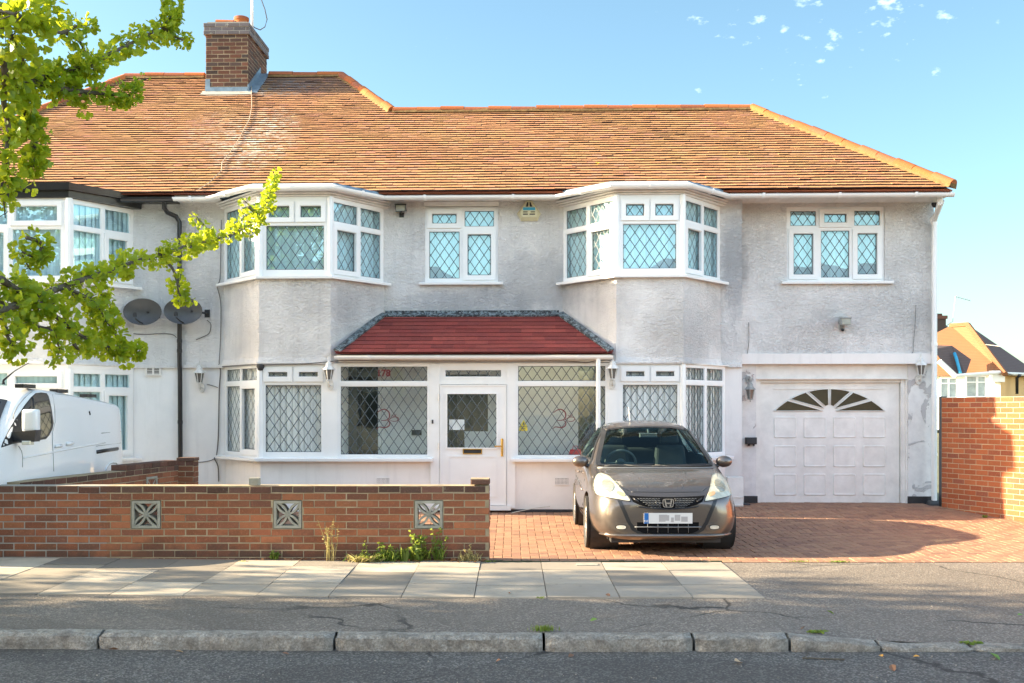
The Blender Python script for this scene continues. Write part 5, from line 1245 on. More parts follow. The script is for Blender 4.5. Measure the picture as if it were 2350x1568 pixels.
def cut_arches(o,cyls,parentM):
    tmp=[]
    for (y,z,r,x0,x1) in cyls:
        mb=MB(); mb.lathe([(0,x0),(r,x0),(r,x1),(0,x1)],40,(0,y,z),axis='x'); c=mb.build('cut',M['blackm']); c.matrix_world=parentM; tmp.append(c)
        b=o.modifiers.new('b','BOOLEAN'); b.object=c; b.operation='DIFFERENCE'; b.solver='EXACT'
    bpy.context.view_layer.update(); realise(o)
    for c in tmp: bpy.data.objects.remove(c)
    for p in o.data.polygons: p.use_smooth=True
    o.data.set_sharp_from_angle(angle=rad(32))
def bvh_of(o): 
    return BVHTree.FromPolygons([v.co.copy() for v in o.data.vertices],[tuple(p.vertices) for p in o.data.polygons])
def drape(name,poly,bvh,mat,parent,axis='front',off=.004,step=.035,skirt=.01,mirror=False,far=None,parts=True):
    "lay a flat outline (a,b) onto a body along the view axis; axis front: (x,z) cast +y ; side: (y,z) cast along x ; top: (x,y) cast -z"
    outs=[]
    for sg in ((1,-1) if mirror else (1,)):
        pts=[Vector((p[0]*sg,p[1])) if axis!='side' else Vector(p) for p in poly]
        # densify boundary
        b=[]
        for i in range(len(pts)):
            p,q=pts[i],pts[(i+1)%len(pts)]; n=max(1,int((q-p).length/step))
            for k in range(n): b.append(p.lerp(q,k/n))
        nb=len(b); xs=[p.x for p in b]; ys=[p.y for p in b]
        def inside(p):
            c=False;j=nb-1
            for i in range(nb):
                if (b[i].y>p.y)!=(b[j].y>p.y) and p.x<(b[j].x-b[i].x)*(p.y-b[i].y)/(b[j].y-b[i].y)+b[i].x: c=not c
                j=i
            return c
        g=[]
        x=min(xs)+step/2
        while x<max(xs):
            y=min(ys)+step/2
            while y<max(ys):
                p=Vector((x,y))
                if inside(p) and min((p-q).length for q in b)>step*.4: g.append(p)
                y+=step
            x+=step
        V,E,Fc,_,_,_=delaunay_2d_cdt(b+g,[(i,(i+1)%nb) for i in range(nb)],[],1,1e-6)
        co=[];nm=[]
        side=1 if (far is None or far>0) else -1
        for v in V:
            if axis=='front': o,d=Vector((v.x,-3,v.y)),Vector((0,1,0))
            elif axis=='side': o,d=Vector((3*side,v.x,v.y)),Vector((-side,0,0))
            else: o,d=Vector((v.x,v.y,4)),Vector((0,0,-1))
            h,nr,_,_=bvh.ray_cast(o,d)
            if h is None:
                h,nr,_,_=bvh.find_nearest(o+d*3)
            if nr.dot(d)>0: nr=-nr
            co.append(h);nm.append(nr)
        vs=[c+n_*off for c,n_ in zip(co,nm)]
        mb=MB(); mb.add(vs,[tuple(f) for f in Fc])
        # skirt
        bd=[i for i in range(len(V)) if i<nb]
        sk=[co[i]-nm[i]*skirt for i in range(nb)]
        mb.add([vs[i] for i in range(nb)]+sk,[(i,(i+1)%nb,nb+(i+1)%nb,nb+i) for i in range(nb)])
        o=mb.build(name,mat,parent,smooth=True,merge=True,angle=40); outs.append(o)
    return outs
def smoothpoly(p,n=5):
    o=[];m=len(p); p=[Vector(q) for q in p]
    for i in range(m):
        p0,p1,p2,p3=p[i-1],p[i],p[(i+1)%m],p[(i+2)%m]
        for k in range(n):
            t=k/n; o.append(.5*((2*p1)+(p2-p0)*t+(2*p0-5*p1+4*p2-p3)*t*t+(3*p1-p0-3*p2+p3)*t**3))
    return [tuple(q) for q in o]
def oval(cx,cz,rx,rz,n=24,ex=2.5,rot=0):
    o=[]
    for k in range(n):
        a=2*math.pi*k/n; x=rx*abs(math.cos(a))**(2/ex)*math.copysign(1,math.cos(a)); z=rz*abs(math.sin(a))**(2/ex)*math.copysign(1,math.sin(a))
        o.append((cx+x*math.cos(rot)-z*math.sin(rot),cz+x*math.sin(rot)+z*math.cos(rot)))
    return o
def paint(name,col,metal,rough):
    k=N(name); nr=None
    f=k.noise(900,1); c=k.hsv((*col,1),v=k.ramp(f,.3,.7,.85,1.2)); b=k.bsdf(c,rough,metal,None,.5,1.0); return k.mat
M['bronze']=paint('bronze_metallic_paint',(.14,.118,.104),.76,.33)
M['vanw']=paint('white_van_paint',(.80,.82,.84),0,.35)
M['tyre']=simple('tyre_rubber',(.035,.032,.03),.8,var=.25,bump=(60,.4,.004))
M['alloy']=simple('alloy_wheel',(.62,.61,.59),.25,metal=.85,var=.05)
M['lampglass']=glass('headlamp_lens',.03,(.97,.97,.93),wav=.0005)
M['lampin']=simple('headlamp_reflector',(.74,.71,.60),.22,metal=.25,var=.22,vs=14)
M['bowl']=simple('lamp_bowl',(.50,.49,.43),.15,metal=.4,var=.3,vs=30)
M['plate']=simple('number_plate',(.66,.66,.65),.45,var=.02); M['plateb']=simple('plate_grey',(.38,.37,.37),.5,var=.05); M['blue']=simple('plate_blue',(.01,.13,.42),.4,var=.05)
M['amber']=simple('amber_lens',(.72,.45,.25),.2,spec=.8,var=.1)
M['seat']=simple('seat_cloth',(.05,.055,.06),.8,var=.2); M['trim']=simple('grey_trim',(.16,.165,.17),.5,var=.1)
CARM=Matrix.Translation((1.688,11.55,0))
car=empty('parked_car',CARM,'bronze-grey compact hatchback parked nose out on the block-paved drive','car')
def st(y,zb,wb,wl,zl,wm,zm,ws,zs,wr,zr,zt):
    return (y,[(0,zb),(wb*.6,zb),(wb,zb+.01),(wl,zl),(wm,zm),(ws,zs),(wr,zr),(wr*.55,zt-(zt-zr)*.22),(0,zt)])
S_=[st(.000,.21,.34,.38,.26,.42,.42,.40,.53,.34,.565,.575),
    st(.045,.175,.52,.60,.25,.62,.42,.58,.57,.50,.615,.635),
    st(.14,.155,.62,.72,.24,.735,.44,.69,.62,.60,.675,.70),
    st(.30,.15,.66,.79,.26,.795,.48,.745,.69,.64,.745,.765),
    st(.52,.15,.68,.825,.28,.83,.52,.77,.77,.66,.815,.83),
    st(.80,.15,.70,.835,.28,.845,.55,.79,.83,.69,.865,.885),
    st(.98,.15,.70,.835,.28,.85,.56,.80,.86,.70,.895,.915),
    st(1.12,.15,.70,.835,.28,.85,.56,.805,.875,.685,.965,1.00),
    st(1.40,.15,.70,.835,.28,.85,.56,.81,.90,.635,1.145,1.185),
    st(1.68,.15,.70,.835,.28,.85,.56,.815,.92,.590,1.29,1.345),
    st(1.90,.15,.70,.835,.28,.85,.56,.815,.93,.565,1.365,1.42),
    st(2.25,.15,.70,.835,.28,.85,.56,.815,.945,.555,1.405,1.465),
    st(2.80,.15,.70,.835,.28,.85,.56,.81,.96,.545,1.395,1.46),
    st(3.30,.16,.70,.83,.30,.845,.58,.795,.97,.52,1.34,1.41),
    st(3.60,.20,.66,.80,.34,.82,.62,.76,.98,.48,1.26,1.33),
    st(3.76,.26,.60,.74,.40,.77,.64,.70,.95,.44,1.10,1.14),
    st(3.82,.32,.50,.66,.44,.68,.62,.62,.80,.42,.88,.92)]
KY=lambda y:y if y<1.9 else 1.9+(y-1.9)*.84
S_=[(KY(y),p) for y,p in S_]
body=loft_body('body',S_,M['bronze'],car)
WR=.295
arch=[(.80,.30,.345,.60,1.2),(.80,.30,.345,-1.2,-.60),(2.99,.30,.345,.60,1.2),(2.99,.30,.345,-1.2,-.60)]
bpy.context.view_layer.update(); realise(body)
bvh0=bvh_of(body)
me_full=body.data.copy()
cut_arches(body,arch,CARM)
# open the glasshouse: drop the faces behind the windscreen and side glass
ws_poly=[(-.545,1.335),(-.30,1.372),(0,1.38),(.30,1.372),(.545,1.335),(.60,1.20),(.655,1.06),(.692,.955),(.685,.925),(.35,.915),(0,.912),(-.35,.915),(-.685,.925),(-.692,.955),(-.655,1.06),(-.60,1.20)]
def inpoly(p,b):
    c=False;j=len(b)-1
    for i in range(len(b)):
        if (b[i][1]>p[1])!=(b[j][1]>p[1]) and p[0]<(b[j][0]-b[i][0])*(p[1]-b[i][1])/(b[j][1]-b[i][1])+b[i][0]: c=not c
        j=i
    return c
shr=lambda P_,k,cx,cz:[(cx+(a-cx)*k,cz+(b-cz)*k) for a,b in P_]
wsin=shr(ws_poly,.93,0,1.14)
side_gl=[(1.30,.985),(1.62,1.15),(1.92,1.315),(2.3,1.375),(2.8,1.37),(2.95,1.31),(3.18,1.12),(3.15,1.02),(2.5,.985)]
sgin=shr(side_gl,.92,2.4,1.17)
bm=bmesh.new(); bm.from_mesh(body.data)
dead=[f for f in bm.faces if (f.calc_center_median().y<1.95 and f.normal.y<-.2 and inpoly((f.calc_center_median().x,f.calc_center_median().z),wsin)) or (abs(f.calc_center_median().x)>.5 and inpoly((f.calc_center_median().y,f.calc_center_median().z),sgin))]
bmesh.ops.delete(bm,geom=dead,context='FACES'); bm.to_mesh(body.data); bm.free()
drape('windscreen',shr(ws_poly,.955,0,1.14),bvh0,M['glassc'],car,off=.006,skirt=.0,step=.06)
def border(name,outer,inner,bvh,mat,parent,axis='front',off=.008,far=None,step=.03):
    # closed band between two outlines
    n=len(outer); mb=MB()
    def hit(v,o_=off):
        if axis=='front': o,d=Vector((v[0],-3,v[1])),Vector((0,1,0))
        else: o,d=Vector((3*(far or 1),v[0],v[1])),Vector((-(far or 1),0,0))
        h,nr,_,_=bvh.ray_cast(o,d)
        if h is None: h,nr,_,_=bvh.find_nearest(o+d*3)
        if nr.dot(d)>0: nr=-nr
        return h+nr*o_
    O=[];I=[]
    for i in range(n):
        for k in range(4):
            t=k/4; O.append(hit(tuple(Vector(outer[i]).lerp(Vector(outer[(i+1)%n]),t)))); I.append(hit(tuple(Vector(inner[i]).lerp(Vector(inner[(i+1)%n]),t)),off))
    m=len(O); mb.add(O+I,[(i,(i+1)%m,m+(i+1)%m,m+i) for i in range(m)]); return mb.build(name,mat,parent,smooth=True)
border('windscreen_seal',ws_poly,shr(ws_poly,.925,0,1.14),bvh0,M['black'],car,off=.009)
for s in (1,-1):
    g=drape('side_window',shr(side_gl,.96,2.4,1.17),bvh0,M['glassc'],car,axis='side',off=.004,skirt=0,step=.08,far=s)
    border('side_window_seal',side_gl,sgin,bvh0,M['black'],car,axis='side',off=.007,far=s)
    mb=MB()
    for yy in (1.78,2.62): 
        A=bvh0.ray_cast(Vector((3*s,yy-.05,.99)),Vector((-s,0,0)))[0]; B=bvh0.ray_cast(Vector((3*s,yy+.03,1.34)),Vector((-s,0,0)))[0]
        if A and B: mb.tube([A,B],.022,6)
    mb.build('door_pillar',M['black'],car,smooth=True)
# cabin
mb=MB(); mb.box(-.72,.72,1.0,1.42,.55,.86); mb.box(-.74,.74,1.1,3.2,.42,.46); mb.box(-.66,.66,3.1,3.18,.45,.9); mb.build('dashboard',M['seat'],car)
mb=MB()
for x in (-.37,.37):
    mb.hexa([(x-.25,1.85,.5),(x+.25,1.85,.5),(x+.25,2.35,.5),(x-.25,2.35,.5),(x-.24,1.85,.68),(x+.24,1.85,.68),(x+.24,2.3,.66),(x-.24,2.3,.66)])
    mb.hexa([(x-.24,2.22,.6),(x+.24,2.22,.6),(x+.24,2.36,.6),(x-.24,2.36,.6),(x-.19,2.36,1.13),(x+.19,2.36,1.13),(x+.19,2.46,1.13),(x-.19,2.46,1.13)])
mb.box(-.62,.62,2.8,2.92,.55,1.08); se=mb.build('seats',M['seat'],car)
bv=se.modifiers.new('b','BEVEL'); bv.width=.05; bv.segments=3
for x in (-.37,.37):
    mb=MB(); mb.hexa([(x-.13,2.40,1.15),(x+.13,2.40,1.15),(x+.13,2.47,1.15),(x-.13,2.47,1.15),(x-.11,2.42,1.31),(x+.11,2.42,1.31),(x+.11,2.49,1.31),(x-.11,2.49,1.31)]); h=mb.build('headrest',M['seat'],car); bv=h.modifiers.new('b','BEVEL'); bv.width=.03; bv.segments=3
mb=MB(Matrix.Translation((-.36,1.52,.93))@Matrix.Rotation(rad(-62),4,'X'))
mb.tube([(.185*math.cos(a),.185*math.sin(a),0) for a in [2*math.pi*k/28 for k in range(29)]],.016,8,caps=False); mb.tube([(-.18,0,0),(.18,0,0)],.016,6); mb.lathe([(0,.02),(.06,.02),(.06,-.05),(0,-.05)],16); mb.build('steering_wheel',M['trim'],car,smooth=True,angle=40)
mb=MB(); mb.bbox(-.11,.11,1.66,1.69,1.245,1.30,.01); mb.tube([(0,1.68,1.29),(0,1.72,1.34)],.012,6); mb.build('rear_view_mirror',M['trim'],car)
# headlights
def loc4(x,y):  # crop coordinates of the front view to car-local (x,z) on the body
    px,py=d4(x,y); d=ray(px,py); inv=CARM.inverted(); o=inv@CAM
    h,_,_,_=bvh0.ray_cast(o,d.normalized())
    if h is None:
        t=(11.55+.35); p=CAM+d*t; h=inv@p
    return (h.x,h.z)
hl=[loc4(*q) for q in [(378,800),(374,850),(386,905),(412,942),(500,966),(600,985),(690,1002),(738,1004),(705,955),(640,880),(580,812),(520,757),(470,735),(428,727),(398,750)]]
hl=smoothpoly(hl,3)
ol_in=[(p[0],p[1]) for p in hl]
LR=drape('headlight',hl,bvh0,M['lampin'],car,off=.003,step=.03,mirror=True)
hc=(sum(p[0] for p in hl)/len(hl),sum(p[1] for p in hl)/len(hl))
for i,s in enumerate((1,-1)):
    h_=LR[i]
    o=drape('lens',[(a*s,b) for a,b in shr(hl,.985,*hc)],bvh0,M['lampglass'],h_,off=.016,step=.03,skirt=.013)
    cxl,czl=hc[0]*s-.045*(-1 if s<0 else 1)*0,hc[1]+.02
    b_=drape('reflector_bowl',oval(hc[0]*s+.012*s*-1,hc[1]+.02,.062,.058,ex=2),bvh0,M['bowl'],h_,off=.009,step=.02)
    drape('indicator',oval(hc[0]*s+.115*(1 if hc[0]*s<0 else -1),hc[1]-.055,.045,.018,ex=2.2,rot=-.3 if hc[0]*s<0 else .3),bvh0,M['amber'],h_,off=.009,step=.02)
    border('seal',[(a*s,b) for a,b in shr(hl,1.02,*hc)],[(a*s,b) for a,b in shr(hl,.975,*hc)],bvh0,M['black'],h_,off=.0055)
# grille
def L4(pts): return [loc4(*q) for q in pts]
gl_=L4([(722,951),(800,958),(900,962),(1000,965),(1104,966)]); gb=L4([(1104,1080),(1000,1077),(900,1062),(820,1040),(762,1012)])
cxm=gl_[-1][0]; sym=lambda p:(-p[0],p[1])
gl_=[(a-cxm*(1-abs(a)/.5),b) for a,b in gl_]; 
half=[(-abs(a),b) for a,b in gl_[:-1]]; halfb=[(-abs(a),b) for a,b in gb[1:]]
grl=half+[(0,gl_[-1][1])]+[sym(p) for p in half[::-1]]+[sym(p) for p in halfb[::-1]]+[(0,gb[0][1])]+halfb
gr=drape('grille',grl,bvh0,M['void'],car,off=.004,step=.03)[0]
mb=MB()
def surf(x,z,o_=.008):
    h,nr,_,_=bvh0.ray_cast(Vector((x,-3,z)),Vector((0,1,0)))
    if h is None: return None
    return h-Vector((0,o_,0))
zt_=gl_[-1][1]; zb_=gb[0][1]
for j in range(1,7):
    z=zb_+(zt_-zb_)*j/7; wmax=.16+.19*(j/7)
    pts=[]
    x=-wmax
    while x<=wmax:
        q=surf(x,z+.003*math.sin(x*190)); 
        if q and abs(x)>.075: pts.append(q)
        elif pts:
            if len(pts)>1: mb.tube(pts,.0028,4)
            pts=[]
        x+=.008
    if len(pts)>1: mb.tube(pts,.0028,4)
mb.build('grille_mesh',M['trim'],gr,smooth=True)
mb=MB()
for s in (1,-1):
    pts=[surf(s*x,z,.012) for x,z in ((.375,zt_-.008),(.34,zt_-.03),(.315,zt_-.045))]; mb.tube([p for p in pts if p],[.006,.010,.004],6)
    pts=[surf(s*x,z,.010) for x,z in ((.145,zt_-.01),(.115,zb_+.045),(.10,zb_+.02))]; mb.tube([p for p in pts if p],[.004,.007,.004],6)
mb.tube([p for p in [surf(x,zb_-.004+.03*(abs(x)/.33)**2,.010) for x in [-.33+.033*k for k in range(21)]] if p],.008,6)
mb.build('grille_trim',M['black'],gr,smooth=True)
zc=(zt_+zb_)/2+.002; yb=surf(0,zc).y-.012
mb=MB(Matrix.Translation((0,yb,zc)))
o8=[(x,z) for x,z in oval(0,0,.062,.047,n=32,ex=5)]; i8=[(x*.86,z*.84) for x,z in o8]; n8=len(o8)
mb.add([(x*(1-.10*(z<0)),0,z) for x,z in o8]+[(x*(1-.10*(z<0)),0,z) for x,z in i8]+[(x*(1-.10*(z<0)),.012,z) for x,z in o8],[(i,(i+1)%n8,n8+(i+1)%n8,n8+i) for i in range(n8)]+[(i,(i+1)%n8,2*n8+(i+1)%n8,2*n8+i) for i in range(n8)])
mb.poly([(-.043,.036),(-.028,.036),(-.022,.006),(.022,.006),(.028,.036),(.043,.036),(.036,0),(.030,-.036),(.013,-.036),(.019,-.008),(-.019,-.008),(-.013,-.036),(-.030,-.036),(-.036,0)],-.004,.006)
mb.build('badge',M['chrome'],car)
mb=MB(Matrix.Translation((0,yb,zc))); mb.poly([(x*.95,z*.95) for x,z in o8],.006,.02); mb.build('badge_back',M['black'],car)
# number plate
pz0,pz1=loc4(1104,1220)[1],loc4(1104,1120)[1]; pz0=pz1-.113; yp=surf(0,(pz0+pz1)/2).y-.012
yp=min([surf(x,z).y for x in (-.25,0,.25) for z in (pz0,pz1) if surf(x,z)])-.010
mb=MB(); mb.box(-.262,.262,yp,yp+.01,pz0,pz1); mb.box(-.20,.20,yp+.01,yp+.06,pz0+.01,pz1-.01); pl=mb.build('number_plate',M['plate'],car)
mb=MB(); mb.box(-.262,-.212,yp-.002,yp,pz0,pz1); mb.build('blue_band',M['blue'],pl)
mb=MB(); rr=random.Random(4)
for (x,w,z,h) in ((-.10,.07,.02,.075),(-.03,.04,.03,.06),(.03,.03,.015,.05),(.07,.06,.03,.065),(.14,.07,.02,.055),(-.06,.05,.055,.04)): mb.box(x,x+w,yp-.0015-.0002*rr.random(),yp,pz0+z,pz0+z+h)
mb.build('plate_marks',M['plateb'],pl)
text_mesh('gb_letters','GB',.032,M['plate'],pl,Matrix.Translation((-.237,yp-.004,pz0+.025))@Matrix.Rotation(rad(90),4,'X'))
# lower grille
lz1,lz0=loc4(1104,1212)[1],loc4(1104,1322)[1]
lx=.335; lg=[(-lx,lz1),(lx,lz1),(lx,lz0+.0),(-lx,lz0+.0)]
lo_=drape('lower_grille',lg,bvh0,M['void'],car,off=.003,step=.04)[0]
mb=MB(); zm=(lz0+lz1)/2+.01
mb.tube([p for p in [surf(-.36+.036*k,zm,.014) for k in range(21)] if p],.007,6)
for k in range(5):
    x=-.22+.11*k; mb.tube([p for p in [surf(x,lz0+.008,.008),surf(x,lz1-.008,.008)] if p],.0035,4)
mb.build('grille_bars',M['trim'],lo_,smooth=True)
# bumper channels and fog lamps
ch=[loc4(*q) for q in [(606,992),(650,1003),(700,1110),(742,1210),(800,1290),(868,1322),(806,1322),(750,1290),(700,1205),(655,1100)]]
drape('bumper_channel',ch,bvh0,M['black'],car,off=.004,step=.03,mirror=True)
fx,fz=loc4(648,1258)
for s in (1,-1):
    fb=drape('fog_lamp_bezel',oval(fx*s,fz+.002,.094,.040,ex=2.8,rot=-.10*(-1 if fx*s>0 else 1)),bvh0,M['bronze'],car,off=.014,step=.025,skirt=.02)[0]
    drape('fog_lamp_surround',oval(fx*s,fz,.060,.026,ex=2.5),bvh0,M['black'],fb,off=.017,step=.02)
    drape('fog_lamp',oval(fx*s,fz,.050,.020,ex=2.5),bvh0,M['lampin'],fb,off=.021,step=.02)
# skirt lip
mb=MB(); pts=[]
for k in range(25):
    x=-.72+.06*k; q=surf(x,.235,.0); 
    if q: pts.append(Vector((q.x,q.y-.006,.222)))
mb.tube(pts,[.012+.014*math.sin(math.pi*i/(len(pts)-1)) for i in range(len(pts))],8); mb.build('bumper_lip',M['bronze'],car,smooth=True)
mb=MB(); mb.box(-.60,.60,.16,.60,.13,.19); mb.box(-.62,.62,.4,3.2,.14,.3); mb.build('underbody',M['blackm'],car)
# bonnet seams and creases
def seam(pts,par,mat='black',r=.004,axis='top',o_=.0,s=1):
    P_=[]
    for (a,b) in pts:
        if axis=='top': h,nr,_,_=bvh0.ray_cast(Vector((a*s,b,4)),Vector((0,0,-1)))
        elif axis=='front': h,nr,_,_=bvh0.ray_cast(Vector((a*s,-3,b)),Vector((0,1,0)))
        else: h,nr,_,_=bvh0.ray_cast(Vector((3*s,a,b)),Vector((-s,0,0)))
        if h: P_.append(h+nr*o_)
    return P_
mb=MB()
for s in (1,-1):
    for P_ in (seam([(.70,.98),(.685,.80),(.655,.62),(.60,.45),(.50,.28),(.40,.16)],0,s=s),): 
        if len(P_)>1: mb.tube(P_,.004,5)
P_=seam([(-.38+.038*k,.125+.02*(abs(k-10)/10)**2) for k in range(21)],0); mb.tube(P_,.0045,5)
mb.build('bonnet_seam',M['black'],car,smooth=True)
mb=MB()
for s in (1,-1):
    P_=seam([(.33,.93),(.30,.70),(.25,.45),(.20,.25),(.17,.16)],0,s=s,o_=-.0085); mb.tube(P_,[.004]+[.0115]*(len(P_)-2)+[.009],8)
mb.build('bonnet_crease',M['bronze'],car,smooth=True)
mb=MB(); 
for s in (1,-1):
    for pts in ([(1.28,.97),(1.24,.75),(1.28,.45),(1.35,.30)],[(2.28,.97),(2.30,.7),(2.28,.30)],[(1.36,.30),(2.0,.29),(2.9,.30)]):
        P_=seam(pts,0,axis='side',s=s); 
        if len(P_)>1: mb.tube(P_,.004,5)
mb.build('door_seam',M['black'],car,smooth=True)
mb=MB()
for s in (1,-1):
    P_=seam([(1.35,.62),(1.9,.66),(2.6,.70),(3.1,.76)],0,axis='side',s=s,o_=.002); mb.tube(P_,.008,6)
    P_=seam([(1.98,.80),(2.14,.805)],0,axis='side',s=s,o_=.022); mb.tube(P_,.013,6)
mb.build('door_handle',M['bronze'],car,smooth=True)
# scuttle, wipers, roof aerial
mb=MB(); P_=[surf(-.68+.068*k,.905-.012*(abs(k-10)/10)**2*0,.004) for k in range(21)]; mb.tube([p for p in P_ if p],.013,6); mb.build('scuttle',M['trim'],car,smooth=True)
mb=MB()
for (x0,x1,z1) in ((-.60,-.02,.945),(-.05,.60,.945)):
    P_=[surf(x0+(x1-x0)*k/8,.925+.022*(k/8),.018) for k in range(9)]; mb.tube([p for p in P_ if p],.008,6)
    a=surf(x1 if x0<-.3 else x0+.05,.915,.012); 
for x in (-.02,.34): 
    a=surf(x,.905,.010);b=surf(x-.35,.94,.024); mb.tube([a,b],.007,6)
mb.build('wiper',M['blackm'],car,smooth=True)
mb=MB(); mb.tube([(-.18,2.1,1.45),(-.185,2.22,1.62)],.006,6); mb.build('roof_aerial',M['cablew'],car)
# roof sills: black roof ditch lines
mb=MB()
for s in (1,-1):
    P_=seam([(.50,1.85),(.495,2.2),(.49,2.8),(.46,3.0)],0,s=s,o_=.002); mb.tube(P_,.008,6)
mb.build('roof_trim',M['black'],car,smooth=True)
# door mirrors
for s in (1,-1):
    r=MB(Matrix.Translation((s*.865,1.30,.965))@Matrix.Scale(1,4)); n=14
    prof=[(0,-.055),(.045,-.052),(.075,-.03),(.088,.0),(.086,.03),(.082,.045)]
    vs=[]; 
    for rad_,y in prof:
        for k in range(n):
            a=2*math.pi*k/n; vs.append((1.12*rad_*math.cos(a)*(1),y,.80*rad_*math.sin(a)))
    fs=[(j*n+k,j*n+(k+1)%n,(j+1)*n+(k+1)%n,(j+1)*n+k) for j in range(len(prof)-1) for k in range(n)]+[tuple(range(5*n,6*n))]
    r.add(vs,fs); o=r.build('door_mirror',M['bronze'],car,smooth=True,angle=50)
    a=MB(); a.tube([(s*.80,1.30,.92),(s*.74,1.32,.90)],.025,8); a.build('mirror_foot',M['black'],o,smooth=True)
# wheels
def wheel(parent,x,y,s,r=WR,w=.19,steer=0,mat='alloy',spokes=5,name='wheel'):
    w_=empty(name,Matrix.Translation((x,y,r))@Matrix.Rotation(steer,4,'Z')); w_.parent=parent
    w_.matrix_parent_inverse=Matrix.Identity(4); w_.location=(x,y,r)
    t=MB(); ri=r*.665; h=w/2
    prof=[(ri,-h*.85),(r*.80,-h*1.0),(r*.93,-h*.95),(r*.985,-h*.80),(r,-h*.6)]
    for k in (-.45,-.15,.15,.45): prof+=[(r,k*w-.012),(r-.010,k*w-.004),(r-.010,k*w+.004),(r,k*w+.012)]
    prof+=[(r,h*.6),(r*.985,h*.8),(r*.93,h*.95),(r*.80,h*1.0),(ri,h*.85)]
    t.lathe(prof,48,axis='x'); t.build('tyre',M['tyre'],w_,smooth=True,angle=35)
    q=MB(); q.lathe([(ri+.004,s*h*.86),(ri-.008,s*h*.90),(ri-.018,s*h*.75),(ri-.03,s*h*.1),(ri-.03,-s*h*.8),(ri,-s*h*.84)],40,axis='x')
    for k in range(spokes):
        for dd in (-.14,.14):
            a=2*math.pi*k/spokes+dd+.2; a2=2*math.pi*k/spokes+dd*.55+.2
            A=Vector((s*h*.72,.045*math.cos(a2),.045*math.sin(a2)));B=Vector((s*h*.70,(ri-.02)*math.cos(a),(ri-.02)*math.sin(a))); q.tube([A,A.lerp(B,.5)+Vector((s*.012,0,0)),B],[.018,.014,.016],6)
    q.lathe([(0,s*h*.86),(.04,s*h*.84),(.055,s*h*.7),(.055,s*h*.4)],16,axis='x'); q.build('rim',M[mat],w_,smooth=True,angle=40)
    b=MB(); b.lathe([(0,-s*h*.1),(ri-.035,-s*h*.1)],24,axis='x'); b.build('brake_disc',M['blackm'],w_)
    return w_
for (x,y,s) in ((-.745,.80,-1),(.745,.80,1),(-.745,2.99,-1),(.745,2.99,1)): wheel(car,x,y,s)
mb=MB()
for (y,z,r,a,b) in arch:
    mb.lathe([(r+.01,a if a>0 else b),(r+.01,.45 if a>0 else -.45),(0,.45 if a>0 else -.45)],28,(0,y,z),axis='x') if 0 else mb.lathe([(r-.002,(.80 if a>0 else -.80)),(r-.002,(.48 if a>0 else -.48)),(0,(.48 if a>0 else -.48))],28,(0,y,z),axis='x')
mb.build('wheel_arch_liner',M['blackm'],car)
# ================================================================ VAN
VX=-5.5; VM=Matrix.Translation((VX-.96,10.62,-.06))
van=empty('parked_van',VM,'white panel van parked nose out behind the brick wall, cut off by the left edge','van')
def vt(Y):   # roof height along the van
    return None
def vs_(y,zb,wb,wm,zm,ws,zs,wr,zr,zt):
    return (y,[(0,zb),(wb*.6,zb),(wb,zb+.02),(wm,zb+.10),(wm,zm-.15),(wm-.002,zm+.15),(ws,zs),(lerp(ws,wr+.08,.7),lerp(zs,zr-.03,.7)),(wr+.075,zr-.045),(wr+.045,zr),(wr-.06,zr+.022),(wr*.5,zt-.004),(0,zt)])
VS=[vs_(.0,.30,.5,.60,.6,.58,.80,.5,.86,.90),vs_(.10,.25,.75,.84,.65,.80,.92,.7,.98,1.02),vs_(.35,.24,.85,.93,.70,.90,1.02,.80,1.10,1.14),
    vs_(.90,.24,.86,.955,.72,.92,1.10,.84,1.20,1.24),vs_(1.18,.24,.86,.96,.74,.93,1.20,.83,1.42,1.46),vs_(1.50,.24,.86,.96,.76,.93,1.25,.80,1.68,1.74),
    vs_(1.80,.24,.86,.96,.78,.93,1.3,.79,1.85,1.915),vs_(2.1,.24,.86,.96,.8,.935,1.34,.80,1.89,1.955),vs_(2.6,.24,.86,.96,.8,.94,1.36,.81,1.86,1.93),
    vs_(3.6,.24,.86,.96,.8,.94,1.34,.82,1.79,1.86),vs_(4.2,.24,.86,.96,.8,.94,1.32,.83,1.74,1.81),vs_(4.46,.25,.85,.955,.8,.935,1.30,.83,1.72,1.785),vs_(4.53,.26,.84,.94,.8,.92,1.30,.82,1.70,1.765),vs_(4.56,.30,.82,.92,.8,.90,1.28,.80,1.66,1.72)]
vb=loft_body('body',VS,M['vanw'],van,sub=3); bpy.context.view_layer.update(); realise(vb); bvv=bvh_of(vb)
def vloc(x,y):
    px,py=vc(x,y); d=ray(px,py).normalized(); o=VM.inverted()@CAM; h,_,_,_=bvv.ray_cast(o,d)
    if h is None:
        t=(VX-0)/d.x; h=VM.inverted()@(CAM+d*t)
    return (h.y,h.z)
def vpoly(pts): return [vloc(*q) for q in pts]
out=vpoly([(235,530),(300,430),(380,330),(430,285),(500,275),(570,285),(592,320),(625,450),(655,650),(640,720),(600,800),(560,845),(440,865),(330,880),(240,890),(150,905),(60,935),(10,950),(30,890),(120,710),(190,590)])
drape('window_surround',out,bvv,M['black'],van,axis='side',off=.003,step=.06,far=1)
gls=vpoly([(245,545),(310,430),(390,335),(440,297),(500,290),(560,297),(580,330),(610,460),(632,640),(620,700),(585,780),(550,815),(440,840),(300,700),(250,690)])
drape('side_glass',gls,bvv,M['glassd'],van,axis='side',off=.007,step=.05,far=1)
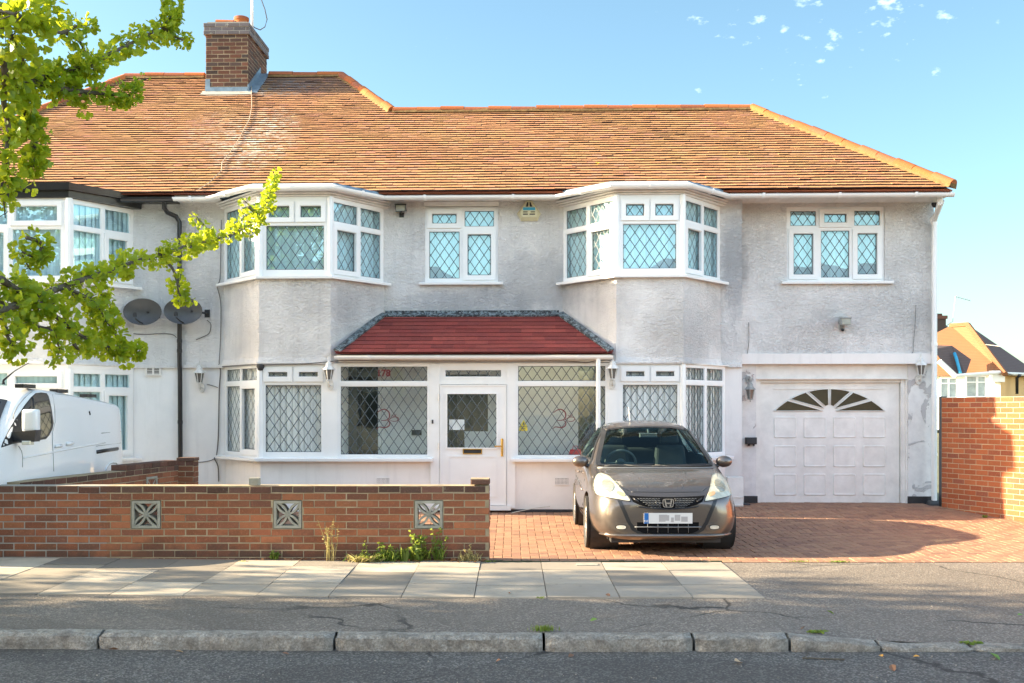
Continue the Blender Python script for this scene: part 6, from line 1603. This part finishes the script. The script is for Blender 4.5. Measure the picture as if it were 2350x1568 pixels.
mb=MB(); a,b=vloc(388,330),vloc(420,650); h=lambda q:bvv.ray_cast(Vector((3,q[0],q[1])),Vector((-1,0,0)))[0]; mb.tube([h(a)+Vector((.006,0,0)),h(b)+Vector((.006,0,0)),h(vloc(440,840))+Vector((.006,0,0))],.014,6); mb.build('quarter_bar',M['black'],van,smooth=True)
# windscreen on the front
wsv=[(-.80,1.22),(-.72,1.5),(-.66,1.74),(-.3,1.80),(.3,1.80),(.66,1.74),(.72,1.5),(.80,1.22),(.4,1.19),(-.4,1.19)]
drape('windscreen',wsv,bvv,M['glassd'],van,off=.006,step=.07); border('windscreen_seal',shr(wsv,1.05,0,1.5),shr(wsv,.97,0,1.5),bvv,M['black'],van,off=.009)
def vline(pts,r,mat,name,o_=.002,par=None):
    P_=[]
    for q in pts:
        p=h(vloc(*q)); 
        if p: P_.append(p+Vector((o_,0,0)))
    mb=MB(); mb.tube(P_,r,6); return mb.build(name,M[mat],par or van,smooth=True)
vline([(225,930),(262,990),(275,1060),(272,1190)],.004,'lampg','door_seam'); vline([(160,600),(165,540),(210,450),(290,350),(380,270),(450,236),(560,236),(760,262),(1060,298)],.006,'lampg','roof_seam')
vline([(670,290),(900,305),(1150,345),(1400,395),(1435,430)],.004,'lampg','panel_seam'); vline([(285,1075),(500,1035),(800,975),(1180,905),(1290,885)],.010,'vanw','swage_line',.0)
vline([(1175,930),(1480,892)],.004,'lampg','rail_seam'); vline([(1180,1003),(1300,982),(1435,962)],.026,'black','door_rail',.0)
vline([(1285,1238),(1300,1190),(1330,1150),(1370,1130),(1415,1135),(1440,1165),(1450,1200)],.014,'vanw','wheel_arch_lip',.0)
vline([(1290,1225),(1306,1186),(1334,1150),(1372,1134),(1412,1139),(1436,1168),(1445,1200)],.005,'lampg','arch_seam',.010)
vline([(640,300),(668,480),(672,640),(640,760),(640,900),(650,1060),(655,1240)],.0045,'lampg','door_edge_seam')
vline([(1240,772),(1480,750)],.006,'lampg','crease_line',.0)
vline([(1088,505),(1100,548)],.012,'black','side_lamp')
for x in (705,843): 
    o=vline([(x-38,932-(x-705)*.22),(x+38,925-(x-705)*.22)],.020,'vanw','door_handle',.012); vline([(x-40,950-(x-705)*.22),(x+40,942-(x-705)*.22)],.005,'lampg','handle_shadow_gap',.004,par=o)
for xx,yy in ((530,178),(925,238),(1270,297)):
    y_,z_=vloc(xx,yy+12); q=h((y_,z_-.02)); mb=MB(); mb.box(.70,.80,y_-.16,y_+.16,z_-.03,z_+.015); mb.build('roof_mount',M['black'],van)
# mirror
p=Vector((vloc(290,700)[0]-.02,vloc(290,700)[1])); mm=P(*vc(372,655),11.9); ml=VM.inverted()@mm
mo=MB(Matrix.Translation(ml)); mo.bbox(-.085,.09,-.06,.06,-.10,.16,.03); ob=mo.build('door_mirror',M['vanw'],van,smooth=True,angle=50); 
bv=ob.modifiers.new('b','BEVEL'); bv.width=.03; bv.segments=3
mb=MB(Matrix.Translation(ml)); mb.hexa([(-.22,-.05,-.20),(.08,-.08,-.20),(.08,.06,-.20),(-.22,.05,-.20),(-.22,-.05,-.10),(.10,-.085,-.07),(.10,.06,-.07),(-.22,.05,-.10)]); mb.build('mirror_base',M['black'],ob)
mb=MB(Matrix.Translation(ml)); mb.bbox(-.06,.04,-.09,.0,-.235,-.19,.01); mb.build('mirror_indicator',M['lampin'],ob)
mb=MB(); a=VM.inverted()@P(8,873,12.2); b=VM.inverted()@P(33,852,12.2); c_=VM.inverted()@P(66,833,12.2); mb.tube([a-Vector((0,0,.05)),a,b,c_],[.02,.014,.006,.004],6); mb.build('aerial',M['black'],van)
for (y,s) in ((.95,1),(3.9,1),(.95,-1),(3.9,-1)): wheel(van,.86*s,y,s,r=.33,w=.21,mat='lampg')
# ================================================================ GINKGO AND STREET TREES
def leaf_verts(p,ax,nm,s,rr,petiole=True):
    ax=ax.normalized(); sd=ax.cross(nm)
    if sd.length<1e-3: sd=ax.cross(Vector((1,.3,0)))
    sd.normalize(); nm=sd.cross(ax).normalized()
    b=p+ax*s*.45; c=rr.uniform(.05,.25)*s
    f=lambda x,y,z:b+sd*x*s+ax*y*s+nm*z
    return [f(0,0,0),f(-.52,.50,c),f(-.42,.72,c*.8),f(-.12,.80,0),f(0,.62,-.2*c),f(.12,.80,0),f(.42,.72,c*.8),f(.52,.50,c)],[(0,1,2,3,4),(0,4,5,6,7)]
def cat(pts,k=6):
    o=[]
    for i in range(len(pts)-1):
        p0=pts[max(i-1,0)];p1=pts[i];p2=pts[i+1];p3=pts[min(i+2,len(pts)-1)]
        for j in range(k):
            t=j/k; o.append(tuple(.5*((2*p1[a])+(p2[a]-p0[a])*t+(2*p0[a]-5*p1[a]+4*p2[a]-p3[a])*t*t+(3*p1[a]-p0[a]-3*p2[a]+p3[a])*t**3) for a in range(len(p1))))
    o.append(tuple(pts[-1])); return o
GT=Vector((-4.9,8.0,0))
gk=empty('ginkgo_tree',Matrix.Translation(GT),'ginkgo tree with bright fan-shaped leaves reaching in from the left edge','tree')
br=[ # (px,py,Y,r px), leaves
 ([(-60,10,6.0,50),(20,30,5.9,52),(70,40,6.0,42),(105,15,6.2,30)],170,1.15),
 ([(10,60,6.0,40),(40,110,6.2,34),(60,150,6.4,24)],90,1.1),
 ([(90,60,6.5,22),(140,75,6.8,20),(175,60,6.9,12),(200,60,7.0,6)],65,1),
 ([(150,75,6.9,12),(182,95,7.0,13),(200,130,7.1,17),(215,160,7.2,14)],75,1),
 ([(20,190,6.7,18),(90,180,6.9,20),(150,165,7.1,22),(210,145,7.2,24),(260,120,7.4,24),(310,95,7.6,24),(355,70,7.8,24),(390,40,8.0,24),(398,8,8.1,16)],520,1),
 ([(370,60,7.9,18),(395,80,8.0,16),(415,90,8.1,9),(436,88,8.2,4)],70,.95),
 ([(30,170,6.6,20),(45,215,6.7,30),(60,265,6.8,28),(75,310,6.9,26),(80,350,6.9,22),(72,395,6.9,16)],330,1.05),
 ([(0,120,6.3,34),(12,170,6.4,22),(8,230,6.5,24),(20,300,6.6,24),(14,350,6.6,20),(18,400,6.7,22),(8,440,6.7,22),(12,500,6.8,20)],230,1.1),
 ([(60,190,6.8,16),(120,200,7.0,18),(180,210,7.1,18),(240,215,7.2,17),(290,218,7.3,14),(318,212,7.4,8)],260,1),
 ([(290,200,7.3,6),(320,188,7.4,6),(338,180,7.4,3)],12,.8),
 ([(-40,720,6.4,40),(40,700,6.8,26),(110,672,7.2,24),(180,645,7.6,24),(250,622,8.0,24),(320,598,8.5,24),(390,578,9.0,22),(440,562,9.4,18),(500,548,9.8,20),(550,530,10.2,24),(590,500,10.6,24),(612,462,10.9,14),(625,425,11.2,5),(634,398,11.4,3)],900,1),
 ([(570,475,10.5,10),(600,500,10.7,14),(560,460,10.5,6)],40,.9),
 ([(450,500,9.6,9),(470,520,9.7,14),(480,532,9.8,8)],34,1),
 ([(370,590,8.9,12),(395,615,9.0,20),(405,645,9.0,20),(412,675,9.0,12),(428,692,9.1,10)],95,1),
 ([(60,545,7.2,14),(95,560,7.3,20),(80,590,7.3,20),(50,580,7.2,14),(70,620,7.3,20)],110,1.05),
 ([(0,640,6.6,32),(30,660,6.8,30),(80,690,7.0,30),(120,720,7.2,28),(170,760,7.4,26),(225,790,7.7,24),(280,800,7.9,18),(326,802,8.1,8)],430,1.05),
 ([(10,740,6.6,34),(20,780,6.6,26),(40,810,6.6,12)],80,1.1),
 ([(150,660,7.4,24),(210,690,7.6,26),(240,730,7.7,26),(265,770,7.8,20)],150,1.05),
 ([(0,690,6.7,28),(60,740,7.0,24),(120,760,7.1,24),(135,800,7.1,16),(128,826,7.1,10)],150,1.1),
 ([(215,640,7.9,16),(235,680,8.0,18),(250,720,8.0,14),(268,755,8.0,9)],80,1.0),
 ([(170,790,7.4,20),(185,810,7.5,10)],24,1.1),
 ([(600,490,10.8,10),(560,500,10.6,10),(545,520,10.4,8)],30,1),
]
rr=random.Random(21)
crown=MB(); limbs=MB()
for bi,(pts,n,sz) in enumerate(br):
    cp=cat(pts); P3=[P(a,b,y) for a,b,y,r in cp]
    th=.012 if len(pts)<6 else .022
    limbs.tube([p-GT for p in P3],[max(.003,th*(1-i/len(P3))+.003) for i in range(len(P3))],6)
    shoots=[]
    for k in range(max(3,int(n*.30))):
        t=rr.random()**.95*(len(cp)-1); i=int(t); f=t-i
        a=cp[i];b=cp[min(i+1,len(cp)-1)]; c=P3[i].lerp(P3[min(i+1,len(cp)-1)],f); r=(a[3]*(1-f)+b[3]*f)*c.y/F
        d=Vector((rr.gauss(0,1),rr.gauss(0,1),rr.gauss(0,1))).normalized(); q=c+d*r*rr.uniform(.1,.92)
        limbs.tube([c-GT,q-GT],[.004,.002],4); shoots.append((q,d,r,t))
        if rr.random()<.05: q2=q+d*r*rr.uniform(.6,1.3); limbs.tube([q-GT,q2-GT],[.002,.0012],4); shoots.append((q2,d,r,t))
    for k in range(int(n*1.5)):
        q0,d0,r,t=rr.choice(shoots)
        d=(d0*.6+Vector((rr.gauss(0,.7),rr.gauss(0,.7),rr.gauss(0,.7)))).normalized(); q=q0+d*.028
        s=.057*sz*rr.uniform(.55,1.3)*(.75+.25*min(1,r/.06)); ax=(d+Vector((0,0,-.25))+Vector((rr.gauss(0,.4),rr.gauss(0,.4),rr.gauss(0,.4)))).normalized()
        nm=Vector((rr.gauss(0,.7),rr.gauss(0,.7)-.3,rr.gauss(0,.7)+.4)); vs,fs=leaf_verts(q-GT-ax*s*.3,ax,nm,s,rr); crown.add(vs,fs)
# limbs back to the trunk (outside the frame) and the rest of the crown
trunk=MB(); trunk.tube([(0,0,-.1),(.03,0,1.2),(-.03,.02,2.6),(.05,0,4.2),(0,.03,6.2),(.02,0,7.6)],[.15,.125,.11,.09,.06,.02],12); trunk.build('trunk',M['bark'],gk,smooth=True)
for pts,_,_ in br:
    a=P(*pts[0][:3])-GT
    if pts[0][0]<40:
        z0=max(1.9,a.z-.5); limbs.tube([(0,0,z0),((a.x)*.5,a.y*.5,z0+.4),a],[.05,.03,.02],7)
limbs.build('limbs',M['bark'],gk,smooth=True)
def blob_crown(mb,c,rx,ry,rz,n,s,seed,base=Vector((0,0,0)),clear=None):
    rr=random.Random(seed); cl=[Vector((rr.gauss(0,.5),rr.gauss(0,.5),rr.gauss(0,.5))) for _ in range(34)]
    k=0
    while k<n:
        q=rr.choice(cl)+Vector((rr.gauss(0,.17),rr.gauss(0,.17),rr.gauss(0,.17)))
        if q.length>1.15: continue
        p=Vector((c[0]+q.x*rx,c[1]+q.y*ry,c[2]+q.z*rz))
        k+=1
        if clear and clear(p): continue
        ax=Vector((rr.gauss(0,1),rr.gauss(0,1),rr.gauss(0,1)-.3)); nm=Vector((rr.gauss(0,1),rr.gauss(0,1),rr.gauss(0,1))); vs,fs=leaf_verts(p-base,ax,nm,s*rr.uniform(.7,1.3),rr); mb.add(vs,fs)
def inframe(p):
    px=CX+p.x/p.y*F; py=CY-(p.z-CAMZ)/p.y*F
    return px>-70 and -60<py<1600
blob_crown(crown,(-5.3,8.1,5.2),2.4,2.0,2.6,13000,.10,5,GT,inframe)
crown.build('crown',M['leaf'],gk,recalc=False)
def street_tree(x,y,label,seed,rx=2.6,ry=1.7,rz=2.4,zc=5.6,n=3200,s=.13):
    t=empty('street_tree',Matrix.Translation((x,y,0)),label,'tree','street trees beyond the left edge'); mb=MB(); mb.tube([(0,0,-.1),(.05,0,2),(0,.05,4),(.1,0,6.5)],[.17,.14,.10,.03],10); 
    rr=random.Random(seed)
    for k in range(7):
        a=rr.uniform(0,6.28); mb.tube([(0,0,2.6+k*.4),(math.cos(a)*rx*.4,math.sin(a)*ry*.4,3.6+k*.4),(math.cos(a)*rx*.8,math.sin(a)*ry*.8,4.4+k*.4)],[.06,.04,.015],6)
    mb.build('trunk',M['bark'],t,smooth=True); mb=MB(); blob_crown(mb,(0,0,zc),rx,ry,rz,n,s,seed); mb.build('crown',M['leafs'],t,recalc=False)
street_tree(-13.2,9.0,'leafy street tree further along the pavement to the left',3,rx=3.6,ry=2.3,rz=2.6,zc=5.2,n=7500,s=.15)
street_tree(-21.5,7.2,'farthest street tree on the left, shading the carriageway',8,rx=3.8,ry=2.6,rz=3,zc=6.4,n=7500,s=.17)
street_tree(-9.0,7.7,'low broad street tree just beyond the left edge, behind the ginkgo',14,rx=2.6,ry=1.7,rz=2.0,zc=4.4,n=6500,s=.14)
# ================================================================ WEEDS, GRASS, LITTER
def blade(mb,p,d,l,w,bend,rr):
    p=Vector(p); d=Vector(d).normalized(); s_=d.cross(Vector((rr.gauss(0,1),rr.gauss(0,1),0))); 
    if s_.length<.01: s_=Vector((1,0,0))
    s_=s_.normalized()*w; vs=[]
    for k in range(5):
        t=k/4; q=p+d*l*t+Vector((d.x,d.y,-.6))*bend*t*t*l; ww=s_*(math.sin(math.pi*(.12+.85*t))); vs+=[q-ww,q+ww]
    mb.add(vs,[(2*k,2*k+1,2*k+3,2*k+2) for k in range(4)])
def weed(px,py,Y,h,w,n,label,seed,mat='weed',bl=.10,bw=.008,name='weed',upright=.8,z=None,stalks=0):
    p=P(px,py,Y); z=gz(p.x,Y)+.006 if z is None else z; rr=random.Random(seed); t=empty(name,Matrix.Translation((p.x,Y,z)),label,'weed','weeds along the foot of the wall'); mb=MB()
    for k in range(n):
        a=rr.uniform(0,6.28); q=Vector((rr.gauss(0,w*.5),rr.gauss(0,.022),0)); d=Vector((math.cos(a)*(1-upright)*1.2,math.sin(a)*(1-upright)*1.2,upright+rr.uniform(-.2,.3))); blade(mb,q,d,h*rr.uniform(.4,1)*.8,bw*rr.uniform(.6,1.3),rr.uniform(.1,.6),rr)
    for k in range(stalks):
        q=Vector((rr.gauss(0,w*.35),rr.gauss(0,.02),0)); top=q+Vector((rr.gauss(0,h*.15),rr.gauss(0,h*.05),h*rr.uniform(.7,1.1))); mb.tube([q,q.lerp(top,.5)+Vector((rr.gauss(0,.01),0,0)),top],[.004,.003,.0015],4)
        for j in range(14):
            c=q.lerp(top,rr.uniform(.25,1)); blade(mb,c,(rr.gauss(0,1),rr.gauss(0,1),rr.uniform(.1,.9)),bl*rr.uniform(.3,.8),bw*rr.uniform(.7,1.4),.3,rr)
    mb.build('leaves',M[mat],t,recalc=False); return t
weed(759,1280,11.08,.41,.06,6,'tall dry straw-coloured stalk against the brick wall',1,'dry',.035,.004,stalks=9,upright=.95,name='dry_weed')
weed(835,1293,11.03,.17,.14,190,'low yellowish weed clump right of the dry stalk',2,'dry',.05,.006,upright=.55)
weed(850,1292,11.05,.19,.16,130,'spreading pale green weed beside the straw stalk',3,'weed',.05,.007,upright=.6,stalks=4)
weed(890,1288,11.08,.21,.12,130,'leafy mid-height weed left of the broad-leaved one',4,'weed',.05,.008,stalks=5)
weed(925,1283,11.10,.25,.06,24,'broad upright green leaves growing from the wall foot',5,'weed',.06,.022,upright=.9)
weed(963,1282,11.10,.28,.09,40,'bushy green weed below the right pierced block',6,'weed',.07,.012,stalks=9)
weed(1005,1282,11.11,.32,.07,20,'tallest leaning green weed with seed head near the wall end',7,'weed',.05,.010,stalks=6)
weed(1075,1284,11.10,.17,.12,110,'dry spiky weed at the right end of the wall',8,'dry',.05,.005,stalks=4)
weed(1120,1286,11.10,.05,.06,40,'small dark green tuft at the corner of wall and drive',9,'weed',.03,.006,upright=.4)
weed(632,1274,11.15,.10,.05,30,'small green weed at the wall foot below the middle pierced block',10,'weed',.05,.010,stalks=2)
weed(560,1277,11.0,.04,.04,14,'tiny pale weed in a slab joint left of the middle',11,'dry',.03,.005,upright=.4)
weed(1250,1452,7.86,.075,.085,170,'tuft of green grass growing behind the kerb',12,'weed',.03,.003,upright=.9,name='grass_tuft')
weed(1872,1462,7.92,.045,.07,60,'flat green weed where the kerb starts to drop',13,'weed',.03,.008,upright=.4)
weed(2228,1503,7.80,.04,.09,70,'mossy weed in the low kerb at the right edge',14,'weed',.03,.006,upright=.35)
weed(1835,1288,11.12,.025,.10,60,'thin green growth at the drive edge, left of two',15,'weed',.02,.004,upright=.5)
weed(1925,1290,11.10,.035,.12,90,'thicker green growth at the drive edge, right of two',16,'weed',.02,.005,upright=.5)
weed(2258,1176,15.0,.08,.03,16,'small green sprig at the foot of the right brick wall',17,'weed',.04,.010,upright=.7)
weed(1243,1302+1372-1302,9.13,.03,.04,20,'speck of grass where slab joint meets asphalt',18,'weed',.02,.004,upright=.5)
weed(1800,1268,11.30,.0,.0,0,'x',19) if 0 else None
def fallen(px,py,Y,label,s,col,seed,z):
    rr=random.Random(seed); p=P(px,py,Y); t=MB(Matrix.Translation((p.x,Y,z))@Matrix.Rotation(rr.uniform(0,6),4,'Z')@Matrix.Rotation(rr.uniform(-.5,.5),4,'X')@Matrix.Rotation(rr.uniform(.1,.5),4,'Y'))
    pts=[(0,-.5,.0),(.22,-.3,.08),(.34,.05,.16),(.2,.36,.1),(0,.55,.05),(-.2,.34,.12),(-.32,.02,.2),(-.2,-.3,.1)]; c=(0,0,0)
    t.add([c]+[(a*s,b*s,e*s) for a,b,e in pts],[(0,i+1,(i+1)%8+1) for i in range(8)]); return tag(t.build('fallen_leaf',col,recalc=False),label,'leaf','fallen leaves on road and pavement')
tan=simple('tan_leaf',(.50,.34,.20),.7,var=.3); ora=simple('orange_leaf',(.55,.28,.05),.6,var=.2); grn=simple('green_leaf',(.16,.26,.05),.6,var=.2); brn=simple('brown_leaf',(.22,.11,.06),.7,var=.3)
for (px,py,Y,lb,s,c,z) in ((1693,1516,7.3,'curled tan leaf lying on the road below the kerb',.085,tan,-.14),(2049,1536,7.13,'rust-brown leaf on the road at the lower right',.075,brn,-.14),(2022,1496,7.5,'small orange leaf in the gutter near the dropped kerb',.05,ora,-.145),(2103,1501,7.48,'yellow-orange leaf in the gutter, right of the small orange one',.045,ora,-.145),
  (1362,1424,8.2,'green leaf on the asphalt footway in the middle',.055,grn,-.03),(1906,1403,8.5,'green leaf on the footway right of centre',.06,grn,-.03),(2283,1505,7.45,'bright green leaf in the gutter at the far right',.09,grn,-.14),(262,1490,7.5,'brown leaf in the gutter at the left',.07,brn,-.10),(655,1492,7.5,'small brown leaf in the gutter left of centre',.05,brn,-.13),
  (412,1486,7.52,'tan leaf in the gutter under the second kerb stone',.06,tan,-.12),(1143,1503,7.35,'dark brown leaf below the middle kerb joint',.05,brn,-.145),(1310,1497,7.5,'flat brown leaf just right of the grass tuft',.055,brn,-.145),(2341,1404,8.5,'green leaf on the footway at the right edge',.05,grn,-.05),(1170,1363,9.3,'brown leaf on a slab near the middle',.04,brn,-.012),(1395,1368,9.2,'curled brown leaf at the slab edge',.05,brn,-.012),(1843,1443,8.0,'brown leaf by the start of the dropped kerb',.05,brn,-.05)):
    fallen(px,py,Y,lb,s,c,hash(lb)%999 if 0 else int(px),z)
# crumbs and dead leaves swept against the wall: uncountable litter
mb=MB(); rr=random.Random(77)
for k in range(420):
    px=rr.choice([rr.gauss(900,70),rr.gauss(1050,60),rr.uniform(560,1120)]); Y=11.17-abs(rr.gauss(0,.06)); x=P(px,1280,Y).x
    if x>-.26: continue
    s=rr.uniform(.008,.028); a=rr.uniform(0,6.28); z=gz(x,Y)+.012+rr.uniform(0,.01); c,s2=math.cos(a)*s,math.sin(a)*s
    mb.add([(x-c,Y-s2,z),(x+s2*.5,Y-c*.5,z+rr.uniform(0,.012)),(x+c,Y+s2,z+rr.uniform(0,.01)),(x-s2*.5,Y+c*.5,z)],[(0,1,2,3)])
tag(mb.build('leaf_litter',M['litter'],recalc=False),'dry leaf litter along the foot of the front wall',kind='stuff')
mb=MB()
for k in range(260):
    Y=rr.uniform(6.7,9.1); x=rr.uniform(-4.2,4.2)*Y/8; z=(-.153+.006*max(0,-x-.2) if Y<7.6 else gz(x,Y)); 
    if 7.6<=Y<7.9: continue
    s=rr.uniform(.002,.005); mb.hexa([(x-s,Y-s,z),(x+s,Y-s,z),(x+s,Y+s,z),(x-s,Y+s,z),(x-s*.6,Y-s*.5,z+s),(x+s*.5,Y-s*.6,z+s),(x+s*.6,Y+s*.5,z+s),(x-s*.5,Y+s*.6,z+s)])
tag(mb.build('grit',M['slab']),'pale grit scattered over the asphalt',kind='stuff')
mb=MB(); a=P(1842,1508,7.44);b=P(1938,1511,7.40); mb.tube([(a.x,a.y,-.145),(b.x,b.y,-.147)],.006,5); mb.tube([(a.x,a.y,-.145),(a.x+.04,a.y+.02,-.13)],.004,5); tag(mb.build('twig',M['bark']),'bare twig lying in the gutter below the dropping kerb','twig')
# ================================================================ pieces that stand apart become parts of their own
def split_apart(o,gap=.012):
    me=o.data; n=len(me.vertices); par=list(range(n))
    def find(a):
        while par[a]!=a: par[a]=par[par[a]]; a=par[a]
        return a
    for e in me.edges:
        a,b=find(e.vertices[0]),find(e.vertices[1])
        if a!=b: par[a]=b
    bb={}
    for v in me.vertices:
        r=find(v.index); c=v.co
        if r in bb:
            m,M_=bb[r]
            for k in range(3): m[k]=min(m[k],c[k]); M_[k]=max(M_[k],c[k])
        else: bb[r]=([*c],[*c])
    ks=list(bb); g={k:k for k in ks}
    def gf(a):
        while g[a]!=a: a=g[a]
        return a
    for i,a in enumerate(ks):
        for b in ks[i+1:]:
            A,B=bb[a],bb[b]
            if all(A[0][k]-gap<=B[1][k] and B[0][k]-gap<=A[1][k] for k in range(3)):
                x,y=gf(a),gf(b)
                if x!=y: g[x]=y
    roots=sorted(set(gf(k) for k in ks))
    if len(roots)<2: return
    for i,rt in enumerate(roots):
        bm=bmesh.new(); bm.from_mesh(me); bm.verts.ensure_lookup_table()
        bmesh.ops.delete(bm,geom=[v for v in bm.verts if gf(find(v.index))!=rt],context='VERTS')
        m2=bpy.data.meshes.new(me.name); 
        for mt in me.materials: m2.materials.append(mt)
        bm.to_mesh(m2); bm.free()
        if i==0: keep=m2
        else:
            c=bpy.data.objects.new(o.name.split('.')[0],m2); COL.objects.link(c); c.parent=o.parent
            for q in ('label',):
                if q in o: c[q]=o[q]
    o.data=keep
for nm_ in ('garage_pillar','window_post','bitumen_plinth','drip_course','inner_door','wheel_arch_liner','dwarf_wall','door_seam','door_pillar','hinge','window_head','soffit','door_handle','wiper','bonnet_crease','roof_trim','roof_mount','wall','glazing'):
    for o in [x for x in COL.objects if x.type=='MESH' and x.name.split('.')[0]==nm_ and x.parent is not None and x.parent.name!='distant_house']:
        split_apart(o,.15 if nm_ in('inner_door','soffit') else .012)
SUN_E=5.0; SUN_C=(1,.82,.56); SKY_S=.095; SKY=(1.0,1.2,1.0); EXPO=2.3; CLOUD=(8,7.5,7); SOUTH=(2.05,1.80,1.56); NORTH=(.56,.68,.66)
# ================================================================ light, sky, camera
EL=rad(20.5); PH=rad(3.5)
dv=Vector((math.cos(EL)*math.cos(PH),-math.cos(EL)*math.sin(PH),-math.sin(EL)))
sl=bpy.data.lights.new('sun','SUN'); sl.energy=SUN_E; sl.angle=rad(.53); sl.color=SUN_C
so=bpy.data.objects.new('sun',sl); COL.objects.link(so); so.rotation_euler=dv.to_track_quat('-Z','Y').to_euler()
wd=bpy.data.worlds.new('World'); sc.world=wd; wd.use_nodes=True; nt=wd.node_tree; nt.nodes.clear()
out=nt.nodes.new('ShaderNodeOutputWorld'); bg=nt.nodes.new('ShaderNodeBackground'); sky=nt.nodes.new('ShaderNodeTexSky')
sky.sky_type='NISHITA'; sky.sun_disc=False; sky.sun_elevation=EL; sky.sun_rotation=rad(270)+PH; sky.air_density=SKY[0]; sky.dust_density=SKY[1]; sky.ozone_density=SKY[2]; sky.altitude=0
bg.inputs[1].default_value=SKY_S
def wn(t,**k):
    n=nt.nodes.new('ShaderNode'+t)
    for a,b in k.items(): setattr(n,a,b)
    return n
def wm(op,a,b=None):
    m=wn('Math',operation=op)
    for i,x in enumerate((a,b)):
        if x is None: continue
        if isinstance(x,(int,float)): m.inputs[i].default_value=x
        else: nt.links.new(x,m.inputs[i])
    return m.outputs[0]
tc=wn('TexCoord'); mp=wn('Mapping'); mp.inputs['Scale'].default_value=(1,1,1.9); nt.links.new(tc.outputs['Generated'],mp.inputs[0])
nz=wn('TexNoise'); nz.inputs['Scale'].default_value=58; nz.inputs['Detail'].default_value=5; nz.inputs['Roughness'].default_value=.58; nt.links.new(mp.outputs[0],nz.inputs['Vector'])
dd=ray(1930,30).normalized(); vd=wn('VectorMath',operation='SUBTRACT'); nt.links.new(tc.outputs['Generated'],vd.inputs[0]); vd.inputs[1].default_value=dd
vs_=wn('VectorMath',operation='MULTIPLY'); vs_.inputs[1].default_value=(4.6,4.6,12); nt.links.new(vd.outputs[0],vs_.inputs[0])
ln=wn('VectorMath',operation='LENGTH'); nt.links.new(vs_.outputs[0],ln.inputs[0])
msk=wn('MapRange'); nt.links.new(ln.outputs['Value'],msk.inputs[0]); msk.inputs[1].default_value=.25; msk.inputs[2].default_value=1; msk.inputs[3].default_value=.0; msk.inputs[4].default_value=.16
th=wm('SUBTRACT',nz.outputs['Fac'],msk.outputs[0]); cl=wn('MapRange'); nt.links.new(th,cl.inputs[0]); cl.inputs[1].default_value=.58; cl.inputs[2].default_value=.76; cl.inputs[3].default_value=0; cl.inputs[4].default_value=.5
mx=wn('MixRGB'); nt.links.new(cl.outputs[0],mx.inputs[0]); nt.links.new(sky.outputs[0],mx.inputs[1]); mx.inputs[2].default_value=(*CLOUD,1)
sp=wn('SeparateXYZ'); nt.links.new(tc.outputs['Generated'],sp.inputs[0]); gr_=wn('MapRange',interpolation_type='SMOOTHSTEP'); nt.links.new(sp.outputs[1],gr_.inputs[0])
gr_.inputs[1].default_value=-.75; gr_.inputs[2].default_value=.75; gr_.inputs[3].default_value=0; gr_.inputs[4].default_value=1
gm=wn('MixRGB'); nt.links.new(gr_.outputs[0],gm.inputs[0]); gm.inputs[1].default_value=(*SOUTH,1); gm.inputs[2].default_value=(*NORTH,1)
mu_=wn('MixRGB',blend_type='MULTIPLY'); mu_.inputs[0].default_value=1; nt.links.new(mx.outputs[0],mu_.inputs[1]); nt.links.new(gm.outputs[0],mu_.inputs[2]); nt.links.new(mu_.outputs[0],bg.inputs[0]); nt.links.new(bg.outputs[0],out.inputs[0])
cam=bpy.data.cameras.new('camera'); co=bpy.data.objects.new('camera',cam); COL.objects.link(co); co.location=CAM; co.rotation_euler=(rad(90),0,0)
cam.sensor_width=36; cam.lens=F/2350*36; cam.shift_x=0; cam.shift_y=(CY-784)/2350; cam.clip_end=2000; cam.clip_start=.05; sc.camera=co
sc.view_settings.view_transform='Standard'; sc.view_settings.look='None'; sc.view_settings.exposure=EXPO; sc.view_settings.gamma=1
sc.cycles.max_bounces=8; sc.cycles.transparent_max_bounces=16; sc.cycles.use_denoising=True
sc.cycles.sample_clamp_indirect=8
